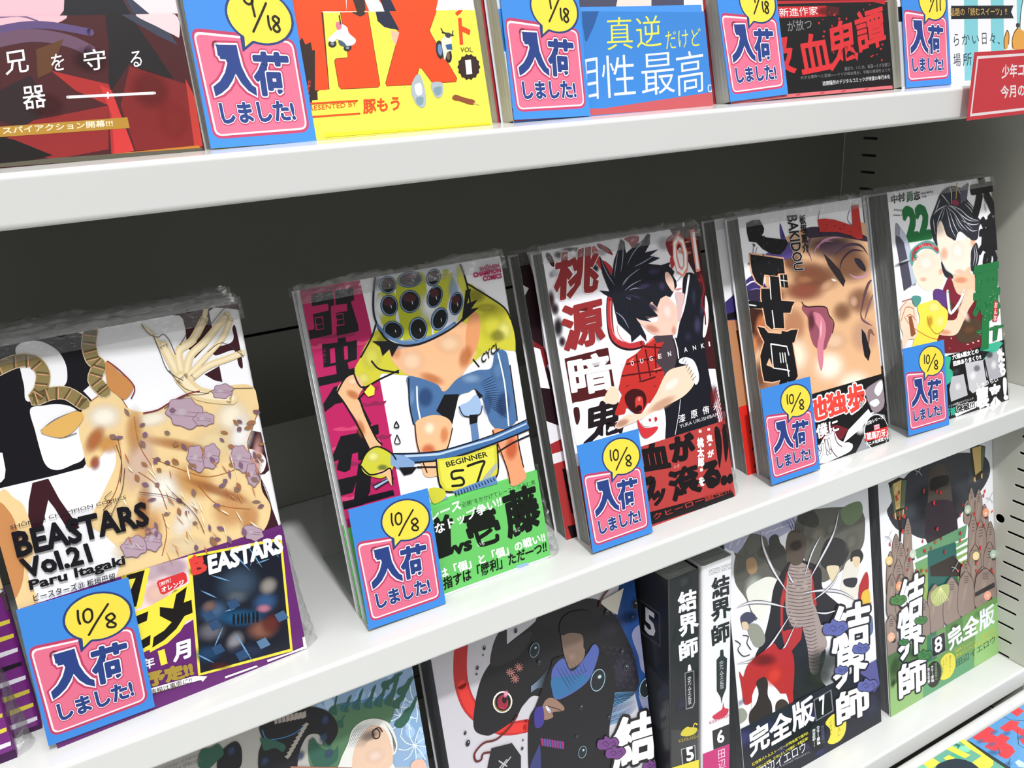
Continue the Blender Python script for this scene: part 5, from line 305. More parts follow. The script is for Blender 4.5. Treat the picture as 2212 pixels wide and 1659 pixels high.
ART['K'] = [["S","33353c",[89,1759,139,1824,349,2006,651,2021,964,2020,1326,1907,1429,1758,1343,1626,1070,1497,805,1371,530,1399,319,1524,182,1600]],["B",693,1660,395,208,-0.29,"1f2126",0.9],["B",1214,1766,164,120,-0.27,"565a62",0.7],["B",329,1686,198,97,-0.29,"4a4d54",0.7],["S","463c36",[635,1959,735,1990,833,1938,878,1825,906,1614,890,1551,961,1409,929,1271,671,1242,553,1366,538,1539,584,1693,605,1852]],["S","2b2028",[590,1691,894,1618,961,1409,930,1280,724,1285,553,1366,544,1537]],["S","14100f",[624,1864,681,1889,854,1857,851,1783,737,1781,626,1788]],["P","2c2418",[116,1999,244,2011,341,1968,296,1729,280,1652,176,1675,164,1849]],["P","5f6a52",[130,1939,172,1975,191,1728,174,1733]],["P","c9ab6c",[172,1975,277,1982,245,1752,192,1752]],["B",215,1915,46,63,-0.28,"e8d090",0.8],["P","c9ab6c",[174,1733,191,1728,196,1669,176,1683]],["P","c9ab6c",[273,1727,291,1730,280,1660,263,1669]],["P","5f6a52",[283,1976,335,1961,297,1737,251,1750]],["P","4f5e48",[197,1734,261,1731,260,1682,206,1691]],["P","2c2418",[1157,2011,1276,2014,1369,1973,1334,1767,1318,1702,1211,1706,1176,1811]],["P","c9ab6c",[1186,2004,1309,1997,1301,1776,1221,1755]],["P","5f6a52",[1315,1987,1362,1966,1323,1770,1301,1776]],["P","c9ab6c",[1199,1736,1219,1747,1224,1694,1198,1710]],["P","c9ab6c",[1300,1742,1320,1749,1316,1703,1298,1708]],["P","2c1e1e",[216,1671,262,1657,238,1467,215,1474]],["P","5f8f68",[1090,1351,1059,1243,424,1256,399,1344]],["P","6a9a66",[1103,1229,1079,1201,417,1143,392,1232]],["P","6f9a5c",[1109,1170,1087,1144,414,1089,389,1178]],["P","86a258",[1116,1106,1096,1084,411,1030,385,1120]],["P","8fa95a",[1123,1041,1104,1020,407,971,382,1061]],["P","8fa95a",[1130,977,1113,958,404,912,378,1003]],["P","8fa95a",[1136,912,1121,892,400,853,375,944]],["P","1f5a52",[561,1278,928,1246,935,1112,952,617,534,682]],["P","2a1d18",[578,1136,897,1134,1047,960,992,908,585,1048]],["S","4a3a36",[1101,1331,1114,1570,1138,1639,1163,1664,1185,1626,1203,1544,1196,1301]],["S","8d7a70",[1109,1328,1119,1569,1142,1631,1163,1660,1181,1620,1198,1546,1188,1303]],["B",1148,1491,20,138,-0.29,"b8a294",0.6],["L","3a2c2a",5,[1149,1622,1173,1619]],["L","3a2c2a",5,[1149,1605,1172,1602]],["L","3a2c2a",5,[1148,1588,1172,1584]],["L","3a2c2a",5,[1147,1571,1171,1567]],["S","4a3a36",[1191,1236,1205,1515,1232,1595,1261,1623,1288,1579,1309,1484,1301,1202]],["S","8d7a70",[1199,1234,1210,1513,1236,1586,1261,1618,1283,1572,1303,1486,1293,1204]],["B",1244,1423,25,161,-0.28,"b8a294",0.6],["L","3a2c2a",5,[1245,1575,1274,1571]],["L","3a2c2a",5,[1245,1555,1273,1551]],["L","3a2c2a",5,[1244,1535,1272,1531]],["L","3a2c2a",5,[1243,1516,1271,1511]],["S","4a3a36",[1044,1383,1053,1520,1075,1557,1100,1570,1122,1543,1141,1494,1138,1354]],["S","8d7a70",[1052,1381,1058,1519,1079,1552,1099,1566,1118,1540,1136,1495,1130,1357]],["B",1087,1470,20,79,-0.29,"b8a294",0.6],["L","3a2c2a",5,[1087,1546,1110,1541]],["L","3a2c2a",5,[1086,1536,1110,1531]],["L","3a2c2a",5,[1086,1526,1109,1521]],["L","3a2c2a",5,[1085,1516,1109,1511]],["S","4a3a36",[1268,1127,1280,1372,1307,1441,1337,1465,1364,1425,1386,1340,1380,1092]],["S","8d7a70",[1276,1125,1286,1371,1312,1433,1337,1461,1359,1419,1380,1342,1372,1094]],["B",1321,1289,24,141,-0.3,"b8a294",0.6],["L","3a2c2a",5,[1321,1423,1349,1418]],["L","3a2c2a",5,[1320,1406,1349,1401]],["L","3a2c2a",5,[1320,1388,1348,1383]],["L","3a2c2a",5,[1319,1371,1347,1366]],["S","4a3a36",[1081,841,1101,1269,1136,1393,1174,1435,1207,1372,1231,1228,1217,794]],["S","8d7a70",[1089,838,1107,1267,1141,1379,1173,1431,1201,1361,1226,1230,1209,796]],["B",1149,1130,31,246,-0.29,"b8a294",0.6],["L","3a2c2a",5,[1153,1364,1189,1359]],["L","3a2c2a",5,[1151,1333,1187,1328]],["L","3a2c2a",5,[1150,1303,1186,1298]],["L","3a2c2a",5,[1149,1273,1185,1268]],["S","4a3a36",[1334,854,1348,1165,1378,1253,1413,1283,1444,1233,1469,1126,1461,810]],["S","8d7a70",[1342,851,1353,1163,1384,1243,1412,1279,1438,1226,1463,1128,1453,813]],["B",1394,1060,28,179,-0.32,"b8a294",0.6],["L","3a2c2a",5,[1394,1231,1427,1225]],["L","3a2c2a",5,[1393,1208,1426,1203]],["L","3a2c2a",5,[1393,1186,1426,1180]],["L","3a2c2a",5,[1392,1164,1425,1158]],["S","4a3a36",[1175,826,1192,1196,1231,1301,1277,1333,1320,1273,1351,1146,1341,769]],["S","8d7a70",[1183,824,1198,1195,1238,1288,1277,1329,1312,1265,1346,1147,1332,772]],["B",1252,1070,39,213,-0.31,"b8a294",0.6],["L","3a2c2a",5,[1253,1273,1297,1264]],["L","3a2c2a",5,[1252,1247,1296,1238]],["L","3a2c2a",5,[1251,1220,1295,1212]],["L","3a2c2a",5,[1250,1194,1294,1185]],["S","4a3a36",[1083,723,1098,1032,1139,1116,1189,1140,1235,1085,1269,975,1260,660]],["S","8d7a70",[1091,720,1103,1030,1147,1104,1189,1135,1227,1078,1264,977,1252,663]],["B",1164,920,42,178,-0.31,"b8a294",0.6],["L","3a2c2a",5,[1162,1090,1211,1079]],["L","3a2c2a",5,[1162,1069,1210,1057]],["L","3a2c2a",5,[1161,1047,1209,1035]],["L","3a2c2a",5,[1160,1025,1208,1013]],["S","4a3a36",[1283,588,1299,965,1342,1070,1393,1101,1440,1038,1475,906,1466,522]],["S","8d7a70",[1291,585,1305,963,1349,1056,1392,1097,1432,1030,1470,908,1457,525]],["B",1367,833,43,217,-0.33,"b8a294",0.6],["L","3a2c2a",5,[1365,1040,1415,1030]],["L","3a2c2a",5,[1365,1014,1414,1003]],["L","3a2c2a",5,[1364,987,1413,976]],["L","3a2c2a",5,[1363,960,1412,949]],["S","4a3a36",[100,1164,121,1447,150,1528,179,1556,205,1511,222,1414,206,1127]],["S","8d7a70",[107,1161,125,1445,154,1519,179,1552,200,1504,217,1416,199,1129]],["B",157,1353,24,164,-0.33,"b8a294",0.6],["L","3a2c2a",5,[162,1508,190,1503]],["L","3a2c2a",5,[161,1487,189,1483]],["L","3a2c2a",5,[160,1467,187,1462]],["L","3a2c2a",5,[158,1447,186,1442]],["S","4a3a36",[244,1156,269,1510,298,1613,327,1650,351,1597,366,1479,347,1120]],["S","8d7a70",[251,1153,274,1508,302,1602,327,1645,346,1589,362,1481,340,1123]],["B",302,1396,23,204,-0.31,"b8a294",0.6],["L","3a2c2a",5,[310,1589,337,1586]],["L","3a2c2a",5,[308,1564,335,1561]],["L","3a2c2a",5,[307,1539,333,1536]],["L","3a2c2a",5,[305,1514,332,1511]],["S","4a3a36",[147,1072,168,1357,199,1438,232,1465,261,1418,282,1320,266,1030]],["S","8d7a70",[154,1069,172,1356,203,1428,232,1460,256,1411,277,1321,259,1032]],["B",209,1260,27,164,-0.33,"b8a294",0.6],["L","3a2c2a",5,[213,1417,245,1411]],["L","3a2c2a",5,[212,1397,244,1390]],["L","3a2c2a",5,[211,1376,242,1370]],["L","3a2c2a",5,[209,1356,241,1350]],["S","4a3a36",[29,1071,49,1332,75,1407,101,1433,123,1391,138,1302,123,1038]],["S","8d7a70",[36,1069,54,1331,79,1398,101,1429,118,1385,134,1304,116,1040]],["B",81,1245,21,150,-0.34,"b8a294",0.6],["L","3a2c2a",5,[86,1388,110,1384]],["L","3a2c2a",5,[85,1370,109,1365]],["L","3a2c2a",5,[84,1351,108,1347]],["L","3a2c2a",5,[82,1332,107,1328]],["S","4a3a36",[234,947,255,1236,286,1318,320,1344,350,1297,370,1197,355,904]],["S","8d7a70",[241,945,259,1235,291,1308,320,1340,344,1290,366,1199,348,906]],["B",297,1138,27,167,-0.37,"b8a294",0.6],["L","3a2c2a",5,[301,1296,333,1290]],["L","3a2c2a",5,[300,1276,332,1269]],["L","3a2c2a",5,[298,1255,331,1249]],["L","3a2c2a",5,[297,1235,329,1228]],["S","4a3a36",[91,863,117,1208,151,1306,189,1338,221,1283,242,1165,222,815]],["S","8d7a70",[98,861,121,1206,156,1294,189,1334,214,1275,237,1167,215,817]],["B",161,1092,30,199,-0.33,"b8a294",0.6],["L","3a2c2a",5,[167,1281,202,1274]],["L","3a2c2a",5,[166,1256,201,1249]],["L","3a2c2a",5,[164,1232,199,1225]],["L","3a2c2a",5,[163,1207,198,1200]],["S","4a3a36",[965,792,976,975,1010,1022,1050,1034,1089,996,1118,927,1113,739]],["S","8d7a70",[973,789,981,973,1016,1015,1050,1030,1082,993,1113,929,1105,742]],["B",1031,903,35,106,-0.35,"b8a294",0.6],["L","3a2c2a",5,[1029,1005,1069,994]],["L","3a2c2a",5,[1028,992,1068,981]],["L","3a2c2a",5,[1028,979,1067,968]],["L","3a2c2a",5,[1027,966,1067,955]],["S","4a3a36",[1175,663,1185,850,1231,894,1289,901,1345,855,1387,781,1383,589]],["S","8d7a70",[1183,660,1191,848,1240,885,1288,896,1335,853,1381,783,1375,592]],["B",1264,768,50,108,-0.32,"b8a294",0.6],["L","3a2c2a",5,[1259,874,1316,857]],["L","3a2c2a",5,[1258,860,1316,843]],["L","3a2c2a",5,[1258,847,1315,830]],["L","3a2c2a",5,[1257,833,1315,816]],["E","3a2c2a",[82,1319,18,-6,-1,-17]],["E","e8c078",[79,1358,38,-18,-12,-34]],["B",78,1351,24,21,-0.3,"f8ecd8",0.8],["E","3a2c2a",[371,1282,19,-7,-1,-19]],["E","b8c8b8",[367,1321,40,-18,-12,-35]],["B",367,1314,24,21,-0.33,"f8ecd8",0.8],["E","3a2c2a",[1101,1444,21,-6,-1,-19]],["E","a8bca8",[1096,1485,44,-19,-12,-36]],["B",1096,1478,27,23,-0.3,"f8ecd8",0.8],["E","3a2c2a",[1350,1342,22,-7,-1,-19]],["E","e89a70",[1345,1384,45,-19,-13,-37]],["B",1344,1377,29,23,-0.31,"f8ecd8",0.8],["E","3a2c2a",[1196,990,22,-7,0,-19]],["E","e8cf90",[1191,1032,45,-20,-12,-36]],["B",1191,1025,28,23,-0.32,"f8ecd8",0.8],["E","3a2c2a",[1442,926,23,-7,0,-19]],["E","a9c0b0",[1437,969,46,-20,-13,-37]],["B",1437,962,28,23,-0.32,"f8ecd8",0.8],["P","c8382e",[1027,1559,1038,1561,1034,1542,1020,1535]],["P","c8382e",[218,1728,228,1730,237,1700,212,1705]],["P","b8242c",[1219,1331,1249,1327,1239,1296,1213,1307]],["P","a01c24",[285,1219,310,1216,298,1198,278,1196]],["P","a01c24",[733,1756,757,1754,755,1718,726,1733]],["P","a01c24",[491,1409,502,1410,504,1372,485,1385]],["P","c8382e",[1429,1378,1447,1378,1439,1359,1422,1353]],["P","c8382e",[1182,1431,1204,1430,1201,1400,1176,1407]],["P","a01c24",[303,1392,317,1393,310,1355,297,1369]],["P","c8382e",[1410,820,1425,821,1434,790,1404,795]],["P","a01c24",[1297,1290,1326,1287,1314,1256,1290,1266]],["P","c8382e",[650,1345,672,1343,667,1313,644,1322]],["P","a01c24",[315,1305,343,1301,329,1260,309,1282]],["P","b8242c",[596,1311,612,1311,603,1272,589,1287]],["P","a01c24",[145,1733,157,1734,154,1701,139,1711]],["P","c8382e",[1181,911,1199,910,1194,889,1174,886]],["P","c8382e",[941,989,961,988,948,963,935,965]],["P","b8242c",[1000,1025,1011,1026,1006,987,993,1000]],["P","a01c24",[978,1485,999,1484,995,1448,972,1461]],["P","c8382e",[165,1193,176,1194,171,1171,159,1170]],["P","c8382e",[1330,1597,1349,1596,1343,1564,1324,1572]],["P","c8382e",[248,1571,269,1569,268,1524,242,1548]],["P","b8242c",[676,1455,704,1452,691,1418,670,1432]],["P","a01c24",[975,1324,999,1321,999,1287,969,1300]],["P","b8242c",[1244,1108,1267,1105,1262,1063,1238,1083]],["P","c8382e",[272,1690,293,1689,293,1653,266,1667]],["P","b8242c",[646,1695,670,1693,666,1647,640,1672]],["P","c8382e",[525,1831,546,1830,534,1790,519,1808]],["P","a01c24",[770,1223,789,1222,780,1178,763,1199]],["P","b8242c",[692,1775,715,1773,704,1753,686,1752]],["P","b8242c",[193,1874,215,1872,203,1851,187,1851]],["P","c8382e",[305,1743,315,1745,316,1723,299,1720]],["P","a01c24",[726,1354,738,1355,745,1327,719,1330]],["P","c8382e",[1309,1565,1329,1564,1325,1526,1303,1540]],["P","c8382e",[218,1688,236,1688,229,1658,212,1666]],["P","c8382e",[971,1258,992,1256,990,1225,965,1233]],["P","b8242c",[227,1902,241,1903,235,1870,221,1880]],["P","b8242c",[1181,985,1196,985,1197,940,1175,960]],["P","b8242c",[459,1157,485,1153,473,1122,453,1133]],["P","c8382e",[1206,885,1220,886,1221,865,1200,860]],["P","b8242c",[199,1849,224,1846,207,1829,193,1826]],["P","c8382e",[398,1171,410,1172,415,1124,392,1148]],["P","c8382e",[529,1132,545,1132,547,1103,522,1108]],["P","a01c24",[1394,850,1420,846,1401,804,1387,824]],["P","b8242c",[508,1317,532,1314,530,1276,502,1294]],["P","a01c24",[90,1512,101,1514,102,1469,84,1490]],["C","b0b0b4",6,[51,1543,87,1564,124,1602]],["C","b0b0b4",6,[42,1579,86,1556,118,1513]],["C","b0b0b4",6,[443,1980,480,2002,518,2040]],["C","b0b0b4",6,[433,2015,479,1994,513,1952]],["C","b0b0b4",6,[864,1004,905,1026,946,1065]],["C","b0b0b4",6,[853,1043,904,1017,941,969]],["C","b0b0b4",6,[1364,1479,1406,1502,1449,1543]],["C","b0b0b4",6,[1352,1518,1406,1493,1446,1446]],["S","4a3a36",[18,911,37,1151,67,1218,100,1239,129,1197,149,1112,136,868]],["S","8d7a70",[25,909,41,1150,72,1209,100,1235,123,1191,145,1114,129,871]],["B",78,1067,27,139,-0.37,"b8a294",0.6],["L","3a2c2a",5,[81,1199,113,1192]],["L","3a2c2a",5,[80,1182,112,1174]],["L","3a2c2a",5,[79,1165,110,1157]],["L","3a2c2a",5,[78,1147,109,1140]],["S","4a3a36",[123,890,140,1120,175,1182,215,1199,252,1155,278,1072,266,837]],["S","8d7a70",[130,887,145,1119,181,1173,215,1195,245,1151,273,1074,259,840]],["B",192,1035,34,133,-0.36,"b8a294",0.6],["L","3a2c2a",5,[193,1162,232,1152]],["L","3a2c2a",5,[192,1146,231,1136]],["L","3a2c2a",5,[191,1129,230,1119]],["L","3a2c2a",5,[190,1113,229,1103]],["S","4a3a36",[509,594,527,876,574,949,631,966,686,910,724,805,712,517]],["S","8d7a70",[516,591,532,874,583,938,631,962,676,905,719,807,704,520]],["B",602,766,49,162,-0.35,"b8a294",0.6],["L","3a2c2a",5,[601,923,657,907]],["L","3a2c2a",5,[600,903,656,887]],["L","3a2c2a",5,[599,883,655,867]],["L","3a2c2a",5,[597,863,654,847]],["S","4a3a36",[725,579,742,865,790,939,849,956,905,899,945,793,935,501]],["S","8d7a70",[733,576,747,863,799,928,849,952,895,894,940,795,927,504]],["B",820,754,50,165,-0.34,"b8a294",0.6],["L","3a2c2a",5,[818,913,876,897]],["L","3a2c2a",5,[817,893,875,877]],["L","3a2c2a",5,[816,872,874,856]],["L","3a2c2a",5,[815,852,873,835]],["S","4a3a36",[923,587,938,857,986,927,1046,942,1104,886,1146,785,1138,507]],["S","8d7a70",[930,584,943,856,995,916,1046,938,1094,882,1141,787,1130,510]],["B",1018,750,52,156,-0.33,"b8a294",0.6],["L","3a2c2a",5,[1015,901,1074,885]],["L","3a2c2a",5,[1014,882,1073,866]],["L","3a2c2a",5,[1013,863,1072,846]],["L","3a2c2a",5,[1012,843,1071,827]],["S","4a3a36",[1158,564,1170,814,1233,872,1315,878,1397,817,1455,716,1450,458]],["S","8d7a70",[1166,561,1176,812,1246,861,1315,873,1383,814,1450,718,1441,461]],["B",1281,703,73,145,-0.33,"b8a294",0.6],["L","3a2c2a",5,[1273,844,1355,820]],["L","3a2c2a",5,[1272,826,1354,802]],["L","3a2c2a",5,[1271,808,1354,784]],["L","3a2c2a",5,[1271,791,1353,766]],["S","4a3a36",[382,567,399,806,434,869,476,886,515,840,543,753,532,510]],["S","8d7a70",[389,565,403,804,441,860,476,882,508,836,538,755,525,513]],["B",453,716,36,138,-0.37,"b8a294",0.6],["L","3a2c2a",5,[454,848,494,837]],["L","3a2c2a",5,[453,831,493,820]],["L","3a2c2a",5,[452,814,492,803]],["L","3a2c2a",5,[451,797,491,786]],["S","4a3a36",[-29,571,-10,815,25,880,65,898,101,852,126,764,113,515]],["S","8d7a70",[-22,569,-5,813,31,871,65,894,95,847,122,765,106,518]],["B",41,724,33,140,-0.37,"b8a294",0.6],["L","3a2c2a",5,[43,859,82,849]],["L","3a2c2a",5,[42,842,80,831]],["L","3a2c2a",5,[41,825,79,814]],["L","3a2c2a",5,[40,807,78,796]],["E","3a2c2a",[201,1073,36,-12,-1,-24]],["E","e8986c",[180,1106,43,-20,-13,-37]],["B",180,1106,24,21,-0.33,"f8dcc8",0.8],["E","3a2c2a",[74,669,35,-14,-2,-25]],["E","e0a888",[52,703,43,-22,-13,-37]],["B",52,703,24,22,-0.37,"f8dcc8",0.8],["E","3a2c2a",[1360,574,42,-15,-1,-27]],["E","e8a088",[1334,611,51,-24,-14,-40]],["B",1334,611,28,24,-0.35,"f8dcc8",0.8],["P","2e2a2c",[1158,701,1435,704,1445,655,1156,661]],["S","a8b070",[565,902,680,931,807,896,776,783,646,759,573,821]],["L","e4e0a0",5,[693,918,585,808]],["L","e4e0a0",5,[693,918,620,799]],["L","e4e0a0",5,[693,918,655,791]],["L","e4e0a0",5,[693,918,691,783]],["L","e4e0a0",5,[693,918,726,774]],["L","e4e0a0",5,[693,918,762,766]],["L","e4e0a0",5,[693,918,798,757]],["P","66904e",[-5,554,507,537,975,540,1501,561,1512,-20,4,-11]],["P","4a6a36",[-5,554,358,551,353,269,24,281]],["P","88ae6c",[12,277,427,248,413,-8,-7,-6]],["P","2f6e4c",[495,542,622,542,608,292,481,298]],["P","5a9468",[423,177,878,175,1095,172,1102,-8,413,-8]],["P","4c7a3c",[738,539,975,540,978,301,739,303]],["P","8cb870",[1163,489,1506,494,1491,-7,1116,5]],["B",82,432,75,102,-0.38,"3a5228",0.7],["B",328,465,78,60,-0.37,"3c4a2c",0.7],["B",866,472,83,53,-0.36,"3a4a24",0.7],["B",1231,464,117,55,-0.36,"55803c",0.7],["B",48,288,38,51,-0.37,"2f4424",0.7],["B",1077,392,86,45,-0.35,"445e2c",0.7],["P","8f9088",[549,503,733,497,739,308,552,316]],["P","181318",[555,496,725,492,732,315,559,321]],["T","8","ecebf0",0.02,[592,343,688,337,590,483]],["T","完","e6e6ea",0.035,[791,292,965,316,761,476]],["T","全","e6e6ea",0.035,[965,316,1184,315,987,499]],["T","版","e6e6ea",0.035,[1211,314,1422,318,1205,501]],["T","妖結界バトルストーリーが完全版で復刊!!","cfc63a",0.0,[855,239,1433,229,850,274]],["T","最強メンバー集結編に備えよ!!","cfc63a",0.0,[866,196,1432,183,861,230]],["T","田辺イエロウ","2e3c2c",0.0,[875,102,1430,126,871,169]],["E","26271f",[563,161,95,-49,-31,-113]],["V","カラー原稿","e4e4e8",0.02,[527,98,562,93,527,252]],["V","完全収録","e4e4e8",0.02,[479,105,511,98,481,253]],["V","雑誌掲載時の","8aa070",0.0,[579,95,611,91,578,259]],["S","d8cc48",[658,245,725,282,803,265,853,203,849,113,793,53,713,49,649,80,670,112,680,163]],["V","描き下ろし","6a6420",0.0,[766,101,795,98,773,253]],["V","カバー","6a6420",0.0,[726,172,746,173,723,255]],["V","イラスト","6a6420",0.0,[677,119,703,117,684,244]],["T","結","1c1418",0.085,[139,747,443,746,176,1133]],["T","界","1c1418",0.085,[132,456,451,435,139,747]],["T","師","1c1418",0.085,[122,116,456,83,128,405]],["T","結","ecebf0",0.035,[139,747,443,746,176,1133]],["T","界","ecebf0",0.035,[132,456,451,435,139,747]],["T","師","ecebf0",0.035,[122,116,456,83,128,405]],["C","1c1418",12,[58,1012,75,1044,120,1034,137,1050,181,1018,227,1007,256,963,215,945,176,942,116,969,79,983,58,1012]],["S","3f7838",[58,1012,75,1044,120,1034,137,1050,181,1018,227,1007,256,963,215,945,176,942,116,969,79,983]],["C","1c1418",4,[103,1007,135,1015,164,985,140,981,126,997]],["C","1c1418",4,[179,985,210,988,224,963,201,965]],["C","1c1418",12,[344,731,357,756,394,747,407,759,443,733,480,724,503,689,471,674,439,673,391,695,361,707,344,731]],["S","3f7838",[344,731,357,756,394,747,407,759,443,733,480,724,503,689,471,674,439,673,391,695,361,707]],["C","1c1418",4,[380,726,405,732,429,707,410,704,398,717]],["C","1c1418",4,[441,707,466,709,478,689,459,691]],["C","1c1418",12,[138,615,149,635,178,628,188,638,216,617,244,609,262,581,237,570,213,569,175,587,152,596,138,615]],["S","3f7838",[138,615,149,635,178,628,188,638,216,617,244,609,262,581,237,570,213,569,175,587,152,596]],["C","1c1418",4,[167,611,187,616,205,597,190,594,181,604]],["C","1c1418",4,[214,596,234,598,243,582,228,583]],["C","1c1418",12,[359,407,376,438,420,425,436,441,479,407,524,395,553,352,513,335,475,334,416,363,380,378,359,407]],["S","3f7838",[359,407,376,438,420,425,436,441,479,407,524,395,553,352,513,335,475,334,416,363,380,378]],["C","1c1418",4,[404,400,434,407,463,377,440,373,425,389]],["C","1c1418",4,[478,376,508,378,522,353,499,356]]]
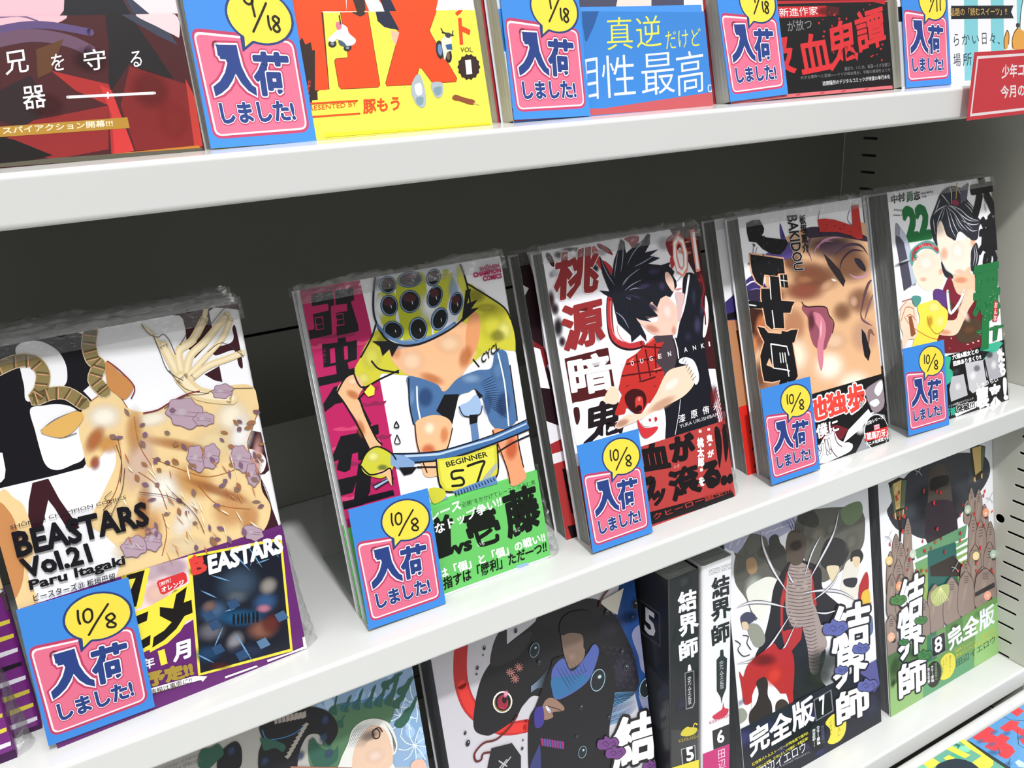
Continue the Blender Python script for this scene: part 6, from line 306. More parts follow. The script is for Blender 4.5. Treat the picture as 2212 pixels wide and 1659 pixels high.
ART['L7'] = [["S","a9a9c4",[-10,2016,128,2069,373,2043,553,2058,744,2001,713,1949,409,1902,159,1903,90,1935]],["L","e4e2ea",6,[46,1978,74,2018]],["L","e4e2ea",6,[112,1979,146,2013]],["L","e4e2ea",6,[180,1979,219,2008]],["L","e4e2ea",6,[247,1979,293,2002]],["L","e4e2ea",6,[316,1979,368,1997]],["L","e4e2ea",6,[385,1980,444,1991]],["L","e4e2ea",6,[455,1980,520,1986]],["L","e4e2ea",6,[526,1980,597,1980]],["L","e4e2ea",6,[597,1980,675,1975]],["L","8f8fb8",10,[493,2106,571,1982]],["L","8f8fb8",10,[525,2090,596,1969]],["L","8f8fb8",10,[557,2075,621,1955]],["L","8f8fb8",10,[589,2059,646,1941]],["L","8f8fb8",10,[621,2043,671,1928]],["L","8f8fb8",10,[654,2028,696,1914]],["S","5c5b54",[85,1888,164,1950,233,2017,294,2008,389,1949,418,1860,528,1794,621,1672,506,1567,373,1530,229,1357,160,1544,67,1717]],["S","3a3934",[410,1912,452,1949,502,1933,522,1867,567,1792,563,1609,419,1738]],["S","5c5b54",[718,2008,880,2021,1361,1880,1403,1653,1335,1534,1185,1465,1039,1428,899,1433,776,1600,723,1762,671,1922]],["S","3a3934",[705,2012,816,2060,915,1950,895,1873,752,1937]],["S","2e2b2c",[980,1743,1146,1702,1222,1571,1070,1460,911,1577]],["S","6a7a5c",[1164,1938,1365,1942,1386,1830,1266,1781,1184,1827]],["B",181,1757,114,87,-0.32,"807f76",0.9],["B",903,1809,113,91,-0.3,"807c70",0.9],["B",1069,1809,116,61,-0.3,"74726a",0.9],["B",230,1621,103,117,-0.33,"aeb2a8",0.9],["B",1256,1646,90,95,-0.3,"6c6a62",0.9],["B",354,1850,77,58,-0.31,"504e48",0.9],["B",779,1786,82,60,-0.31,"6c6860",0.9],["P","54524c",[106,1861,78,1939,157,1884,189,1952,218,1874,280,1874,247,1795,201,1711,138,1692,67,1717]],["S","9a7c5c",[190,1843,252,1843,284,1783,272,1727,215,1726,183,1776]],["S","dcdcd4",[168,1622,258,1651,385,1649,494,1571,499,1487,369,1491,362,1412,302,1330,210,1425,172,1540]],["S","d8d2c8",[1172,1491,1260,1505,1327,1418,1290,1321,1313,1226,1220,1170,1112,1274,1119,1358]],["S","2b2b33",[1148,1369,1291,1332,1257,1267,1158,1312]],["S","2b2826",[1250,1562,1337,1556,1376,1489,1328,1439,1259,1484,1230,1493]],["S","d8c0a0",[1261,1515,1332,1492,1328,1439,1283,1422,1257,1463]],["S","d8c8a8",[977,1534,1101,1493,1080,1414,1022,1391,986,1467]],["S","1f1b20",[556,1673,625,1712,766,1645,908,1536,921,1361,1102,1147,1063,1008,869,1079,906,847,834,655,934,480,730,431,471,476,452,702,197,1039,289,1191,370,1367,427,1553]],["P","a82a2a",[565,1629,610,1624,500,1362,483,1180,682,1149,660,1050,545,987,534,559,479,560,494,1007,462,1230,481,1431]],["P","a82a2a",[760,1574,813,1557,843,1261,801,1254]],["S","9c8c86",[609,1676,751,1629,809,1506,798,1383,801,1254,682,1149,577,1187,526,1353,557,1549]],["S","9c8c86",[683,1318,804,1296,871,1100,926,906,850,847,810,709,730,752,719,942,682,1149]],["S","54483f",[604,1912,671,1922,746,1878,779,1786,742,1674,685,1641,609,1676,567,1792]],["B",673,1799,81,50,-0.31,"2e2624",0.9],["C","54444a",5,[581,1665,693,1615,810,1595]],["C","54444a",5,[579,1638,691,1588,807,1568]],["C","54444a",5,[576,1611,688,1561,805,1540]],["C","54444a",5,[574,1584,686,1534,802,1513]],["C","54444a",5,[571,1557,683,1506,800,1485]],["C","54444a",5,[569,1530,681,1479,798,1458]],["C","54444a",5,[566,1503,678,1452,795,1430]],["C","54444a",5,[564,1476,676,1424,793,1403]],["C","54444a",5,[561,1449,673,1397,790,1375]],["C","54444a",5,[559,1421,671,1369,788,1347]],["C","54444a",5,[556,1394,669,1342,786,1319]],["C","54444a",5,[554,1367,666,1314,783,1292]],["C","54444a",5,[551,1340,674,1283,802,1256]],["C","54444a",5,[549,1312,673,1255,804,1227]],["C","54444a",5,[546,1285,673,1226,805,1197]],["C","54444a",5,[544,1258,673,1198,807,1168]],["C","54444a",5,[541,1230,672,1169,809,1138]],["C","54444a",5,[539,1203,672,1140,811,1108]],["C","54444a",5,[697,1115,753,1081,813,1078]],["C","54444a",5,[699,1086,755,1052,815,1049]],["C","54444a",5,[700,1056,757,1022,817,1019]],["C","54444a",5,[702,1026,759,992,819,989]],["C","54444a",5,[704,997,761,962,821,959]],["C","54444a",5,[706,967,763,932,823,928]],["C","54444a",5,[708,937,765,902,825,898]],["C","54444a",5,[710,907,767,872,827,868]],["C","54444a",5,[712,877,769,842,829,838]],["C","54444a",5,[713,847,771,811,831,807]],["C","54444a",5,[715,817,773,781,833,777]],["C","54444a",5,[717,787,775,751,835,746]],["B",695,1593,35,12,-0.31,"c4b4ac",0.7],["B",745,1457,37,13,-0.33,"c4b4ac",0.7],["B",619,1200,36,12,-0.34,"c4b4ac",0.7],["B",737,1443,35,12,-0.31,"c4b4ac",0.7],["B",676,1381,35,12,-0.31,"c4b4ac",0.7],["B",740,1493,36,12,-0.3,"c4b4ac",0.7],["B",730,1316,36,12,-0.34,"c4b4ac",0.7],["B",639,1529,34,12,-0.32,"c4b4ac",0.7],["B",598,1237,35,12,-0.35,"c4b4ac",0.7],["B",622,1631,36,12,-0.34,"c4b4ac",0.7],["B",726,1465,36,13,-0.34,"c4b4ac",0.7],["B",688,1518,35,12,-0.31,"c4b4ac",0.7],["B",615,1498,35,13,-0.35,"c4b4ac",0.7],["B",659,1459,36,13,-0.34,"c4b4ac",0.7],["C","241e1e",5,[643,1910,623,1977,576,2031],1],["C","241e1e",5,[661,1904,647,1984,609,1991],1],["C","241e1e",5,[679,1899,672,1992,647,2010],1],["C","241e1e",5,[697,1893,692,1956,680,1969],1],["C","241e1e",5,[715,1887,717,1963,719,1988],1],["C","241e1e",5,[733,1882,741,1971,753,1947],1],["C","241e1e",5,[752,1876,762,1934,792,1966],1],["C","2c2a30",30,[344,2012,356,1879,438,1671,562,1455],2],["C","b8b6be",22,[344,2012,356,1879,438,1671,562,1455],2],["C","f0eef4",7,[344,2012,356,1879,438,1671,562,1455],2],["C","2c2a30",30,[1136,1946,1067,1779,914,1617,765,1478],2],["C","b8b6be",22,[1136,1946,1067,1779,914,1617,765,1478],2],["C","f0eef4",7,[1136,1946,1067,1779,914,1617,765,1478],2],["C","2c2a30",24,[930,1800,824,1688,728,1522],2],["C","b8b6be",16,[930,1800,824,1688,728,1522],2],["C","f0eef4",5,[930,1800,824,1688,728,1522],2],["C","2c2a30",30,[58,1520,182,1516,341,1460,552,1344],2],["C","b8b6be",22,[58,1520,182,1516,341,1460,552,1344],2],["C","f0eef4",7,[58,1520,182,1516,341,1460,552,1344],2],["C","2c2a30",28,[691,1409,893,1366,1112,1274,1277,1139],2],["C","b8b6be",20,[691,1409,893,1366,1112,1274,1277,1139],2],["C","f0eef4",6,[691,1409,893,1366,1112,1274,1277,1139],2],["C","2c2a30",26,[1129,1494,1035,1386,919,1341,806,1316],2],["C","b8b6be",18,[1129,1494,1035,1386,919,1341,806,1316],2],["C","f0eef4",5,[1129,1494,1035,1386,919,1341,806,1316],2],["C","2c2a30",32,[14,1100,174,1068,333,1111,602,1315],2],["C","b8b6be",24,[14,1100,174,1068,333,1111,602,1315],2],["C","f0eef4",7,[14,1100,174,1068,333,1111,602,1315],2],["C","2c2a30",24,[375,1011,485,1053,604,1188],2],["C","b8b6be",16,[375,1011,485,1053,604,1188],2],["C","f0eef4",5,[375,1011,485,1053,604,1188],2],["C","2c2a30",22,[798,1223,933,1164,1073,1146],2],["C","b8b6be",14,[798,1223,933,1164,1073,1146],2],["C","f0eef4",4,[798,1223,933,1164,1073,1146],2],["C","2c2a30",24,[565,1629,598,1556,621,1517],2],["C","b8b6be",16,[565,1629,598,1556,621,1517],2],["C","f0eef4",5,[565,1629,598,1556,621,1517],2],["S","a82024",[1092,1019,1155,1084,1275,1107,1297,1209,1316,1269,1396,1351,1419,1255,1394,1109,1437,1072,1360,1054,1292,945,1204,955]],["S","d8b040",[1340,1194,1415,1191,1422,1077,1360,1054,1320,1113]],["S","a82024",[32,1032,64,977,94,1027,135,1063,227,1089,333,1111,386,1122,432,1052,523,1038,567,925,550,738,494,576,377,754,259,888,150,827,129,751,54,762,42,892]],["B",361,868,125,103,-0.38,"d83a30",0.8],["B",273,1030,162,61,-0.38,"6a1418",0.7],["P","f0ecf0",[134,802,176,837,207,761,253,827,299,765,329,667,399,703,463,676,483,602,466,413,98,574]],["S","2c1d1e",[181,888,260,898,293,842,283,740,314,652,304,548,223,520,98,574,95,670,165,725,199,807]],["S","3a2a26",[352,636,420,650,481,581,471,476,355,526]],["S","8a8c80",[-49,742,27,742,71,681,54,635,-23,627,-57,662]],["S","5a6a8a",[1352,945,1429,962,1435,825,1372,803,1331,863]],["C","26262c",8,[21,1282,65,1234,37,1204,80,1136,142,1123]],["C","26262c",8,[96,1294,144,1266,126,1221,158,1158]],["S","3f4058",[87,1440,151,1457,221,1411,217,1372,166,1360,103,1362]],["S","8a8c80",[140,1349,227,1337,283,1265,300,1176,246,1145,186,1188]],["S","d0b89c",[95,1396,143,1379,150,1325,101,1343]],["B",900,772,303,128,-0.37,"2a2c22",0.8],["B",835,666,225,108,-0.39,"2a2c22",0.8],["P","1b1b28",[-55,583,499,579,1064,562,1471,570,1556,-184,-108,-60]],["P","55558c",[1217,565,1453,570,1482,339,1407,289,1348,447]],["B",23,500,123,94,-0.42,"3a3a6a",0.8],["B",275,488,160,72,-0.42,"2f2f55",0.7],["B",569,308,342,148,-0.42,"12121a",0.7],["B",1365,199,132,157,-0.4,"3a3d58",0.6],["B",667,147,72,38,-0.03,"45457a",0.5],["B",378,250,69,36,-0.01,"45457a",0.5],["B",1011,97,75,39,-0.03,"45457a",0.5],["B",939,346,74,37,0.0,"45457a",0.5],["B",913,96,74,39,-0.03,"45457a",0.5],["B",16,788,64,33,0.03,"45457a",0.5],["B",781,37,73,38,-0.03,"45457a",0.5],["B",724,374,72,37,0.0,"45457a",0.5],["P","77777c",[738,510,935,518,945,325,747,320]],["P","14141a",[749,499,923,510,932,337,757,328]],["T","7","ecebf0",0.02,[814,343,872,350,797,498]],["T","完","e8e8ec",0.035,[71,318,260,332,73,527]],["T","全","e8e8ec",0.035,[274,325,492,329,280,535]],["T","版","e8e8ec",0.035,[508,335,732,339,504,551]],["T","妖結界バトルストーリーが完全版で復刊!!","cfc63a",0.02,[78,240,659,248,73,267]],["T","黒芒楼との決戦、後半!! そして封魔師・金剛登場!!","cfc63a",0.02,[87,185,656,205,82,212]],["T","田辺イエロウ","dcdce0",0.0,[147,106,624,115,141,198]],["T","YELLOW TANABE PRESENTS","8f8f98",0.0,[193,110,661,85,188,127]],["E","0e0e14",[752,188,95,-57,-38,-112]],["V","カラー原稿","e4e4e8",0.02,[742,114,778,111,746,275]],["V","完全収録!!","e4e4e8",0.02,[696,115,729,113,703,268]],["V","雑誌掲載時の","5a5a8c",0.0,[794,104,830,101,794,260]],["S","d8cc48",[848,263,926,301,1008,279,1070,206,1062,103,1007,48,922,46,859,85,887,128,892,191]],["V","描き下ろし","6a6420",0.0,[968,92,1007,88,974,274]],["V","カバー","6a6420",0.0,[933,173,958,175,932,266]],["V","イラスト","6a6420",0.0,[887,128,916,128,889,258]],["T","結","1c1418",0.085,[975,810,1383,742,990,1176]],["T","界","1c1418",0.085,[964,501,1333,465,989,804]],["T","師","1c1418",0.085,[983,187,1341,147,989,446]],["T","結","ecebf0",0.035,[975,810,1383,742,990,1176]],["T","界","ecebf0",0.035,[964,501,1333,465,989,804]],["T","師","ecebf0",0.035,[983,187,1341,147,989,446]],["C","1c1418",12,[880,1037,905,1085,967,1070,991,1094,1051,1048,1115,1032,1154,968,1097,940,1042,936,960,975,908,994,880,1037]],["S","5a5f9c",[880,1037,905,1085,967,1070,991,1094,1051,1048,1115,1032,1154,968,1097,940,1042,936,960,975,908,994]],["C","1c1418",4,[943,1030,987,1044,1026,999,993,992,974,1016]],["C","1c1418",4,[1048,1000,1091,1005,1110,968,1078,970]],["C","1c1418",12,[1189,754,1206,787,1250,776,1266,792,1309,759,1353,748,1380,703,1341,684,1303,682,1245,710,1209,724,1189,754]],["S","5a5f9c",[1189,754,1206,787,1250,776,1266,792,1309,759,1353,748,1380,703,1341,684,1303,682,1245,710,1209,724]],["C","1c1418",4,[1233,749,1264,757,1291,726,1269,722,1255,738]],["C","1c1418",4,[1306,726,1337,729,1350,704,1328,706]],["C","1c1418",12,[980,654,993,680,1027,671,1040,684,1073,657,1107,648,1128,613,1098,598,1068,596,1023,619,995,630,980,654]],["S","5a5f9c",[980,654,993,680,1027,671,1040,684,1073,657,1107,648,1128,613,1098,598,1068,596,1023,619,995,630]],["C","1c1418",4,[1014,649,1038,656,1059,631,1041,628,1031,641]],["C","1c1418",4,[1071,631,1094,634,1105,613,1087,615]],["C","1c1418",12,[1221,416,1242,456,1295,441,1315,461,1367,419,1421,404,1454,348,1406,326,1360,324,1289,360,1245,378,1221,416]],["S","5a5f9c",[1221,416,1242,456,1295,441,1315,461,1367,419,1421,404,1454,348,1406,326,1360,324,1289,360,1245,378]],["C","1c1418",4,[1274,408,1312,418,1345,379,1318,374,1301,394]],["C","1c1418",4,[1364,378,1401,381,1417,349,1390,352]]]
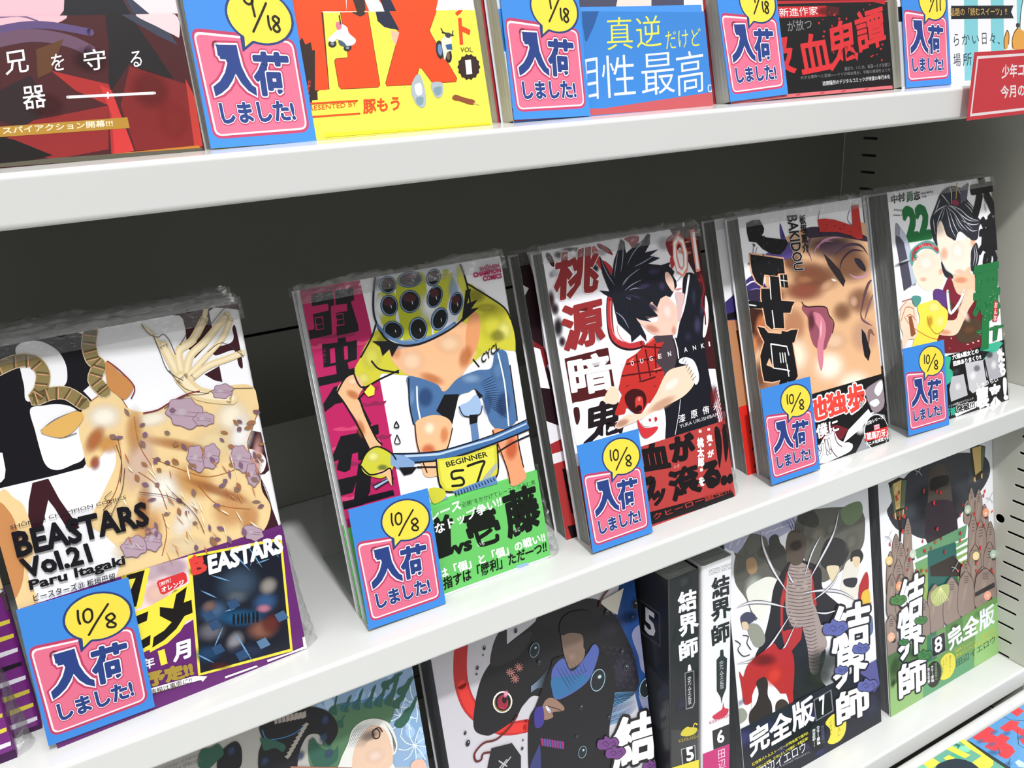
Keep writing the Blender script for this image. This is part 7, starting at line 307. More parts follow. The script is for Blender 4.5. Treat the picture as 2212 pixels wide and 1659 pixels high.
ART['L2'] = [["P","bcb9c0",[0,0,1480,0,1480,2100,0,2100]],["P","bcb9c0",[43,2085,1730,2271,1937,118,4,1083]],["P","1d3f78",[1289,1820,1388,2093,1629,2067,1593,1614,1646,874,1601,694,1419,857,1389,1133,1330,1658]],["B",1468,1902,97,142,-0.34,"2a5aa8",0.7],["B",1406,1758,98,53,-0.35,"0e2a58",0.8],["S","7c7f9c",[1410,1627,1481,1675,1586,1645,1630,1467,1611,1320,1557,1246,1460,1343,1443,1464]],["S","7c7f9c",[1421,1216,1553,1209,1611,1048,1624,883,1490,982,1427,1088]],["S","7c7f9c",[1459,996,1568,977,1613,789,1594,636,1494,743]],["C","b8bcd4",6,[1493,1614,1518,1625,1538,1597,1513,1588,1507,1607]],["C","b8bcd4",6,[1485,1390,1511,1401,1531,1372,1506,1363,1500,1382]],["C","b8bcd4",6,[1554,1496,1579,1507,1600,1478,1574,1469,1568,1489]],["C","b8bcd4",6,[1485,955,1511,965,1531,934,1506,926,1499,947]],["C","b02426",90,[221,2098,180,1948,162,1788,195,1620,295,1473,407,1379,548,1334]],["C","d0322c",60,[163,1779,195,1620,295,1473,407,1379,547,1329]],["S","17161a",[197,1465,217,1594,276,1740,352,1829,490,1911,682,1975,785,2032,930,2049,1119,1990,1254,1869,1337,1711,1410,1458,1401,1224,1161,1184,860,1222,657,1493,552,1484,487,1423,409,1396,317,1384,265,1394]],["S","2a272c",[368,1822,394,1931,451,2011,507,2024,498,1908,566,1933,675,1926,585,1822,472,1798]],["S","1f1d22",[718,1962,786,2040,1014,2019,1167,1973,1254,1869,1145,1819,951,1856]],["B",1297,1410,164,180,-0.39,"2e2a38",0.9],["B",1238,1748,148,106,-0.36,"33303a",0.7],["C","3f3a4c",3,[1172,1645,1183,1620,1197,1633]],["C","3f3a4c",3,[1161,1561,1172,1537,1186,1549]],["C","3f3a4c",3,[1149,1477,1160,1452,1174,1465]],["C","3f3a4c",3,[1137,1393,1149,1368,1163,1380]],["C","3f3a4c",3,[1191,1591,1202,1566,1217,1579]],["C","3f3a4c",3,[1180,1506,1191,1482,1205,1494]],["C","3f3a4c",3,[1168,1422,1179,1397,1194,1410]],["C","3f3a4c",3,[1222,1620,1233,1595,1248,1608]],["C","3f3a4c",3,[1211,1536,1222,1511,1236,1524]],["C","3f3a4c",3,[1199,1451,1211,1426,1225,1439]],["C","3f3a4c",3,[1188,1366,1199,1341,1213,1354]],["C","3f3a4c",3,[1242,1565,1253,1540,1267,1553]],["C","3f3a4c",3,[1230,1480,1242,1455,1256,1468]],["C","3f3a4c",3,[1219,1396,1230,1370,1244,1383]],["C","3f3a4c",3,[1273,1595,1284,1570,1299,1583]],["C","3f3a4c",3,[1262,1510,1273,1485,1287,1498]],["C","3f3a4c",3,[1250,1425,1261,1400,1276,1413]],["C","3f3a4c",3,[1239,1340,1250,1314,1264,1327]],["C","3f3a4c",3,[1293,1539,1304,1514,1319,1527]],["C","3f3a4c",3,[1281,1454,1293,1429,1307,1442]],["C","3f3a4c",3,[1270,1369,1281,1343,1296,1356]],["C","3f3a4c",3,[1324,1569,1336,1544,1350,1557]],["C","3f3a4c",3,[1313,1484,1324,1459,1339,1472]],["C","3f3a4c",3,[1301,1398,1313,1373,1327,1386]],["C","3f3a4c",3,[1290,1312,1301,1287,1316,1300]],["C","3f3a4c",3,[1344,1513,1356,1488,1370,1501]],["C","3f3a4c",3,[1333,1428,1344,1402,1359,1415]],["C","3f3a4c",3,[1322,1342,1333,1316,1348,1329]],["C","3f3a4c",3,[1376,1543,1387,1518,1402,1531]],["C","3f3a4c",3,[1365,1457,1376,1432,1391,1445]],["C","3f3a4c",3,[1353,1371,1365,1346,1379,1359]],["C","3f3a4c",3,[1342,1285,1353,1259,1368,1272]],["C","3f3a4c",3,[1396,1487,1408,1462,1423,1475]],["C","3f3a4c",3,[1385,1401,1397,1376,1411,1389]],["C","3f3a4c",3,[1374,1315,1385,1289,1400,1302]],["E","e8e0d8",[408,1561,62,-38,-24,-64]],["E","8a7040",[408,1559,54,-33,-21,-56]],["E","120c10",[410,1563,49,-31,-19,-53]],["E","8c2438",[407,1564,32,-20,-15,-40]],["E","14080c",[423,1570,17,-7,-4,-24]],["B",437,1603,20,27,-0.35,"f090b0",0.95],["C","c02848",8,[378,1542,410,1515,434,1526,439,1559]],["L","b87870",5,[496,1727,518,1718]],["L","b87870",5,[494,1724,510,1704]],["L","b87870",5,[490,1723,494,1700]],["L","b87870",5,[486,1725,476,1707]],["L","b87870",5,[483,1729,463,1723]],["L","b87870",5,[482,1733,460,1742]],["L","b87870",5,[484,1736,468,1756]],["L","b87870",5,[488,1737,484,1760]],["L","b87870",5,[492,1736,502,1753]],["L","b87870",5,[495,1732,515,1737]],["L","b87870",5,[557,1737,579,1728]],["L","b87870",5,[555,1734,571,1714]],["L","b87870",5,[551,1733,555,1710]],["L","b87870",5,[547,1735,537,1717]],["L","b87870",5,[544,1739,523,1733]],["L","b87870",5,[543,1743,520,1752]],["L","b87870",5,[545,1746,528,1766]],["L","b87870",5,[549,1747,545,1770]],["L","b87870",5,[553,1746,563,1763]],["L","b87870",5,[556,1742,576,1747]],["L","b87870",5,[519,1674,542,1665]],["L","b87870",5,[517,1671,534,1651]],["L","b87870",5,[514,1670,517,1647]],["L","b87870",5,[509,1671,499,1654]],["L","b87870",5,[506,1675,486,1670]],["L","b87870",5,[506,1680,483,1689]],["L","b87870",5,[507,1683,491,1703]],["L","b87870",5,[511,1684,507,1707]],["L","b87870",5,[516,1682,526,1700]],["L","b87870",5,[519,1678,539,1684]],["C","6a7a90",4,[614,1582,683,1606,767,1652],1],["C","6a7a90",4,[613,1579,683,1601,765,1639],1],["C","6a7a90",4,[613,1575,682,1596,763,1625],1],["C","6a7a90",4,[612,1572,681,1591,761,1612],1],["C","6a7a90",4,[612,1569,680,1586,759,1599],1],["C","6a7a90",4,[611,1565,680,1581,757,1585],1],["C","6a7a90",4,[611,1562,679,1576,755,1572],1],["C","6a7a90",4,[610,1559,678,1571,753,1558],1],["C","6a7a90",4,[610,1555,677,1566,751,1544],1],["C","6a7a90",4,[609,1552,677,1561,749,1531],1],["C","6a7a90",4,[609,1549,676,1556,747,1517],1],["C","6a7a90",4,[608,1545,675,1551,745,1504],1],["C","5a8ab0",7,[1400,1215,1175,1291,969,1286,842,1230],2],["C","5a8ab0",7,[1399,1210,1178,1280,968,1278,846,1223],2],["C","3f6a94",7,[1398,1204,1181,1270,967,1270,851,1215],2],["C","3f6a94",7,[1397,1199,1184,1259,966,1262,856,1207],2],["C","3f6a94",7,[1397,1193,1186,1248,965,1254,861,1200],2],["C","5a8ab0",7,[1396,1188,1189,1238,964,1246,866,1192],2],["C","3f6a94",7,[1395,1182,1192,1227,963,1238,871,1184],2],["C","5a8ab0",7,[1395,1177,1195,1217,962,1230,876,1176],2],["C","5a8ab0",7,[1394,1171,1197,1206,961,1223,880,1169],2],["C","5a8ab0",7,[1393,1166,1200,1195,959,1215,885,1161],2],["C","3f6a94",7,[1392,1160,1203,1185,958,1207,890,1153],2],["C","2f5a84",7,[1392,1155,1206,1174,957,1199,895,1145],2],["C","2f5a84",7,[1391,1150,1209,1163,956,1191,900,1137],2],["C","2f5a84",7,[1390,1144,1211,1152,955,1183,905,1130],2],["C","5a8ab0",7,[1390,1139,1214,1142,954,1175,910,1122],2],["C","5a8ab0",7,[1389,1133,1217,1131,953,1167,915,1114],2],["C","2f5a84",7,[1388,1128,1220,1120,952,1159,920,1106],2],["C","2f5a84",7,[1387,1122,1222,1109,950,1151,925,1098],2],["C","5a8ab0",7,[1387,1117,1225,1099,949,1143,930,1090],2],["C","2f5a84",7,[1386,1111,1228,1088,948,1135,935,1082],2],["C","5a8ab0",7,[1385,1106,1231,1077,947,1128,940,1075],2],["C","5a8ab0",7,[1385,1100,1234,1066,946,1120,945,1067],2],["S","151318",[515,1051,561,1355,620,1437,668,1506,765,1644,831,1698,1155,1597,1237,1434,1213,1256,1136,1004,1149,708,523,917]],["S","7a6458",[877,1849,913,1862,1033,1807,1034,1744,1030,1646,993,1597,912,1584,890,1638,874,1726]],["B",933,1657,60,51,-0.37,"9a8274",0.7],["S","17161a",[868,1887,906,1944,995,1955,1116,1902,1140,1785,1080,1717,1054,1673,1026,1684,1028,1773,946,1822,879,1830]],["S","4a5a9c",[1106,1680,1138,1622,1095,1529,1023,1448,888,1413,772,1426,759,1539,783,1637,866,1675,894,1592,939,1564,1037,1625]],["S","2f6494",[764,1573,868,1548,1037,1479,939,1428,791,1426,760,1476]],["C","26385c",5,[804,1646,847,1539,890,1430],2],["C","26385c",5,[832,1639,871,1536,910,1445],2],["C","26385c",5,[860,1632,895,1533,930,1461],2],["C","26385c",5,[889,1626,919,1531,950,1476],2],["C","26385c",5,[917,1619,944,1528,970,1491],2],["C","26385c",5,[946,1612,968,1525,991,1507],2],["C","26385c",5,[974,1605,993,1522,1011,1522],2],["C","26385c",5,[1003,1597,1018,1520,1031,1538],2],["S","8a6c5c",[698,1448,755,1442,821,1359,816,1325,741,1348,736,1314,670,1325,654,1377]],["C","26181a",5,[702,1410,763,1366,815,1320]],["S","3a3080",[618,1420,674,1413,669,1316,636,1286,601,1310]],["L","c8d0e8",16,[701,1402,719,1362]],["P","5a2a6a",[625,1217,795,1113,783,1062,627,1162]],["L","b02848",6,[638,1207,636,1158]],["L","3a60a0",6,[656,1196,653,1147]],["L","3a60a0",6,[674,1185,671,1136]],["L","3a60a0",6,[691,1175,689,1125]],["L","b02848",6,[709,1164,707,1114]],["L","3a60a0",6,[727,1153,725,1103]],["L","b02848",6,[745,1142,743,1092]],["L","3a60a0",6,[763,1131,761,1081]],["L","b02848",6,[781,1120,779,1070]],["S","33386a",[523,1046,597,1157,618,1166,589,977]],["C","5a1c18",14,[489,1432,425,1380,329,1343,241,1357,173,1318,173,1265,208,1258,231,1291,316,1261]],["P","1a1a1e",[286,1301,427,1272,475,1160,457,1041,226,1152]],["L","a8a8ac",9,[316,1145,376,1179]],["L","a8a8ac",9,[404,1184,333,1137]],["L","a8a8ac",9,[323,1195,369,1137]],["E","5a6068",[340,1952,9,-6,-6,-12]],["E","1a2026",[340,1952,8,-5,-5,-11]],["B",343,1956,4,4,-0.46,"c8dce0",0.9],["E","5a6068",[564,1981,10,-7,-7,-14]],["E","1a2026",[564,1981,9,-6,-7,-13]],["B",567,1985,4,4,-0.46,"c8dce0",0.9],["E","5a6068",[276,1847,8,-6,-7,-12]],["E","1a2026",[276,1847,7,-5,-6,-11]],["B",278,1850,4,3,-0.24,"c8dce0",0.9],["E","5a6068",[325,1912,4,-3,-3,-6]],["E","1a2026",[325,1912,4,-3,-3,-6]],["B",327,1913,1,1,0.0,"c8dce0",0.9],["E","5a6068",[265,1811,6,-3,-3,-7]],["E","1a2026",[265,1811,5,-3,-3,-7]],["B",267,1813,2,2,-0.46,"c8dce0",0.9],["E","8fb0c0",[672,1809,30,-20,-21,-42]],["E","1a2026",[672,1809,27,-18,-20,-39]],["B",682,1821,11,11,-0.35,"c8dce0",0.9],["E","8fb0c0",[1101,1425,50,-35,-33,-67]],["E","1a2026",[1101,1425,45,-31,-31,-62]],["B",1117,1443,20,17,-0.4,"c8dce0",0.9],["E","8fb0c0",[1470,1214,49,-33,-30,-61]],["E","1a2026",[1470,1214,43,-29,-28,-57]],["B",1486,1231,19,16,-0.42,"c8dce0",0.9],["E","5a6068",[1314,1543,11,-7,-6,-14]],["E","1a2026",[1314,1543,10,-6,-6,-12]],["B",1318,1547,4,4,-0.46,"c8dce0",0.9],["E","5a6068",[1330,1424,18,-11,-11,-22]],["E","1a2026",[1330,1424,16,-10,-10,-21]],["B",1336,1430,7,5,-0.28,"c8dce0",0.9],["E","5a6068",[950,1294,11,-8,-7,-15]],["E","1a2026",[950,1294,10,-7,-6,-14]],["B",954,1298,4,4,-0.46,"c8dce0",0.9],["E","8fb0c0",[916,982,28,-21,-18,-38]],["E","1a2026",[916,982,25,-19,-17,-35]],["B",925,992,12,10,-0.43,"c8dce0",0.9],["E","5a6068",[133,1476,8,-6,-6,-12]],["E","1a2026",[133,1476,7,-6,-6,-11]],["B",136,1479,3,3,-0.32,"c8dce0",0.9],["E","5a6068",[139,1404,13,-10,-10,-19]],["E","1a2026",[139,1404,11,-9,-9,-18]],["B",143,1409,5,5,-0.38,"c8dce0",0.9],["E","5a6068",[491,1206,8,-6,-5,-11]],["E","1a2026",[491,1206,7,-5,-5,-10]],["B",494,1209,3,3,-0.32,"c8dce0",0.9],["E","5a6068",[1149,1132,10,-7,-7,-13]],["E","1a2026",[1149,1132,9,-6,-7,-12]],["B",1152,1136,4,4,-0.46,"c8dce0",0.9],["E","5a6068",[889,1107,8,-6,-6,-12]],["E","1a2026",[889,1107,7,-6,-6,-11]],["B",892,1110,3,3,-0.32,"c8dce0",0.9],["E","5a6068",[1427,1751,10,-7,-7,-14]],["E","1a2026",[1427,1751,9,-6,-7,-13]],["B",1430,1755,4,4,-0.46,"c8dce0",0.9],["E","5a6068",[1459,1832,23,-15,-15,-31]],["E","1a2026",[1459,1832,21,-13,-14,-28]],["B",1466,1840,9,8,-0.32,"c8dce0",0.9],["E","5a6068",[1232,1859,14,-8,-9,-18]],["E","1a2026",[1232,1859,12,-7,-8,-16]],["B",1237,1864,5,4,-0.38,"c8dce0",0.9],["E","5a6068",[691,1718,10,-7,-7,-14]],["E","1a2026",[691,1718,9,-6,-7,-13]],["B",694,1722,4,3,-0.24,"c8dce0",0.9],["E","5a6068",[1530,1116,12,-8,-8,-15]],["E","1a2026",[1530,1116,11,-7,-7,-14]],["B",1534,1121,4,4,-0.46,"c8dce0",0.9],["E","5a6068",[504,1259,5,-4,-4,-7]],["E","1a2026",[504,1259,4,-3,-3,-6]],["B",506,1261,2,2,-0.46,"c8dce0",0.9],["P","c9c4b8",[1183,1949,1383,1977,1309,1813,1244,1873]],["C","5a2420",14,[1274,2016,1206,1968,1179,1915]],["T","結","1a1518",0.1,[1144,750,1476,692,1190,1086]],["T","結","ecebf0",0.04,[1144,750,1476,692,1190,1086]],["C","1c1418",12,[1030,974,1048,1009,1087,997,1103,1015,1139,979,1179,968,1200,920,1163,900,1128,897,1078,927,1046,942,1030,974]],["S","6a3a7a",[1030,974,1048,1009,1087,997,1103,1015,1139,979,1179,968,1200,920,1163,900,1128,897,1078,927,1046,942]],["C","1c1418",4,[1070,968,1098,977,1121,944,1100,939,1089,957]],["C","1c1418",4,[1135,944,1163,948,1173,921,1152,922]],["C","1c1418",12,[1086,882,1103,914,1140,903,1154,919,1188,886,1225,875,1245,831,1210,812,1178,810,1131,838,1101,851,1086,882]],["S","6a3a7a",[1086,882,1103,914,1140,903,1154,919,1188,886,1225,875,1245,831,1210,812,1178,810,1131,838,1101,851]],["C","1c1418",4,[1123,876,1150,884,1171,854,1151,849,1141,865]],["C","1c1418",4,[1184,853,1210,856,1219,831,1200,833]],["C","1c1418",12,[1370,652,1385,680,1417,669,1430,683,1460,654,1492,644,1510,605,1480,589,1451,588,1410,613,1384,625,1370,652]],["S","6a3a7a",[1370,652,1385,680,1417,669,1430,683,1460,654,1492,644,1510,605,1480,589,1451,588,1410,613,1384,625]],["C","1c1418",4,[1403,646,1426,653,1445,626,1428,622,1418,637]],["C","1c1418",4,[1456,626,1479,628,1488,606,1471,608]],["P","26305a",[0,0,1480,0,1480,540,0,540]]]
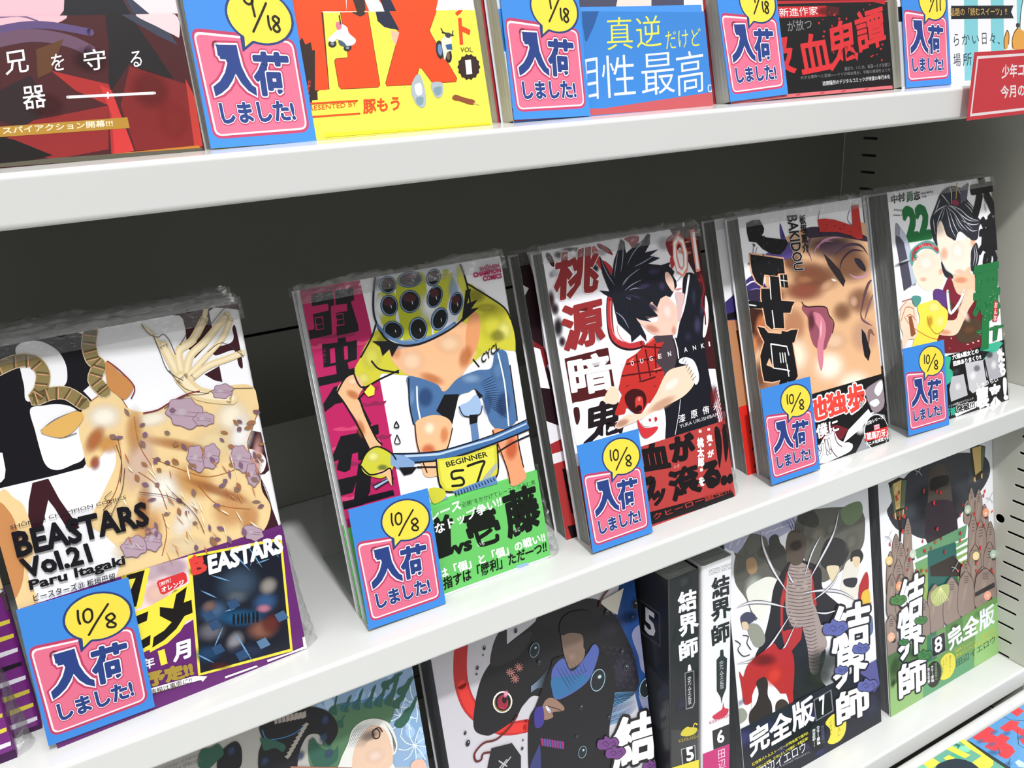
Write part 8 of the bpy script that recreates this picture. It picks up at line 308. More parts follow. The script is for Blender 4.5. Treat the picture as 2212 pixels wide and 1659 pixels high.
ART['L1'] = [["P","b0aea8",[0,0,1480,0,1480,2100,0,2100]],["P","b0aea8",[94,1975,306,2098,1605,2144,1761,1011]],["P","86a4c4",[892,2071,1573,2050,1546,1334,968,1604]],["S","7fa4c8",[1502,1817,1520,1786,1512,1759,1492,1754,1476,1778,1478,1807]],["S","9cbcdc",[925,1922,943,1888,935,1858,913,1852,897,1878,899,1911]],["S","8fb4d8",[1453,1604,1464,1585,1459,1568,1446,1565,1436,1580,1438,1599]],["S","9cbcdc",[1467,1520,1485,1487,1477,1458,1455,1454,1439,1479,1441,1510]],["S","a8c4e0",[1418,1733,1443,1689,1432,1650,1403,1644,1381,1677,1384,1719]],["S","a8c4e0",[1230,1965,1250,1929,1241,1898,1217,1892,1199,1919,1202,1953]],["S","a8c4e0",[1206,1678,1216,1660,1212,1645,1200,1642,1191,1656,1193,1673]],["S","a8c4e0",[1268,1874,1290,1835,1280,1800,1254,1794,1234,1824,1237,1862]],["S","9cbcdc",[1350,2053,1367,2023,1359,1996,1339,1991,1324,2014,1325,2043]],["S","7fa4c8",[1435,1703,1451,1676,1444,1652,1426,1648,1413,1669,1414,1695]],["S","8fb4d8",[1070,1882,1091,1844,1081,1811,1056,1805,1038,1833,1041,1869]],["S","7fa4c8",[1507,1877,1523,1850,1516,1826,1498,1822,1484,1843,1486,1868]],["S","9cbcdc",[1487,1828,1504,1798,1496,1772,1477,1767,1461,1790,1463,1819]],["S","9cbcdc",[1438,1479,1453,1451,1447,1428,1429,1425,1416,1446,1417,1471]],["S","8fb4d8",[1520,1914,1533,1892,1528,1873,1513,1869,1501,1886,1502,1907]],["S","9cbcdc",[1530,1612,1549,1578,1541,1549,1519,1545,1502,1570,1504,1602]],["S","7fa4c8",[1241,1578,1252,1559,1247,1543,1235,1540,1225,1554,1227,1573]],["S","7fa4c8",[1141,2081,1157,2053,1149,2028,1131,2024,1117,2045,1119,2072]],["S","7fa4c8",[1465,1664,1483,1633,1475,1606,1455,1601,1439,1625,1441,1655]],["S","9cbcdc",[1410,1670,1431,1631,1422,1598,1397,1593,1378,1622,1380,1658]],["S","7fa4c8",[1386,2033,1396,2015,1391,1999,1379,1996,1370,2009,1371,2027]],["S","8fb4d8",[1167,2007,1187,1970,1178,1937,1153,1931,1135,1959,1137,1994]],["S","a8c4e0",[1477,1631,1489,1610,1484,1593,1471,1590,1460,1605,1461,1625]],["S","7fa4c8",[890,1749,904,1721,897,1696,879,1692,866,1714,868,1740]],["S","a8c4e0",[1160,1759,1173,1733,1167,1711,1150,1707,1138,1727,1140,1751]],["S","7fa4c8",[1090,1638,1105,1611,1098,1587,1081,1583,1068,1604,1070,1630]],["S","9cbcdc",[1592,1941,1605,1919,1600,1900,1585,1897,1574,1913,1575,1934]],["S","9cbcdc",[1407,1816,1424,1787,1416,1762,1397,1758,1383,1779,1385,1807]],["S","8fb4d8",[1132,1975,1144,1953,1138,1933,1124,1930,1113,1946,1114,1968]],["S","9cbcdc",[934,2015,954,1976,944,1942,919,1936,901,1965,904,2002]],["S","8fb4d8",[1106,2136,1128,2096,1117,2061,1091,2055,1072,2084,1075,2122]],["S","a8c4e0",[1210,1760,1220,1741,1215,1725,1203,1722,1194,1736,1195,1754]],["S","8fb4d8",[1215,1715,1234,1680,1225,1649,1202,1644,1185,1671,1187,1704]],["S","7fa4c8",[1296,1938,1313,1907,1305,1880,1285,1875,1269,1898,1271,1928]],["S","a8c4e0",[988,2028,1009,1989,998,1955,973,1949,955,1978,958,2015]],["S","a8c4e0",[1286,1955,1296,1938,1291,1923,1280,1920,1272,1933,1273,1949]],["S","7fa4c8",[1081,1684,1096,1656,1089,1632,1071,1628,1058,1649,1060,1675]],["S","9cbcdc",[1466,1597,1486,1560,1477,1528,1453,1523,1435,1551,1437,1586]],["S","7fa4c8",[1390,1878,1406,1851,1399,1827,1381,1822,1367,1843,1369,1869]],["S","8fb4d8",[1449,1823,1470,1787,1461,1756,1437,1751,1419,1778,1421,1812]],["S","7fa4c8",[1475,1823,1489,1798,1483,1776,1466,1772,1453,1791,1455,1815]],["S","8fb4d8",[1108,1925,1128,1889,1118,1857,1095,1851,1078,1879,1080,1913]],["S","8fb4d8",[1076,1834,1099,1792,1088,1756,1061,1749,1042,1781,1044,1820]],["S","9cbcdc",[1482,2001,1491,1986,1487,1973,1477,1970,1469,1982,1470,1996]],["S","7fa4c8",[1259,1845,1271,1824,1265,1805,1251,1802,1241,1818,1242,1838]],["S","a8c4e0",[1297,1918,1314,1889,1306,1863,1287,1859,1272,1881,1274,1909]],["C","d8e4ee",6,[1465,1791,1517,1761,1560,1732]],["C","d8e4ee",6,[1465,1791,1498,1726,1516,1676]],["C","d8e4ee",6,[1465,1791,1463,1718,1448,1674]],["C","d8e4ee",6,[1465,1791,1428,1741,1389,1727]],["C","d8e4ee",6,[1465,1791,1411,1784,1366,1809]],["C","d8e4ee",6,[1465,1791,1418,1825,1390,1882]],["C","d8e4ee",6,[1465,1791,1447,1848,1449,1913]],["C","d8e4ee",6,[1465,1791,1484,1840,1516,1886]],["C","d8e4ee",6,[1465,1791,1512,1805,1560,1814]],["C","d8e4ee",6,[1415,1538,1467,1507,1510,1477]],["C","d8e4ee",6,[1415,1538,1447,1472,1465,1420]],["C","d8e4ee",6,[1415,1538,1412,1465,1397,1420]],["C","d8e4ee",6,[1415,1538,1378,1489,1338,1476]],["C","d8e4ee",6,[1415,1538,1361,1532,1316,1559]],["C","d8e4ee",6,[1415,1538,1368,1575,1340,1633]],["C","d8e4ee",6,[1415,1538,1397,1596,1399,1663]],["C","d8e4ee",6,[1415,1538,1434,1587,1466,1634]],["C","d8e4ee",6,[1415,1538,1461,1552,1510,1560]],["C","d8e4ee",6,[1363,1752,1413,1722,1456,1694]],["C","d8e4ee",6,[1363,1752,1394,1688,1412,1638]],["C","d8e4ee",6,[1363,1752,1360,1680,1345,1636]],["C","d8e4ee",6,[1363,1752,1326,1703,1287,1689]],["C","d8e4ee",6,[1363,1752,1309,1745,1266,1771]],["C","d8e4ee",6,[1363,1752,1317,1787,1289,1843]],["C","d8e4ee",6,[1363,1752,1345,1809,1347,1874]],["C","d8e4ee",6,[1363,1752,1381,1801,1413,1847]],["C","d8e4ee",6,[1363,1752,1408,1766,1456,1775]],["S","4f7454",[973,1959,1069,1958,1173,1914,1292,1888,1346,1841,1297,1740,1212,1696,1116,1673,1014,1655,967,1597,832,1660,818,1745,846,1819,922,1761,990,1810,987,1875]],["S","2f5a4c",[972,1936,981,1964,1003,1972,1012,1986,1021,2008,1035,2019,1022,1986,1015,1967,1015,1934,1008,1910]],["S","2f5a4c",[1036,1925,1045,1952,1070,1955,1080,1965,1092,1982,1111,1988,1095,1962,1088,1948,1080,1922,1073,1898]],["S","2f5a4c",[1101,1913,1110,1941,1136,1950,1147,1965,1161,1988,1181,1999,1163,1963,1155,1943,1145,1910,1138,1886]],["S","2f5a4c",[1165,1894,1175,1921,1203,1935,1217,1952,1232,1979,1256,1992,1235,1950,1225,1926,1210,1890,1203,1866]],["S","2f5a4c",[1223,1877,1233,1905,1263,1920,1279,1938,1296,1967,1323,1980,1300,1935,1289,1910,1269,1874,1262,1849]],["S","2f5a4c",[1282,1860,1292,1888,1325,1910,1343,1932,1363,1967,1394,1983,1367,1929,1355,1898,1328,1857,1321,1832]],["S","2f5a4c",[1323,1826,1333,1855,1367,1864,1387,1877,1408,1900,1444,1906,1416,1870,1404,1849,1370,1823,1363,1798]],["S","2f5a4c",[1318,1706,1328,1734,1359,1742,1376,1755,1394,1777,1424,1784,1400,1749,1389,1729,1365,1702,1358,1677]],["S","2f5a4c",[993,1848,1002,1876,1024,1873,1032,1879,1041,1889,1057,1892,1045,1876,1039,1866,1036,1845,1029,1821]],["S","2f5a4c",[1285,1964,1294,1992,1331,1990,1354,1996,1378,2008,1421,2005,1390,1985,1377,1972,1331,1961,1323,1936]],["S","2f5a4c",[1366,1890,1375,1918,1409,1923,1428,1933,1449,1952,1485,1955,1458,1926,1446,1908,1413,1887,1405,1862]],["S","2f5a4c",[905,1769,914,1796,921,1800,914,1812,909,1829,894,1845,901,1820,903,1808,948,1765,941,1741]],["S","2f5a4c",[838,1759,847,1787,855,1790,850,1801,846,1817,834,1832,839,1809,840,1796,881,1756,874,1732]],["C","2f6ea0",6,[1010,1920,1030,1951,1060,1954],2],["C","2f6ea0",6,[1038,1913,1059,1945,1091,1949],2],["C","2f6ea0",6,[1067,1905,1087,1939,1121,1944],2],["C","2f6ea0",6,[1095,1898,1116,1933,1152,1939],2],["C","2f6ea0",6,[1124,1890,1145,1927,1183,1934],2],["C","2f6ea0",6,[1153,1883,1175,1921,1214,1929],2],["C","2f6ea0",6,[1182,1875,1204,1915,1245,1924],2],["C","2f6ea0",6,[1211,1868,1234,1909,1277,1919],2],["C","2f6ea0",6,[1240,1860,1263,1903,1309,1914],2],["C","2f6ea0",6,[1270,1852,1293,1897,1340,1908],2],["S","2f5a4c",[1323,1704,1363,1752,1414,1772,1453,1813,1481,1834,1454,1771,1424,1734,1402,1702,1358,1680]],["S","18191e",[605,2018,691,2042,802,2040,895,2008,958,1958,997,1886,997,1807,936,1755,906,1831,840,1861,787,1806,760,1740,721,1680,568,1752,568,1860,603,1936]],["S","18191e",[379,1946,431,1982,478,1984,493,1924,462,1833,363,1864]],["P","a8a098",[683,2036,701,2036,696,1997,681,1996]],["P","a8a098",[704,2031,722,2031,718,1993,701,1992]],["P","a8a098",[725,2027,743,2027,739,1989,721,1988]],["P","a8a098",[747,2022,765,2022,761,1985,741,1984]],["P","a8a098",[768,2018,786,2017,783,1981,761,1980]],["P","a8a098",[790,2013,808,2013,804,1977,781,1976]],["P","a8a098",[811,2008,830,2008,826,1973,802,1972]],["P","a8a098",[833,2004,852,2003,848,1969,822,1967]],["P","a8a098",[843,1937,855,1924,830,1908,815,1928]],["P","a8a098",[828,1921,840,1908,815,1891,800,1911]],["P","a8a098",[813,1904,824,1891,800,1875,785,1895]],["P","a8a098",[797,1887,809,1874,785,1858,770,1878]],["P","a8a098",[782,1871,794,1858,770,1841,755,1861]],["P","a8a098",[767,1854,779,1841,755,1825,740,1845]],["P","a8a098",[752,1838,764,1824,740,1808,725,1828]],["P","a8a098",[737,1821,749,1808,725,1792,710,1812]],["P","a8a098",[722,1804,734,1791,710,1775,695,1795]],["C","3f78a8",6,[613,1992,629,1931,707,1905,777,1904,823,1923]],["S","2f5a4c",[599,1953,666,1907,712,1856,692,1826,658,1865,604,1874,597,1908]],["S","2f5a4c",[829,1803,863,1835,893,1758,958,1713,984,1733,961,1647,872,1641,830,1692]],["S","2f5a4c",[302,2011,351,2004,391,2008,405,1949,367,1922,318,1900,274,1935]],["B",917,1811,29,37,-0.42,"3a4a6a",0.8],["B",928,1710,29,36,-0.42,"3a4a6a",0.8],["B",942,1910,29,37,-0.42,"3a4a6a",0.8],["B",594,1817,27,35,-0.45,"3a4a6a",0.8],["B",444,1947,26,35,-0.43,"3a4a6a",0.8],["B",779,1763,28,36,-0.43,"3a4a6a",0.8],["S","d8d8d4",[981,1638,1042,1723,1076,1788,1141,1816,1215,1800,1283,1746,1309,1669,1315,1592,1295,1543,1261,1525,1259,1426,975,1560]],["S","d8b8a0",[1092,1709,1146,1757,1194,1769,1249,1728,1274,1651,1278,1534,1236,1471,1058,1521,1044,1609]],["B",1169,1715,73,41,-0.16,"6a5242",0.7],["B",1176,1581,71,54,-0.43,"ecd4c4",0.8],["C","6a6a6c",4,[1124,1807,1070,1758,1036,1693],2],["C","6a6a6c",4,[1136,1804,1080,1754,1043,1690],2],["C","6a6a6c",4,[1147,1800,1090,1750,1050,1687],2],["C","6a6a6c",4,[1159,1797,1100,1745,1057,1684],2],["C","6a6a6c",4,[1170,1793,1109,1741,1064,1681],2],["C","6a6a6c",4,[1182,1790,1119,1737,1071,1677],2],["C","6a6a6c",4,[1194,1786,1129,1732,1078,1674],2],["C","6a6a6c",4,[1205,1783,1139,1728,1085,1671],2],["C","6a6a6c",4,[1217,1779,1149,1723,1092,1668],2],["C","6a6a6c",4,[1229,1776,1159,1719,1099,1665],2],["C","6a6a6c",4,[1241,1772,1169,1715,1106,1662],2],["C","6a6a6c",4,[1252,1769,1179,1710,1113,1658],2],["C","6a6a6c",4,[1267,1745,1292,1660,1289,1578],2],["C","6a6a6c",4,[1272,1731,1294,1646,1288,1572],2],["C","6a6a6c",4,[1278,1717,1296,1632,1287,1566],2],["C","6a6a6c",4,[1283,1703,1299,1617,1286,1560],2],["C","6a6a6c",4,[1289,1689,1301,1603,1285,1554],2],["C","6a6a6c",4,[1294,1675,1303,1589,1284,1548],2],["C","3a2c26",9,[1190,1705,1187,1731,1211,1737,1226,1710,1217,1681,1194,1683,1183,1708,1196,1735,1227,1738,1241,1707]],["S","d8b09c",[1369,1409,1392,1448,1446,1432,1462,1381,1439,1341]],["T","SHONEN SUNDAY","77767a",0,[103,1986,290,1987,103,2000]],["T","COMICS SPECIAL","77767a",0,[101,1961,297,1954,101,1979]],["P","9c6a5c",[716,1729,1037,1571,1034,1556,713,1716]],["P","2f5a4c",[0,0,1480,0,1480,540,0,540]]]
ART['S5'] = [["P","16171b",[19,2104,275,2107,298,819,14,954]],["B",135,2044,68,57,-0.36,"34383a",0.8],["B",220,1878,46,77,-0.35,"2c2420",0.8],["B",105,1122,61,84,-0.43,"2c2a40",0.8],["B",207,1284,48,93,-0.4,"2a1c20",0.8],["B",78,1738,23,156,-0.35,"24262c",0.8],["T","結","ecebf0",0.035,[90,1831,236,1814,81,1978]],["T","界","ecebf0",0.035,[94,1649,253,1630,84,1804]],["T","師","ecebf0",0.035,[97,1464,247,1452,88,1607]],["P","8a8c90",[132,1358,213,1343,220,1080,201,1047,141,1059]],["P","0e0e12",[138,1349,207,1338,213,1088,195,1060,147,1066]],["P","e4e4ea",[163,1405,180,1404,191,1353,157,1357]],["V","完全版","c8c8d0",0.0,[159,1087,189,1084,157,1316]],["C","d8c83a",9,[104,891,149,911,194,880,217,911,240,890]],["S","c8b836",[93,875,127,912,194,890,240,858,217,826,149,837]],["T","KEKKAISHI","a89838",0,[79,818,257,775,76,846]],["P","9a9aa0",[94,757,222,729,228,582,104,612]],["P","0e0e12",[103,746,214,724,221,592,113,616]],["T","5","f2f2f4",0.03,[150,627,210,613,137,742]],["P","d8c83a",[1,643,265,586,322,208,-2,382]]]
ART['S6'] = [["T","SHONEN SUNDAY","77767a",0,[57,2037,259,2024,54,2059]],["T","COMICS SPECIAL","77767a",0,[57,2013,259,1999,54,2033]],["T","結","1c1c20",0.035,[91,1830,239,1815,79,1981]],["T","界","1c1c20",0.035,[86,1654,253,1640,74,1807]],["T","師","1c1c20",0.035,[93,1464,244,1454,81,1616]],["P","23262a",[160,1406,186,1400,192,1346,222,1313,216,1072,184,1011,176,960,166,1019,130,1088,126,1342,157,1360]],["V","完全版","b8b8c0",0.0,[160,1086,195,1081,152,1321]],["S","c02848",[91,892,132,905,179,916,191,965,203,916,240,888,228,850,180,839,120,856]],["T","KEKKAISHI","b04058",0,[67,838,271,819,64,866]],["P","1a1a1e",[92,773,247,757,260,583,104,606]],["T","6","f2f2f4",0.03,[145,639,204,630,133,747]],["P","b8246c",[4,619,282,579,355,54,5,242]],["V","田辺","e8c8d8",0.0,[150,410,220,400,142,577]]]
ART['S5side'] = [["P","202226",[300,300,1480,300,1480,2100,300,2100]],["P","2e3036",[900,900,1400,900,1480,1300,1000,1400]],["P","3c3e44",[1180,1560,1400,1560,1400,1820,1180,1820]],["P","121316",[1195,1575,1385,1575,1385,1805,1195,1805]],["T","5","c8c8d0",0.03,[1240,1600,1340,1600,1240,1780]]]
ART['U1'] = [["P","e8b8c4",[0,900,1280,760,1280,1820,0,1820]],["P","1d1c22",[500,1820,700,900,900,820,1000,1820]],["P","5d4a78",[0,1400,500,1250,480,1330,0,1500]],["P","e8b8c4",[536,719,962,724,887,538,842,492,477,461]],["P","1d1c22",[932,723,1033,724,1086,578,1114,508,877,512]],["P","3a3f52",[1084,620,1136,566,1223,456,1173,479,1117,524]],["P","f0dce0",[1126,567,1280,576,1288,416,1234,456]]]
ART['U1band'] = [["P","47191d",[496,544,1277,531,1303,-3,373,2]],["S","e6b9c2",[536,523,873,520,830,482,735,474,522,459]],["P","1e1a1d",[1020,517,1104,515,1157,403,1215,278,1134,293,1068,341,985,246,981,279,1008,408]],["P","3c3f4f",[1073,516,1126,515,1232,450,1256,399,1191,435]],["S","e8d0d4",[1126,515,1267,512,1268,432,1247,438,1197,467]],["C","5d4a78",26,[614,462,738,484,835,481,955,455]],["C","6a4c62",44,[606,426,754,450,873,428,942,389]],["C","7a5a88",6,[624,507,731,517,789,498]],["P","a82a28",[796,326,979,269,990,169,1002,46,1004,-22,935,7,963,193,862,253]],["P","c83634",[948,270,985,246,1019,22,946,11,967,160]],["P","2a1a1c",[618,267,725,314,766,206,674,127,595,165]],["P","8a2424",[578,87,700,157,963,193,930,35,734,14]],["P","7a1f1f",[1066,330,1261,253,1270,11,1024,21,1005,190]],["P","15100f",[496,141,628,94,738,30,560,4,468,18]],["P","5f3a20",[763,401,860,434,795,321,747,302]],["P","b83830",[1259,276,1280,207,1274,17,1242,14]],["B",935,357,72,54,-0.04,"2a1416",0.7],["B",1123,239,83,84,-0.06,"6a2220",0.7],["B",751,207,74,54,-0.07,"401618",0.7],["B",1183,122,68,85,-0.07,"8c2c28",0.6],["T","兄","f4f0f0",0.005,[648,317,725,327,656,394]],["T","を","f4f0f0",0.005,[798,323,842,328,806,381]],["T","守","f4f0f0",0.005,[906,318,983,325,917,392]],["T","る","f4f0f0",0.005,[1070,324,1111,328,1077,381]],["T","器","f4f0f0",0.005,[679,196,755,201,687,274]],["L","f4f0f0",10,[831,231,1135,228]],["L","f4f0f0",6,[970,239,967,220]],["P","b08430",[543,143,1020,146,1020,106,535,108]],["T","スパイアクション開幕!!!","f2e6c8",0.015,[595,117,963,117,597,141]],["P","c07a28",[734,14,1260,21,1264,9,732,4]],["P","5a5648",[563,17,735,20,1270,11,1270,-6,560,4]]]
ART['U2'] = [["P","f1efe8",[0,510,1276,510,1276,1820,0,1820]],["P","e84a18",[180,700,420,700,420,1700,180,1700]],["P","e84a18",[640,700,1180,700,900,1150,1180,1700,900,1700,760,1350,640,1700,400,1700,660,1150]],["P","22283f",[560,900,700,860,720,1300,580,1320]],["P","e84a18",[445,686,634,687,537,567,559,509,430,511]],["P","e84a18",[402,686,680,687,661,519,370,524]],["P","e84a18",[693,687,1155,689,1078,512,847,516,814,564,751,564,763,518,661,519]],["P","3a2c28",[688,626,756,626,748,527,734,509,707,509]],["P","22283f",[808,626,861,594,889,515,833,516]]]
ART['U2band'] = [["P","f1e552",[400,526,603,529,537,-116,290,-31]],["P","e6491a",[400,523,534,521,527,212,518,203,433,205]],["P","33201c",[510,262,488,240,493,210,468,197,464,164,439,164,427,132,406,142,387,116,371,137,348,118,340,147,316,139,316,171,293,175,302,207,284,221,300,250,287,273,309,295,304,324,328,337,332,369,356,370,368,402,389,392,407,418,423,398,446,417,454,389,479,398,479,366,503,363,493,330,513,315,497,286]],["T","ぜ","c83a1c",0.02,[408,176,438,180,418,242]],["P","f1e552",[528,521,1290,511,1334,-54,455,-20]],["P","5a2a14",[556,566,547,524,518,200,523,205,561,566]],["P","e6491a",[521,521,547,520,521,209,512,202,459,203]],["L","6a2c14",5,[632,522,754,520,752,209,742,201,574,203,567,213,568,318,574,326,627,328,632,337,632,522]],["P","e6491a",[632,522,754,520,752,209,742,201,574,203,567,213,568,318,574,326,627,328,632,337]],["L","6a2c14",5,[797,519,1083,515,1031,432,1036,412,1129,218,1123,204,1005,204,965,269,951,273,915,203,783,204,781,214,885,426,797,519]],["P","e6491a",[797,519,1083,515,1031,432,1036,412,1129,218,1123,204,1005,204,965,269,951,273,915,203,783,204,781,214,885,426]],["P","3a2c28",[674,521,741,520,742,505,716,495,688,509]],["P","22283f",[790,519,853,518,887,436,846,443,819,450,792,476]],["P","e8b8a0",[845,437,885,426,858,373,847,392]],["T","ト","e6491a",0.05,[1175,369,1226,374,1186,474]],["T","ッ","e6491a",0.06,[1167,494,1222,499,1174,552]],["T","VOL.","3a2418",0.01,[1168,331,1234,330,1172,352]],["P","33201c",[1259,262,1248,251,1248,237,1234,230,1228,217,1213,217,1202,207,1190,213,1175,208,1168,219,1154,221,1152,235,1141,242,1146,256,1140,267,1150,279,1150,293,1164,299,1170,312,1185,312,1196,322,1208,317,1222,321,1230,311,1244,309,1246,295,1257,288,1252,274]],["T","1","f6f4f2",0.0,[1181,232,1211,234,1185,295]],["E","2a2c30",[571,388,19,2,0,-15]],["E","2a2c30",[635,369,19,3,0,-13]],["E","8a8c90",[571,388,8,-1,-1,-6]],["E","8a8c90",[635,369,8,0,-2,-6]],["S","e4e6ec",[554,405,582,428,606,446,623,467,648,454,653,429,678,401,660,380,620,381,598,406,576,395]],["S","d87890",[604,474,624,473,624,452,608,443,601,455]],["S","4a5a6c",[601,403,622,393,632,373,603,382]],["L","2a2c30",6,[623,501,623,467]],["E","2a2c30",[1067,346,20,2,-1,-40]],["E","6a8ab8",[1067,346,11,1,-1,-26]],["E","1e2024",[1103,322,19,1,0,-34]],["E","7a5a4a",[1103,322,9,1,0,-22]],["S","dcdccc",[1083,385,1114,410,1133,390,1123,344,1100,332,1083,300,1080,346]],["L","2a2c30",7,[1093,420,1144,406]],["L","2a2c30",5,[1089,437,1097,420]],["L","2a2c30",5,[1147,425,1140,406]],["E","3a3c44",[1119,407,15,-1,-2,-12]],["P","2f5a90",[1098,365,1130,370,1129,344,1102,345]],["S","a9b4ba",[902,204,931,241,952,240,962,174,955,116,934,101,908,119,894,165]],["S","f0f0ea",[915,197,946,205,945,162,919,157]],["S","7f96a4",[914,145,946,146,941,117,921,111,910,125]],["S","a9b4ba",[996,202,1050,203,1047,156,1023,138,1003,152]],["S","7f96a4",[1004,179,1043,186,1038,157,1013,148]],["S","8a4a2a",[1089,134,1108,147,1144,134,1174,125,1202,115,1192,97,1162,103,1126,117,1100,123]],["L","c8b070",4,[1193,104,1219,94]],["T","PRESENTED BY","e6491a",0.0,[401,122,631,127,403,142]],["L","e6491a",7,[410,151,637,150]],["L","e6491a",7,[401,97,637,96]],["T","豚もう","e6491a",0.03,[655,94,824,98,663,151]],["P","f6ea30",[464,26,955,13,1265,15,1271,3,461,9]]]
ART['U3'] = [["P","cfe0ee",[0,520,1240,520,1240,1820,0,1820]],["P","4a4a60",[300,520,900,520,820,1200,400,1200]],["P","3b82cf",[80,1500,1160,1500,1160,1720,80,1720]],["P","e4e2e8",[884,689,1277,690,1255,483,312,499]],["P","4a4a60",[467,623,1124,621,1105,485,447,497]],["P","e8d8d0",[703,584,906,583,893,489,665,493]]]
ART['U3band'] = [["P","3b82cf",[-48,501,589,493,1324,477,1308,-88,-89,-5]],["P","ecebf2",[-17,324,22,326,11,70,-12,68]],["P","2a5a98",[464,495,565,494,531,434,471,352,462,360,459,435]],["P","2a6ab4",[-25,382,22,460,20,337,-15,339]],["P","c0575c",[-34,65,520,32,1271,71,1319,-4,1,7]],["T","真","e4e050",-0.005,[588,308,748,309,603,465]],["T","逆","e4e050",-0.005,[772,312,933,318,784,465]],["T","相","dcdfe6",-0.005,[345,63,502,78,369,279]],["T","性","dce2ea",-0.005,[527,79,734,81,544,284]],["T","最","dce2ea",-0.005,[771,75,990,81,791,282]],["T","だけど","e4e050",-0.005,[958,298,1198,308,964,391]],["T","高","dce2ea",-0.005,[1000,61,1188,74,1020,281]],["C","dce2ea",6,[1222,107,1242,102,1238,74,1218,77,1218,99,1230,106]]]
ART['U4'] = [["P","141316",[0,520,1335,520,1335,1820,0,1820]],["P","b8242c",[400,520,980,520,900,1300,520,1380]],["P","e8d0c8",[560,1000,840,1000,800,1400,600,1400]],["P","b8242c",[480,696,1355,699,1334,519,1212,510,457,528]],["P","141316",[434,696,1275,698,1214,527,411,532]]]
ART['U4band'] = [["P","131214",[-43,535,1347,551,1395,-99,-76,-51]],["P","b8242c",[1199,544,1319,542,1314,499,1222,513]],["P","c4262c",[404,500,809,499,801,440,395,438]],["B",805,469,100,30,-0.02,"6a1a1e",0.9],["P","4a1518",[809,499,914,488,908,446,801,440]],["T","新進作家","f4eef0",0.0,[431,445,735,451,431,491]],["T","が放つ","8a8a8e",0.0,[483,363,676,374,483,422]],["T","吸","cf2f34",0.025,[259,122,518,142,252,315]],["T","血","cf2f34",0.025,[571,131,814,153,544,334]],["T","鬼","cf2f34",0.025,[793,137,1035,178,795,390]],["T","譚","cf2f34",0.025,[1048,229,1293,272,1037,452]],["E","c42a30",[906,425,10,0,-1,-7]],["E","c42a30",[1176,500,10,0,0,-3]],["E","c42a30",[1260,268,9,-1,0,-6]],["E","c42a30",[1168,208,8,-1,-1,-4]],["E","c42a30",[843,364,10,0,-1,-7]],["E","c42a30",[840,387,6,-1,-1,-7]],["E","c42a30",[1257,269,5,0,-1,-3]],["E","c42a30",[1118,473,5,0,0,-6]],["E","c42a30",[770,423,4,0,0,-4]],["E","c42a30",[1155,203,10,0,-1,-4]],["E","c42a30",[734,404,8,0,-1,-7]],["E","c42a30",[772,357,10,0,-1,-6]],["E","c42a30",[965,424,8,0,-1,-7]],["E","c42a30",[833,237,8,0,-1,-4]],["E","c42a30",[828,460,6,-1,0,-3]],["E","c42a30",[879,458,5,0,-1,-3]],["E","c42a30",[1060,365,11,0,-1,-6]],["E","c42a30",[1203,212,7,0,0,-3]],["E","c42a30",[866,447,11,-1,-1,-7]],["E","c42a30",[1243,243,10,0,-1,-6]],["E","c42a30",[749,446,11,0,0,-2]],["E","c42a30",[761,330,10,0,0,-6]],["E","c42a30",[1243,178,8,-1,-1,-7]],["E","c42a30",[1264,389,7,0,0,-4]],["E","c42a30",[927,372,10,-1,0,-3]],["E","c42a30",[802,179,7,0,0,-2]],["T","裏切り、いじめ、転落―小さな綻び","8a8a8e",-0.005,[912,130,1312,139,913,153]],["T","大きな事件へと変貌――ナゾの吸血鬼が、学園の真相をえぐり","8a8a8e",-0.005,[546,100,1311,108,546,120]],["T","話題騒然のデジタルコミックが待望の単行本化","e8e8ea",0.0,[720,56,1306,66,719,81]],["P","cf6a70",[-120,16,431,26,1319,25,1324,6,428,6,-123,-4]],["P","b84a54",[291,22,326,25,312,13,283,13]],["P","b84a54",[384,22,419,25,406,12,375,13]],["P","b84a54",[502,22,538,24,525,12,493,12]],["P","b84a54",[697,21,734,24,720,11,688,11]],["P","b84a54",[873,20,912,23,897,10,864,10]],["P","b84a54",[1068,19,1108,22,1093,9,1059,9]]]
ART['U5'] = [["P","e6e8ec",[0,520,1280,520,1280,1820,0,1820]],["P","7cc4ce",[160,520,400,520,400,1820,160,1820]],["P","7cc4ce",[640,520,880,520,880,1820,640,1820]],["P","d89a44",[500,700,900,700,860,1200,560,1240]]]
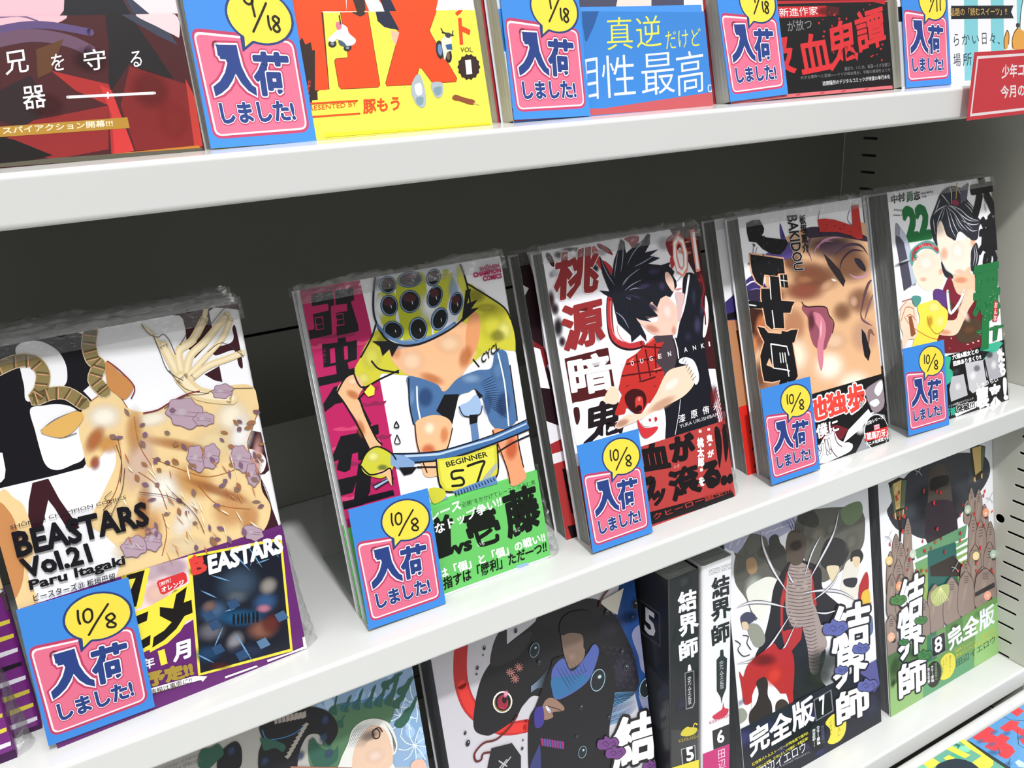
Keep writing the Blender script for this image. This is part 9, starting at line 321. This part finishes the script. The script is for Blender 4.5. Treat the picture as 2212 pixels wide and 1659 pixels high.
ART['U5band'] = [["P","e6e8ec",[-25,525,1347,510,1390,-30,-57,-10]],["P","7cc4ce",[642,518,784,516,755,15,611,15]],["P","7cc4ce",[919,515,1058,513,1032,1,892,0]],["P","7cc4ce",[1203,512,1340,510,1318,-14,1178,-15]],["P","1c1c20",[-57,479,58,484,50,395,-54,395]],["P","c4c4cc",[6,394,50,393,39,11,-14,10]],["P","1d1d22",[510,481,1165,473,1135,434,1163,391,503,400]],["T","話題の「読むスイーツ」!!","d8b060",0.0,[492,419,1089,414,493,467]],["T","ら","24303c",0.0,[519,233,573,239,521,308]],["T","か","24303c",0.0,[602,238,680,243,604,305]],["T","い","24303c",0.0,[709,242,778,244,709,293]],["T","日","24303c",0.0,[810,235,857,235,812,307]],["T","々","24303c",0.0,[894,234,951,238,895,301]],["T","、","24303c",0.0,[978,227,1002,232,972,245]],["T","場","24303c",0.0,[506,106,580,110,506,187]],["T","所","24303c",0.0,[602,107,693,109,605,187]],["S","d89a44",[1048,200,1048,251,1068,294,1090,314,1102,285,1095,237,1079,201]],["S","d89a44",[1138,199,1135,252,1165,300,1202,327,1251,313,1305,263,1329,188,1257,183]],["C","4a3418",8,[1048,200,1046,251,1068,298,1088,315,1103,285,1095,229]],["C","4a3418",8,[1142,199,1136,252,1165,302,1202,327]],["S","eceef0",[1231,334,1243,427,1269,507,1347,514,1350,294,1273,305]],["C","2a2c30",8,[1227,334,1243,427,1269,507]],["S","3a3634",[1186,355,1211,361,1224,347,1209,331,1188,335]]]
ART['F1'] = [["S","4a9a78",[1372,1495,1434,1490,1462,1448,1398,1431,1367,1463]],["S","4a9a78",[612,1416,669,1410,697,1371,642,1356,611,1386]],["S","6ab090",[796,1805,857,1801,886,1758,826,1739,794,1771]],["S","6ab090",[408,1573,464,1568,493,1528,439,1511,408,1542]],["S","7cc0a0",[574,1741,633,1737,662,1695,605,1677,573,1709]],["S","3f8a6c",[425,1638,482,1633,511,1593,456,1575,424,1606]],["S","7cc0a0",[1002,1794,1064,1789,1094,1746,1032,1727,999,1760]],["S","7cc0a0",[843,1839,905,1835,934,1792,873,1772,841,1805]],["S","4a9a78",[807,1402,864,1397,892,1357,835,1342,805,1372]],["S","2f6e58",[961,1763,1022,1758,1051,1715,990,1696,958,1729]],["S","2f6e58",[371,1628,427,1623,457,1583,402,1566,371,1597]],["S","7cc0a0",[534,1725,592,1721,621,1679,564,1661,533,1693]],["S","6ab090",[927,1760,988,1755,1017,1712,956,1694,924,1726]],["S","4a9a78",[881,1493,940,1488,969,1447,910,1431,879,1462]],["S","6ab090",[1214,1416,1275,1410,1302,1369,1241,1353,1210,1385]],["S","7cc0a0",[821,1480,879,1474,908,1434,850,1418,819,1449]],["S","2f6e58",[1142,1324,1201,1318,1229,1278,1169,1263,1138,1293]],["S","3f8a6c",[1221,1430,1282,1424,1310,1383,1248,1367,1217,1399]],["S","4a9a78",[792,1382,850,1377,878,1337,821,1322,790,1352]],["S","3f8a6c",[542,1680,600,1675,629,1634,572,1617,541,1648]],["S","6ab090",[588,1628,646,1623,675,1582,619,1565,587,1596]],["S","4a9a78",[898,1684,959,1679,988,1637,928,1619,896,1651]],["S","4a9a78",[1003,1821,1065,1817,1095,1773,1032,1754,1000,1787]],["S","6ab090",[560,1770,619,1766,649,1724,591,1706,559,1738]],["S","3f8a6c",[583,1559,640,1554,669,1514,613,1497,582,1528]],["S","7cc0a0",[1007,1698,1068,1693,1097,1651,1036,1632,1004,1665]],["P","dedc4a",[1086,1753,1135,1739,1131,1693,1110,1474,1067,1446,962,1437,937,1487,962,1549,1082,1550,1074,1624]],["P","dedc4a",[916,1757,981,1756,1019,1602,954,1605]],["P","dedc4a",[635,1746,750,1750,755,1678,633,1674]],["P","dedc4a",[816,1695,881,1693,895,1649,821,1652]],["S","26303a",[670,1661,793,1670,887,1643,944,1583,953,1498,893,1385,639,1290,367,1466]]]
ART['F2'] = [["P","c63a40",[52,1734,276,1741,277,1672,217,1668,226,1632,283,1638,294,1569,218,1559,222,1509,187,1462,87,1447,50,1460,44,1515,116,1532,52,1550,38,1624,113,1628,61,1662]],["P","c63a40",[328,1682,483,1687,528,1638,466,1616,470,1564,440,1510,386,1521,392,1615,328,1620]],["P","c63a40",[572,1751,683,1749,680,1692,571,1680]],["P","c63a40",[340,1527,424,1508,330,1415,310,1475]],["L","2a3a4a",5,[427,1592,281,1494,280,1448]],["L","2a3a4a",5,[117,1555,57,1501]],["L","2a3a4a",5,[481,1733,488,1690,569,1624]],["L","2a3a4a",5,[84,1438,28,1417,-4,1383]],["B",502,1556,60,27,-0.03,"3a6a98",0.5],["B",16,1416,55,25,-0.05,"3a6a98",0.5],["B",316,1615,59,27,-0.05,"3a6a98",0.5],["B",-17,1313,55,23,-0.05,"3a6a98",0.5],["B",-201,1505,55,24,-0.04,"3a6a98",0.5],["B",372,1528,59,26,-0.03,"3a6a98",0.5],["B",478,1759,61,28,-0.03,"3a6a98",0.5],["B",-192,1548,55,24,-0.04,"3a6a98",0.5],["B",50,1533,56,25,-0.04,"3a6a98",0.5],["B",245,1678,60,25,-0.03,"3a6a98",0.5],["B",349,1854,61,27,-0.02,"3a6a98",0.5],["B",-158,1537,55,24,-0.04,"3a6a98",0.5],["B",327,1883,61,28,-0.03,"3a6a98",0.5],["B",112,1606,57,25,-0.04,"3a6a98",0.5],["B",71,1675,58,25,-0.03,"3a6a98",0.5],["B",32,1557,57,25,-0.05,"3a6a98",0.5],["P","a8c0c8",[77,1397,126,1399,133,1338,82,1327,56,1355]]]
ART['sign'] = [["P","c43a42",[0,0,620,0,620,385,0,385]],["P","e6d8da",[22,22,640,22,640,362,22,362]],["P","c43a42",[36,38,640,38,640,347,36,347]],["T","少年コミック","e8dcdc",0.025,[288,225,743,234,278,301]],["T","今月の新刊","e8dcdc",0.025,[308,108,722,109,287,182]]]
TAGS = [('A', 'd108', -0.00285, 0.00338, 0.032, 0.0016, 'blue arrival card reading 10/8 in front of the ochre purple-banded comic, far left'), ('B', 'd108', -0.00157, 0.0002, 0.026, 0.0072, 'blue arrival card reading 10/8 in front of the green-banded cyclist comic'), ('C', 'd108', -0.00353, 0.0002, 0.018, 0.0072, 'blue arrival card reading 10/8 in front of the red kanji comic'), ('D', 'd108', -0.00602, 0.0002, 0.006, 0.0072, 'blue arrival card reading 10/8 in front of the brown skin-toned comic'), ('E', 'd108', -0.00971, 0.0002, 0.032, 0.0072, 'blue arrival card reading 10/8 in front of the green 22 comic'), ('U2', 'd918', -0.00127, 0.0002, 0.013, 0.0016, 'blue arrival card reading 9/18 on the yellow-banded comic'), ('U3', 'd918', -0.00032, 0.00123, 0.028, 0.0016, 'blue arrival card reading 9/18 on the blue-banded comic'), ('U4', 'd918', -0.00098, 0.00093, -0.033, 0.0016, 'blue arrival card reading 9/18 on the black-banded red kanji comic'), ('U5', 'd911', 0.00218, 0.0002, 0.005, 0.0016, 'blue arrival card reading 9/11 on the teal-striped comic')]

# ------------------------------------------------------------------ bookcase
XR = 0.6837; XL = -0.60; YB = 0.2229
H = {'upper': 0.2409, 'middle': 0.0, 'lower': -0.2522}
YF = {'upper': -0.0082, 'middle': 0.0, 'lower': -0.0136}
case = empty('bookcase', Matrix.Translation((0, 0, -0.3)), 'white powder-coated steel bookcase with slotted grey side panel and three shelves', 'bookcase')
def child(o):
    o.parent = case; o.matrix_parent_inverse = case.matrix_world.inverted(); return o
for k in ('upper', 'middle', 'lower'):
    z = H[k]; yf = YF[k]; h = 0.0190; r = 0.0022
    # folded steel tray: top skin, rounded front fold, front lip, short return under the lip
    pr = [(YB - 0.0006, z), (yf + r + 0.0003, z)] + arc(yf + r, z - r, r, 90, 180, 9) + [(yf, z - r - 0.0003), (yf, z - h + r + 0.0003)] + arc(yf + r, z - h + r, r, 180, 270, 7) + [(yf + 0.014, z - h), (yf + 0.014, z - h + 0.001), (yf + 0.0032, z - h + 0.001), (yf + 0.0012, z - h + 0.003), (yf + 0.0012, z - 0.0035), (yf + 0.003, z - 0.0014), (YB - 0.0006, z - 0.0014)]
    o = extrude_profile('shelf', pr, XL, XR - 0.0006, M['steel']); child(o)
# back of the case: horizontal steel boards with dark open joints between them
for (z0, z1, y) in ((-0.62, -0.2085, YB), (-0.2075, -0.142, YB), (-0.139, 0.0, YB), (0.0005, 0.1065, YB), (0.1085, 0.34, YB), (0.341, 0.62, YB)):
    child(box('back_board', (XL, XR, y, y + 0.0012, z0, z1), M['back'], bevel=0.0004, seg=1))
child(box('joint_shade_sheet', (XL, XR, YB + 0.004, YB + 0.006, -0.62, 0.62), M['dark']))  # black sheet painting the shade seen through the board joints
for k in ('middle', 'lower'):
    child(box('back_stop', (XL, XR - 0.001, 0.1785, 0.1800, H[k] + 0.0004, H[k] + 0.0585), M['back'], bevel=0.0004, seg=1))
# slotted side panel: flat outline with real holes, filled as a 2-D curve and given its sheet thickness
def slot_pts(y0, y1, zc, r=0.0014, n=5):
    p = []
    for i in range(n + 1): a = math.radians(-90 + 180 * i / n); p.append((y1 - r + r * math.cos(a), zc + r * math.sin(a)))
    for i in range(n + 1): a = math.radians(90 + 180 * i / n); p.append((y0 + r + r * math.cos(a), zc + r * math.sin(a)))
    return p
def holed_sheet(name, outline, holes, thick):
    cu = bpy.data.curves.new(name, 'CURVE'); cu.dimensions = '2D'; cu.fill_mode = 'BOTH'; cu.extrude = thick / 2; cu.bevel_depth = 0.0002; cu.bevel_resolution = 1
    for pts in [outline] + holes:
        sp = cu.splines.new('POLY'); sp.points.add(len(pts) - 1); sp.use_cyclic_u = True
        for q, (a, b) in zip(sp.points, pts): q.co = (a, b, 0, 1)
    o = bpy.data.objects.new(name, cu); COL.objects.link(o)
    me = bpy.data.meshes.new_from_object(o.evaluated_get(bpy.context.evaluated_depsgraph_get()))
    bpy.data.objects.remove(o); bpy.data.curves.remove(cu)
    return me
holes = []
for i in range(-22, 30):
    zc = 0.1750 + 0.015 * i
    holes.append(slot_pts(0.1868, 0.2034, zc))
    zf = -0.0575 - 0.0149 * i
    if -0.5 < zf < 0.5: holes.append(slot_pts(0.0022, 0.0215, zf, 0.0013))
rc = 0.0042
for zc in (-0.123, 0.177, -0.423):
    holes.append([(0.0290 + rc * math.cos(2 * math.pi * i / 20), zc + rc * math.sin(2 * math.pi * i / 20)) for i in range(20)])
me = holed_sheet('side_panel', [(-0.012, -0.62), (YB, -0.62), (YB, 0.62), (-0.012, 0.62)], holes, 0.0008)
o = link('side_panel', me, M['panel'])
# curve plane (x, y) -> world (y, z), sheet at x = XR
o.matrix_world = Matrix(((0, 0, 1, XR + 0.0006), (1, 0, 0, 0), (0, 1, 0, 0), (0, 0, 0, 1))); mw = o.matrix_world.copy()
o.parent = case; o.matrix_parent_inverse = case.matrix_world.inverted()
child(box('side_shade_plate', (XR + 0.014, XR + 0.016, -0.012, YB, -0.62, 0.62), M['dark']))  # black plate painting the unlit inside of the upright behind the slots
child(box('side_front', (XR + 0.0012, XR + 0.0165, -0.0135, -0.0122, -0.62, 0.62), M['panel']))
# lower display table in front with its rounded back lip
tb = empty('display_table', Matrix.Translation((0.4, -0.2, -0.3)), 'low white display table in front of the lowest shelf, rounded lip at its back', 'table')
pz = -0.2745
prof = [(-0.42, pz), (-0.0306, pz), (-0.0300, pz)] + arc(-0.0225, pz + 0.0015, 0.0068, 190, 0, 9) + [(-0.0157, -0.62), (-0.42, -0.62)]
o = extrude_profile('table_top', prof, XL, 1.0, M['steel']); o.parent = tb; o.matrix_parent_inverse = tb.matrix_world.inverted()
# shop floor far below
fl = box('floor', (-1.6, 1.8, -2.2, 0.5, -0.66, -0.64), mat('grey_floor', '6b6862', 0.6)); fl['kind'] = 'structure'
# ------------------------------------------------------------------ books
def frame(x, y, z, a, yaw):
    u = Vector((math.cos(yaw), math.sin(yaw), 0)); w = Vector((-math.sin(a) * math.sin(yaw), math.sin(a) * math.cos(yaw), math.cos(a)))
    n = w.cross(u)   # into depth
    m = Matrix((( u.x, n.x, w.x, x), (u.y, n.y, w.y, y), (u.z, n.z, w.z, z), (0, 0, 0, 1)))
    return m
RND = random.Random(5)
def film_edge(parent, w, t, h, seed, amp=0.0022, hh=0.004):
    """loose heat-shrunk film: a crumpled tent over the top edge and small frills at the two lower corners"""
    R = random.Random(seed); V = []; F = []; nx = 44
    prof = [(-0.0009, -0.007), (-0.0012, -0.001), (t * .18, hh * .75), (t * .5, hh), (t * .82, hh * .7), (t + .0008, -0.003)]
    tl = [R.uniform(.5, 1.25) for _ in range(9)]
    for i in range(nx + 1):
        fx = i / nx; k = fx * 8; j = min(7, int(k)); e = tl[j] + (tl[j + 1] - tl[j]) * (k - j)
        for m_, (py, pz_) in enumerate(prof):
            j_ = 0 if m_ in (0, 5) else 1
            V.append((fx * (w + .003) - .0015 + R.uniform(-.0006, .0006) * j_, py + R.uniform(-1, 1) * amp * .22 * j_, h + pz_ * (e if pz_ > 0 else 1) + R.uniform(-1, 1) * amp * .35 * j_))
    c = len(prof)
    for i in range(nx):
        for m_ in range(c - 1): a = i * c + m_; F.append((a, a + c, a + c + 1, a + 1))
    me = bpy.data.meshes.new('plastic_wrap'); me.from_pydata(V, [], F); me.materials.append(M['film'])
    o = bpy.data.objects.new('plastic_wrap', me); COL.objects.link(o); o.parent = parent; return o
def film_corner(parent, w, t, seed):
    """shrink-film frill standing off the lower spine corner"""
    R = random.Random(seed); V = []; F = []; nz = 22; nm = 6
    for i in range(nz + 1):
        z_ = .0004 + i / nz * .055; o_ = (1 - i / nz) ** 1.2 * .0062 + .0004
        for m_ in range(nm):
            V.append((w + .0005 + o_ * math.sin(m_ / (nm - 1) * 3.14) + R.uniform(0, .0012), -.0006 + (t + .001) * m_ / (nm - 1) + R.uniform(-.0007, .0007), z_ + (R.uniform(-.0009, .0009) if i else 0)))
    for i in range(nz):
        for m_ in range(nm - 1): a = i * nm + m_; F.append((a, a + nm, a + nm + 1, a + 1))
    me = bpy.data.meshes.new('wrap_corner'); me.from_pydata(V, [], F); me.materials.append(M['film'])
    o = bpy.data.objects.new('wrap_corner', me); COL.objects.link(o); o.parent = parent; return o
def shell(name, w, t, z0, z1, off, m, parent, back=True):
    """paper cover folded round the spine (right-hand side): front sheet, rounded spine, back sheet"""
    r = min(0.0022, t / 3); th = 0.00025
    pth = [(0, -off)]
    pth += [(w - r + (r + off) * math.sin(a), r - (r + off) * math.cos(a)) for a in [i * math.pi / 10 for i in range(6)]]
    pth += [(w - r + (r + off) * math.cos(a), t - r + (r + off) * math.sin(a)) for a in [i * math.pi / 10 for i in range(6)]]
    pth += [(0, t + off)]
    inn = []
    for i, q in enumerate(pth):
        a = Vector(pth[max(0, i - 1)]); b = Vector(pth[min(len(pth) - 1, i + 1)]); d = (b - a).normalized(); inn.append((q[0] - d.y * th * 1, q[1] + d.x * th * 1))
    ring = pth + inn[::-1]; n = len(ring)
    V = [(x, y, z0) for x, y in ring] + [(x, y, z1) for x, y in ring]
    F = [(i, (i + 1) % n, n + (i + 1) % n, n + i) for i in range(n)]
    k = len(pth)
    for b in (0, n):
        for i in range(k - 1): F.append((b + i, b + i + 1, b + n - 2 - i, b + n - 1 - i))
    me = bpy.data.meshes.new(name); me.from_pydata(V, [], F)
    bm = bmesh.new(); bm.from_mesh(me); bmesh.ops.recalc_face_normals(bm, faces=bm.faces); bm.to_mesh(me); bm.free()
    me.polygons.foreach_set('use_smooth', [True] * len(me.polygons)); smooth_angle(me)
    return link(name, me, m, parent)
def book(mw, w, h, t, label, cov='e8e8ea', cart=None, band=None, bandcol=None, bart=None, spart=None, page='page', wrap=True, group=None, seed=1, spine=None, name='comic_book', dy=0):
    b = empty(name, mw, label, 'book', group)
    if dy: b.matrix_world = mw @ Matrix.Translation((0, dy, 0))
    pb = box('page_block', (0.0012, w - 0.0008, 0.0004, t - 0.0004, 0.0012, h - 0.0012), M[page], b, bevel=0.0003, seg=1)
    c = shell('cover', w, t, 0, h, 0, cmat(cov), b)
    if cart: art('cover_print', cart, c, (0, 0, w * 1e4, h * 1e4), 0.00003)
    if band:
        bd = shell('paper_band', w, t, band[0], band[1], 0.0003, cmat(bandcol), b)
        if bart: art('band_print', bart, bd, (0, band[0] * 1e4, w * 1e4, band[1] * 1e4), 0.00033 if cart is None or True else 0)
    if wrap:
        film_edge(b, w, t, h, seed)
        if seed in (3, 4, 5, 6, 7, 21, 22, 13): film_corner(b, w, t, seed)
    return b
BK = {'A': (-0.03289, 0.01308, 0.12184, 0.06428), 'B': (0.11221, 0.02159, 0.21286, 0.01577), 'C': (0.24933, 0.01749, 0.2353, 0.01064), 'D': (0.39554, 0.02034, 0.2301, -0.02196), 'E': (0.53375, 0.01967, 0.22215, -0.03445), 'K': (0.53638, 0.01168, 0.15714, 0.01233), 'L5': (0.3780, 0.0119, 0.157, 0.0)}
def fr(k, z=0.0): x, y, a, yaw = BK[k]; return frame(x, y, z, a, yaw)
w, h = 0.113, 0.174
G = lambda s: 'copies of the %s comic, one behind the other' % s
T = lambda m, x=0, y=0, z=0, rz=0: m @ Matrix.Translation((x, y, z)) @ Matrix.Rotation(rz, 4, 'Z')
# A : ochre stand-in cover with purple band, messy stack
bA = (0.000, 0.0665)
book(fr('A'), w, h, .0125, 'front comic at left with giant B, black English title and purple band with yellow-framed poster', 'e3e3e6', 'A', bA, '5d2266', 'Aband', seed=3)
for i, (dx, rz) in enumerate(((.0022, .0), (.0040, .004), (.0066, .0), (.0084, -.004))):
    book(T(fr('A'), dx, .0136 * (i + 1), .0003, rz), w, h + .0003, .0125, '%s copy with purple band behind the front comic at left' % ('first', 'second', 'third', 'fourth')[i], 'e3e3e6', 'Aback', bA, '5d2266', 'Abackband', group=G('purple-banded'), seed=10 + i)
# further stack of the same title to the left, cut by the frame
fA0 = frame(-0.161, 0.0115, 0, 0.13, 0.05)
book(fA0, w, h, .0125, 'purple-banded comic cut by the left picture edge, nearest of its stack', 'e3e3e6', 'Aback', bA, '6b1f72', 'Aleft', seed=21)
book(T(fA0, .011, .0136), w, h, .0125, 'purple-banded comic second in the stack at the left picture edge', 'e3e3e6', 'Aback', bA, '6b1f72', 'Aleft', seed=22)
# B
bB = (0.0006, 0.0527)
book(fr('B'), w, h, .0062, 'comic with pink title column, cyclist in helmet and green band', 'ebebef', 'B', bB, '5fc05c', 'Bband', seed=4)
book(T(fr('B'), -.0004, .0075), w, h, .0062, 'second copy tucked right behind the cyclist comic, green band', 'ebebef', None, bB, '5fc05c', None, seed=31)
# C
bC = (0.0, 0.0500)
book(fr('C'), w, h, .0130, 'comic with red kanji title, black-haired figure and dark red band', 'eceaf0', 'C', bC, 'a83a3a', 'Cband', seed=5)
book(T(fr('C'), -.0058, .0165, .001, .0), w, h, .0125, 'thick copy behind the red kanji comic, shifted to the left', 'e6e2e8', 'Cback', bC, 'a83232', 'Cbackband', seed=32)
# D
bD = (0.0, 0.0495)
book(fr('D'), w, h, .0125, 'comic with black brush title, red stroke and brown skin-toned art, black band', 'eeeef2', 'D', bD, '1b1a1b', 'Dband', seed=6)
book(T(fr('D'), -.0062, .0150, .0012), w, h, .0130, 'copy with red band behind the brown skin-toned comic, shifted left', 'ececf0', 'Dback', bD, 'd8281e', 'Dbackband', seed=33)
# E
bE = (0.0, 0.0480)
book(fr('E'), w, h, .0180, 'comic with big green 22, kitchen knife and yellow dress, black band', 'f0f0f4', 'E', bE, '191818', 'Eband', seed=7)
book(T(fr('E'), -.0025, .0195, .0006), w, h, .0130, 'copy of the green 22 comic directly behind the front one', 'f0f0f4', None, bE, '191818', None, seed=34)
# K row (lower shelf)
wk, hk = 0.148, 0.210; zl = H['lower']
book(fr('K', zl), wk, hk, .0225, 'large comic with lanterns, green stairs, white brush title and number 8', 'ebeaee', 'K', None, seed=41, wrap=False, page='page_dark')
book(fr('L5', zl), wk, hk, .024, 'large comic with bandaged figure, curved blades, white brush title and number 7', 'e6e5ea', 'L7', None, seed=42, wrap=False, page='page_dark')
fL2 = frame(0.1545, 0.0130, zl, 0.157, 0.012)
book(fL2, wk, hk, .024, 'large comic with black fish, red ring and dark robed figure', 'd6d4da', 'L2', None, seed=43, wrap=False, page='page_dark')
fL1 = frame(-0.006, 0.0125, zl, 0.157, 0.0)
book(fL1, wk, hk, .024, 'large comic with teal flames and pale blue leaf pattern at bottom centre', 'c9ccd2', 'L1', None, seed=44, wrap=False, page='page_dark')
# spine-out volumes 5 and 6
def spine_book(x, wd, cov, key, label, tilt):
    mw = Matrix.Translation((x, 0.0118, zl)) @ Matrix.Rotation(-0.028, 4, 'X') @ Matrix.Rotation(tilt, 4, 'Y')
    b = empty('comic_book', mw, label, 'book')
    box('page_block', (0.0004, wd - 0.0004, 0.0012, 0.147, 0.0012, hk - 0.0012), M['page'], b, bevel=0.0003, seg=1)
    r = 0.0022; th = 0.00025
    pth = [(0, .148)] + [(r - r * math.cos(a), r - r * math.sin(a)) for a in [i * math.pi / 10 for i in range(6)]] + [(wd - r + r * math.sin(a), r - r * math.cos(a)) for a in [i * math.pi / 10 for i in range(6)]] + [(wd, .148)]
    inn = []
    for i, q in enumerate(pth):
        a = Vector(pth[max(0, i - 1)]); c = Vector(pth[min(len(pth) - 1, i + 1)]); d = (c - a).normalized(); inn.append((q[0] - d.y * th, q[1] + d.x * th))
    ring = pth + inn[::-1]; n = len(ring); k = len(pth)
    V = [(p[0], p[1], 0) for p in ring] + [(p[0], p[1], hk) for p in ring]
    F = [(i, (i + 1) % n, n + (i + 1) % n, n + i) for i in range(n)]
    for q in (0, n):
        for i in range(k - 1): F.append((q + i, q + i + 1, q + n - 2 - i, q + n - 1 - i))
    me = bpy.data.meshes.new('cover'); me.from_pydata(V, [], F)
    bm = bmesh.new(); bm.from_mesh(me); bmesh.ops.recalc_face_normals(bm, faces=bm.faces); bm.to_mesh(me); bm.free()
    me.polygons.foreach_set('use_smooth', [True] * len(me.polygons)); smooth_angle(me)
    c = link('cover', me, cmat(cov), b)
    art('spine_print', key, c, (8, 0, wd * 1e4 - 8, hk * 1e4), 0.00003)
    return b, c
b5, c5 = spine_book(0.3066, .0262, '17181c', 'S5', 'black-spined large comic number 5 standing spine out', 0.0)
b6, c6 = spine_book(0.3350, .0262, 'dfdee2', 'S6', 'white-spined large comic number 6 standing spine out, magenta foot', 0.0)
# number on the left cover of volume 5
pr = Print((0, 0, 1480, 2100)); draw(pr, ART['S5side']); o = pr.build('cover_print', c5, 0.0)
o.rotation_euler = (0, 0, -math.pi / 2); o.location = (-0.00003, 0.148, 0)
# ------------------------------------------------------------------ upper row
zu = H['upper']
UP = {'U1': (-0.0570, 0.0196, .15, 0, .128), 'U2': (0.0746, 0.0206, .20, 0, .1276), 'U3': (0.2140, 0.0209, .18, 0, .1240), 'U4': (0.3500, 0.0205, .20, 0, .1335), 'U5': (0.4920, 0.0210, .18, 0, .128)}
def fu(k): x, y, a, yaw, _ = UP[k]; return frame(x, y, zu, a, yaw)
bu = (0.0, 0.0515)
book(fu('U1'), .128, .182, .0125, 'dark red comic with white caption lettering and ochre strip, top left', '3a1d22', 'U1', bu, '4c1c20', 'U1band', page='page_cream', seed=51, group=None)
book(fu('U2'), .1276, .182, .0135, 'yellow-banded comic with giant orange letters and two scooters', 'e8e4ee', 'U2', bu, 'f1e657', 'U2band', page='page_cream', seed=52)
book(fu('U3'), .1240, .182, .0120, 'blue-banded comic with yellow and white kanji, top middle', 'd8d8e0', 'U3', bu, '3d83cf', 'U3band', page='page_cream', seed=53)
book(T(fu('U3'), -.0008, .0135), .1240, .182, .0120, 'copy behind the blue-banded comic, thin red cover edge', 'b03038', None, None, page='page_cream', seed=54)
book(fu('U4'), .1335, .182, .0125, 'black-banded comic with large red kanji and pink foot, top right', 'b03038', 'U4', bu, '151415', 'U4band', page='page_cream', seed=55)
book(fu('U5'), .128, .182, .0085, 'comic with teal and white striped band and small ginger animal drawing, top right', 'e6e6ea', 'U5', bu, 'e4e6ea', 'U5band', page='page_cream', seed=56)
# ------------------------------------------------------------------ books lying flat on the table
def flat_book(x0, x1, ytop, key, cov, label, seed):
    wd = x1 - x0; zt = -0.262
    # local x right, local z up the cover -> world +y, outward (-local y) -> world +z
    mw = Matrix(((1, 0, 0, x0), (0, 0, 1, ytop - .174), (0, -1, 0, zt), (0, 0, 0, 1)))
    book(mw, wd, .174, .0118, label, cov, key, wrap=False, seed=seed)
flat_book(.4600, .5730, -.0302, 'F1', '5d9a86', 'green and yellow comic lying flat on the display table', 61)
flat_book(.5752, .6882, -.0325, 'F2', '4b86b8', 'blue comic with red block pattern lying flat on the display table', 62)
# ------------------------------------------------------------------ arrival cards
def tagcard(px, mw, d, rot, date, label, sx=1.0, sz=1.0, x=0, z=0):
    m = mw @ Matrix.Translation((x, -d, z)) @ Matrix.Rotation(rot, 4, 'Y') @ Matrix.Diagonal((sx, 1, sz, 1))
    c = box('arrival_card', (0, .0435, 0, .0004, 0, .0635), cmat('3b85d6', 0.6), None); c.matrix_world = m
    c.data.materials.clear(); c.data.materials.append(cmat('3b85d6', 0.6))
    tag(c, label, 'price card', 'blue and pink arrival cards leaning on the comics')
    pr = Print((0, 0, 435, 635)); INK[0] = 0.92; draw(pr, ART['tag'] + ART[date]); INK[0] = 1.0; pr.build('card_print', c, 0.00003, 'print_matt')
    return c
for k, dt, x, z, rot, dd, lab in TAGS:
    if k in BK: base = fr(k)
    else: base = fu(k)
    tagcard(k, base, dd, rot, dt, lab, x=x, z=z)
# ------------------------------------------------------------------ red shelf sign
sg = empty('shelf_sign', Matrix.Translation((0.5075, -0.0145, 0.2215)) @ Matrix.Rotation(0.0, 4, 'Y'), 'red sign with white frame and Japanese lettering clipped to the top shelf', 'sign')
box('sign_board', (0, .0620, 0, .0006, 0, .0385), cmat('c8383f', 0.5), sg)
pr = Print((0, 0, 620, 385)); INK[0] = 0.9; draw(pr, ART['sign']); INK[0] = 1.0; pr.build('sign_print', sg, 0.00003, 'print_matt')
box('sign_clip', (.010, .050, .0006, .0058, .004, .016), M['acrylic'], sg)
# ------------------------------------------------------------------ clear acrylic stands behind the middle row
def stand(k, label, dep, x0=.002, x1=.111, yb=.098):
    x, y, a, yaw = BK[k]
    s = empty('book_stand', Matrix.Translation((x, 0, 0)), label, 'book stand', 'clear acrylic stands behind the middle row')
    ys = y + dep
    t = .0016
    def slab(name, p, q):
        d = Vector((0, q[0] - p[0], q[1] - p[1])); n = Vector((0, -d.z, d.y)).normalized() * t
        V = []
        for xx in (x0, x1):
            for c in (Vector((xx, p[0], p[1])), Vector((xx, q[0], q[1]))): V += [tuple(c), tuple(c + n)]
        F = [(0, 1, 3, 2), (4, 6, 7, 5), (0, 2, 6, 4), (1, 5, 7, 3), (0, 4, 5, 1), (2, 3, 7, 6)]
        me = bpy.data.meshes.new(name); me.from_pydata(V, [], F); return link(name, me, M['acrylic'], s)
    slab('base_plate', (ys, 0.0002), (yb, 0.0002)); slab('back_plate', (ys, .002), (ys + math.tan(a) * .10, .102)); slab('rear_leg', (yb, .002), (ys + math.tan(a) * .10 + .004, .102))
    return s
stand('B', 'clear acrylic stand holding up the cyclist comic', .0165)
stand('C', 'clear acrylic stand holding up the red kanji comic', .0335, x0=-.004)
stand('D', 'clear acrylic stand holding up the brown skin-toned comic', .0330, x0=-.004)
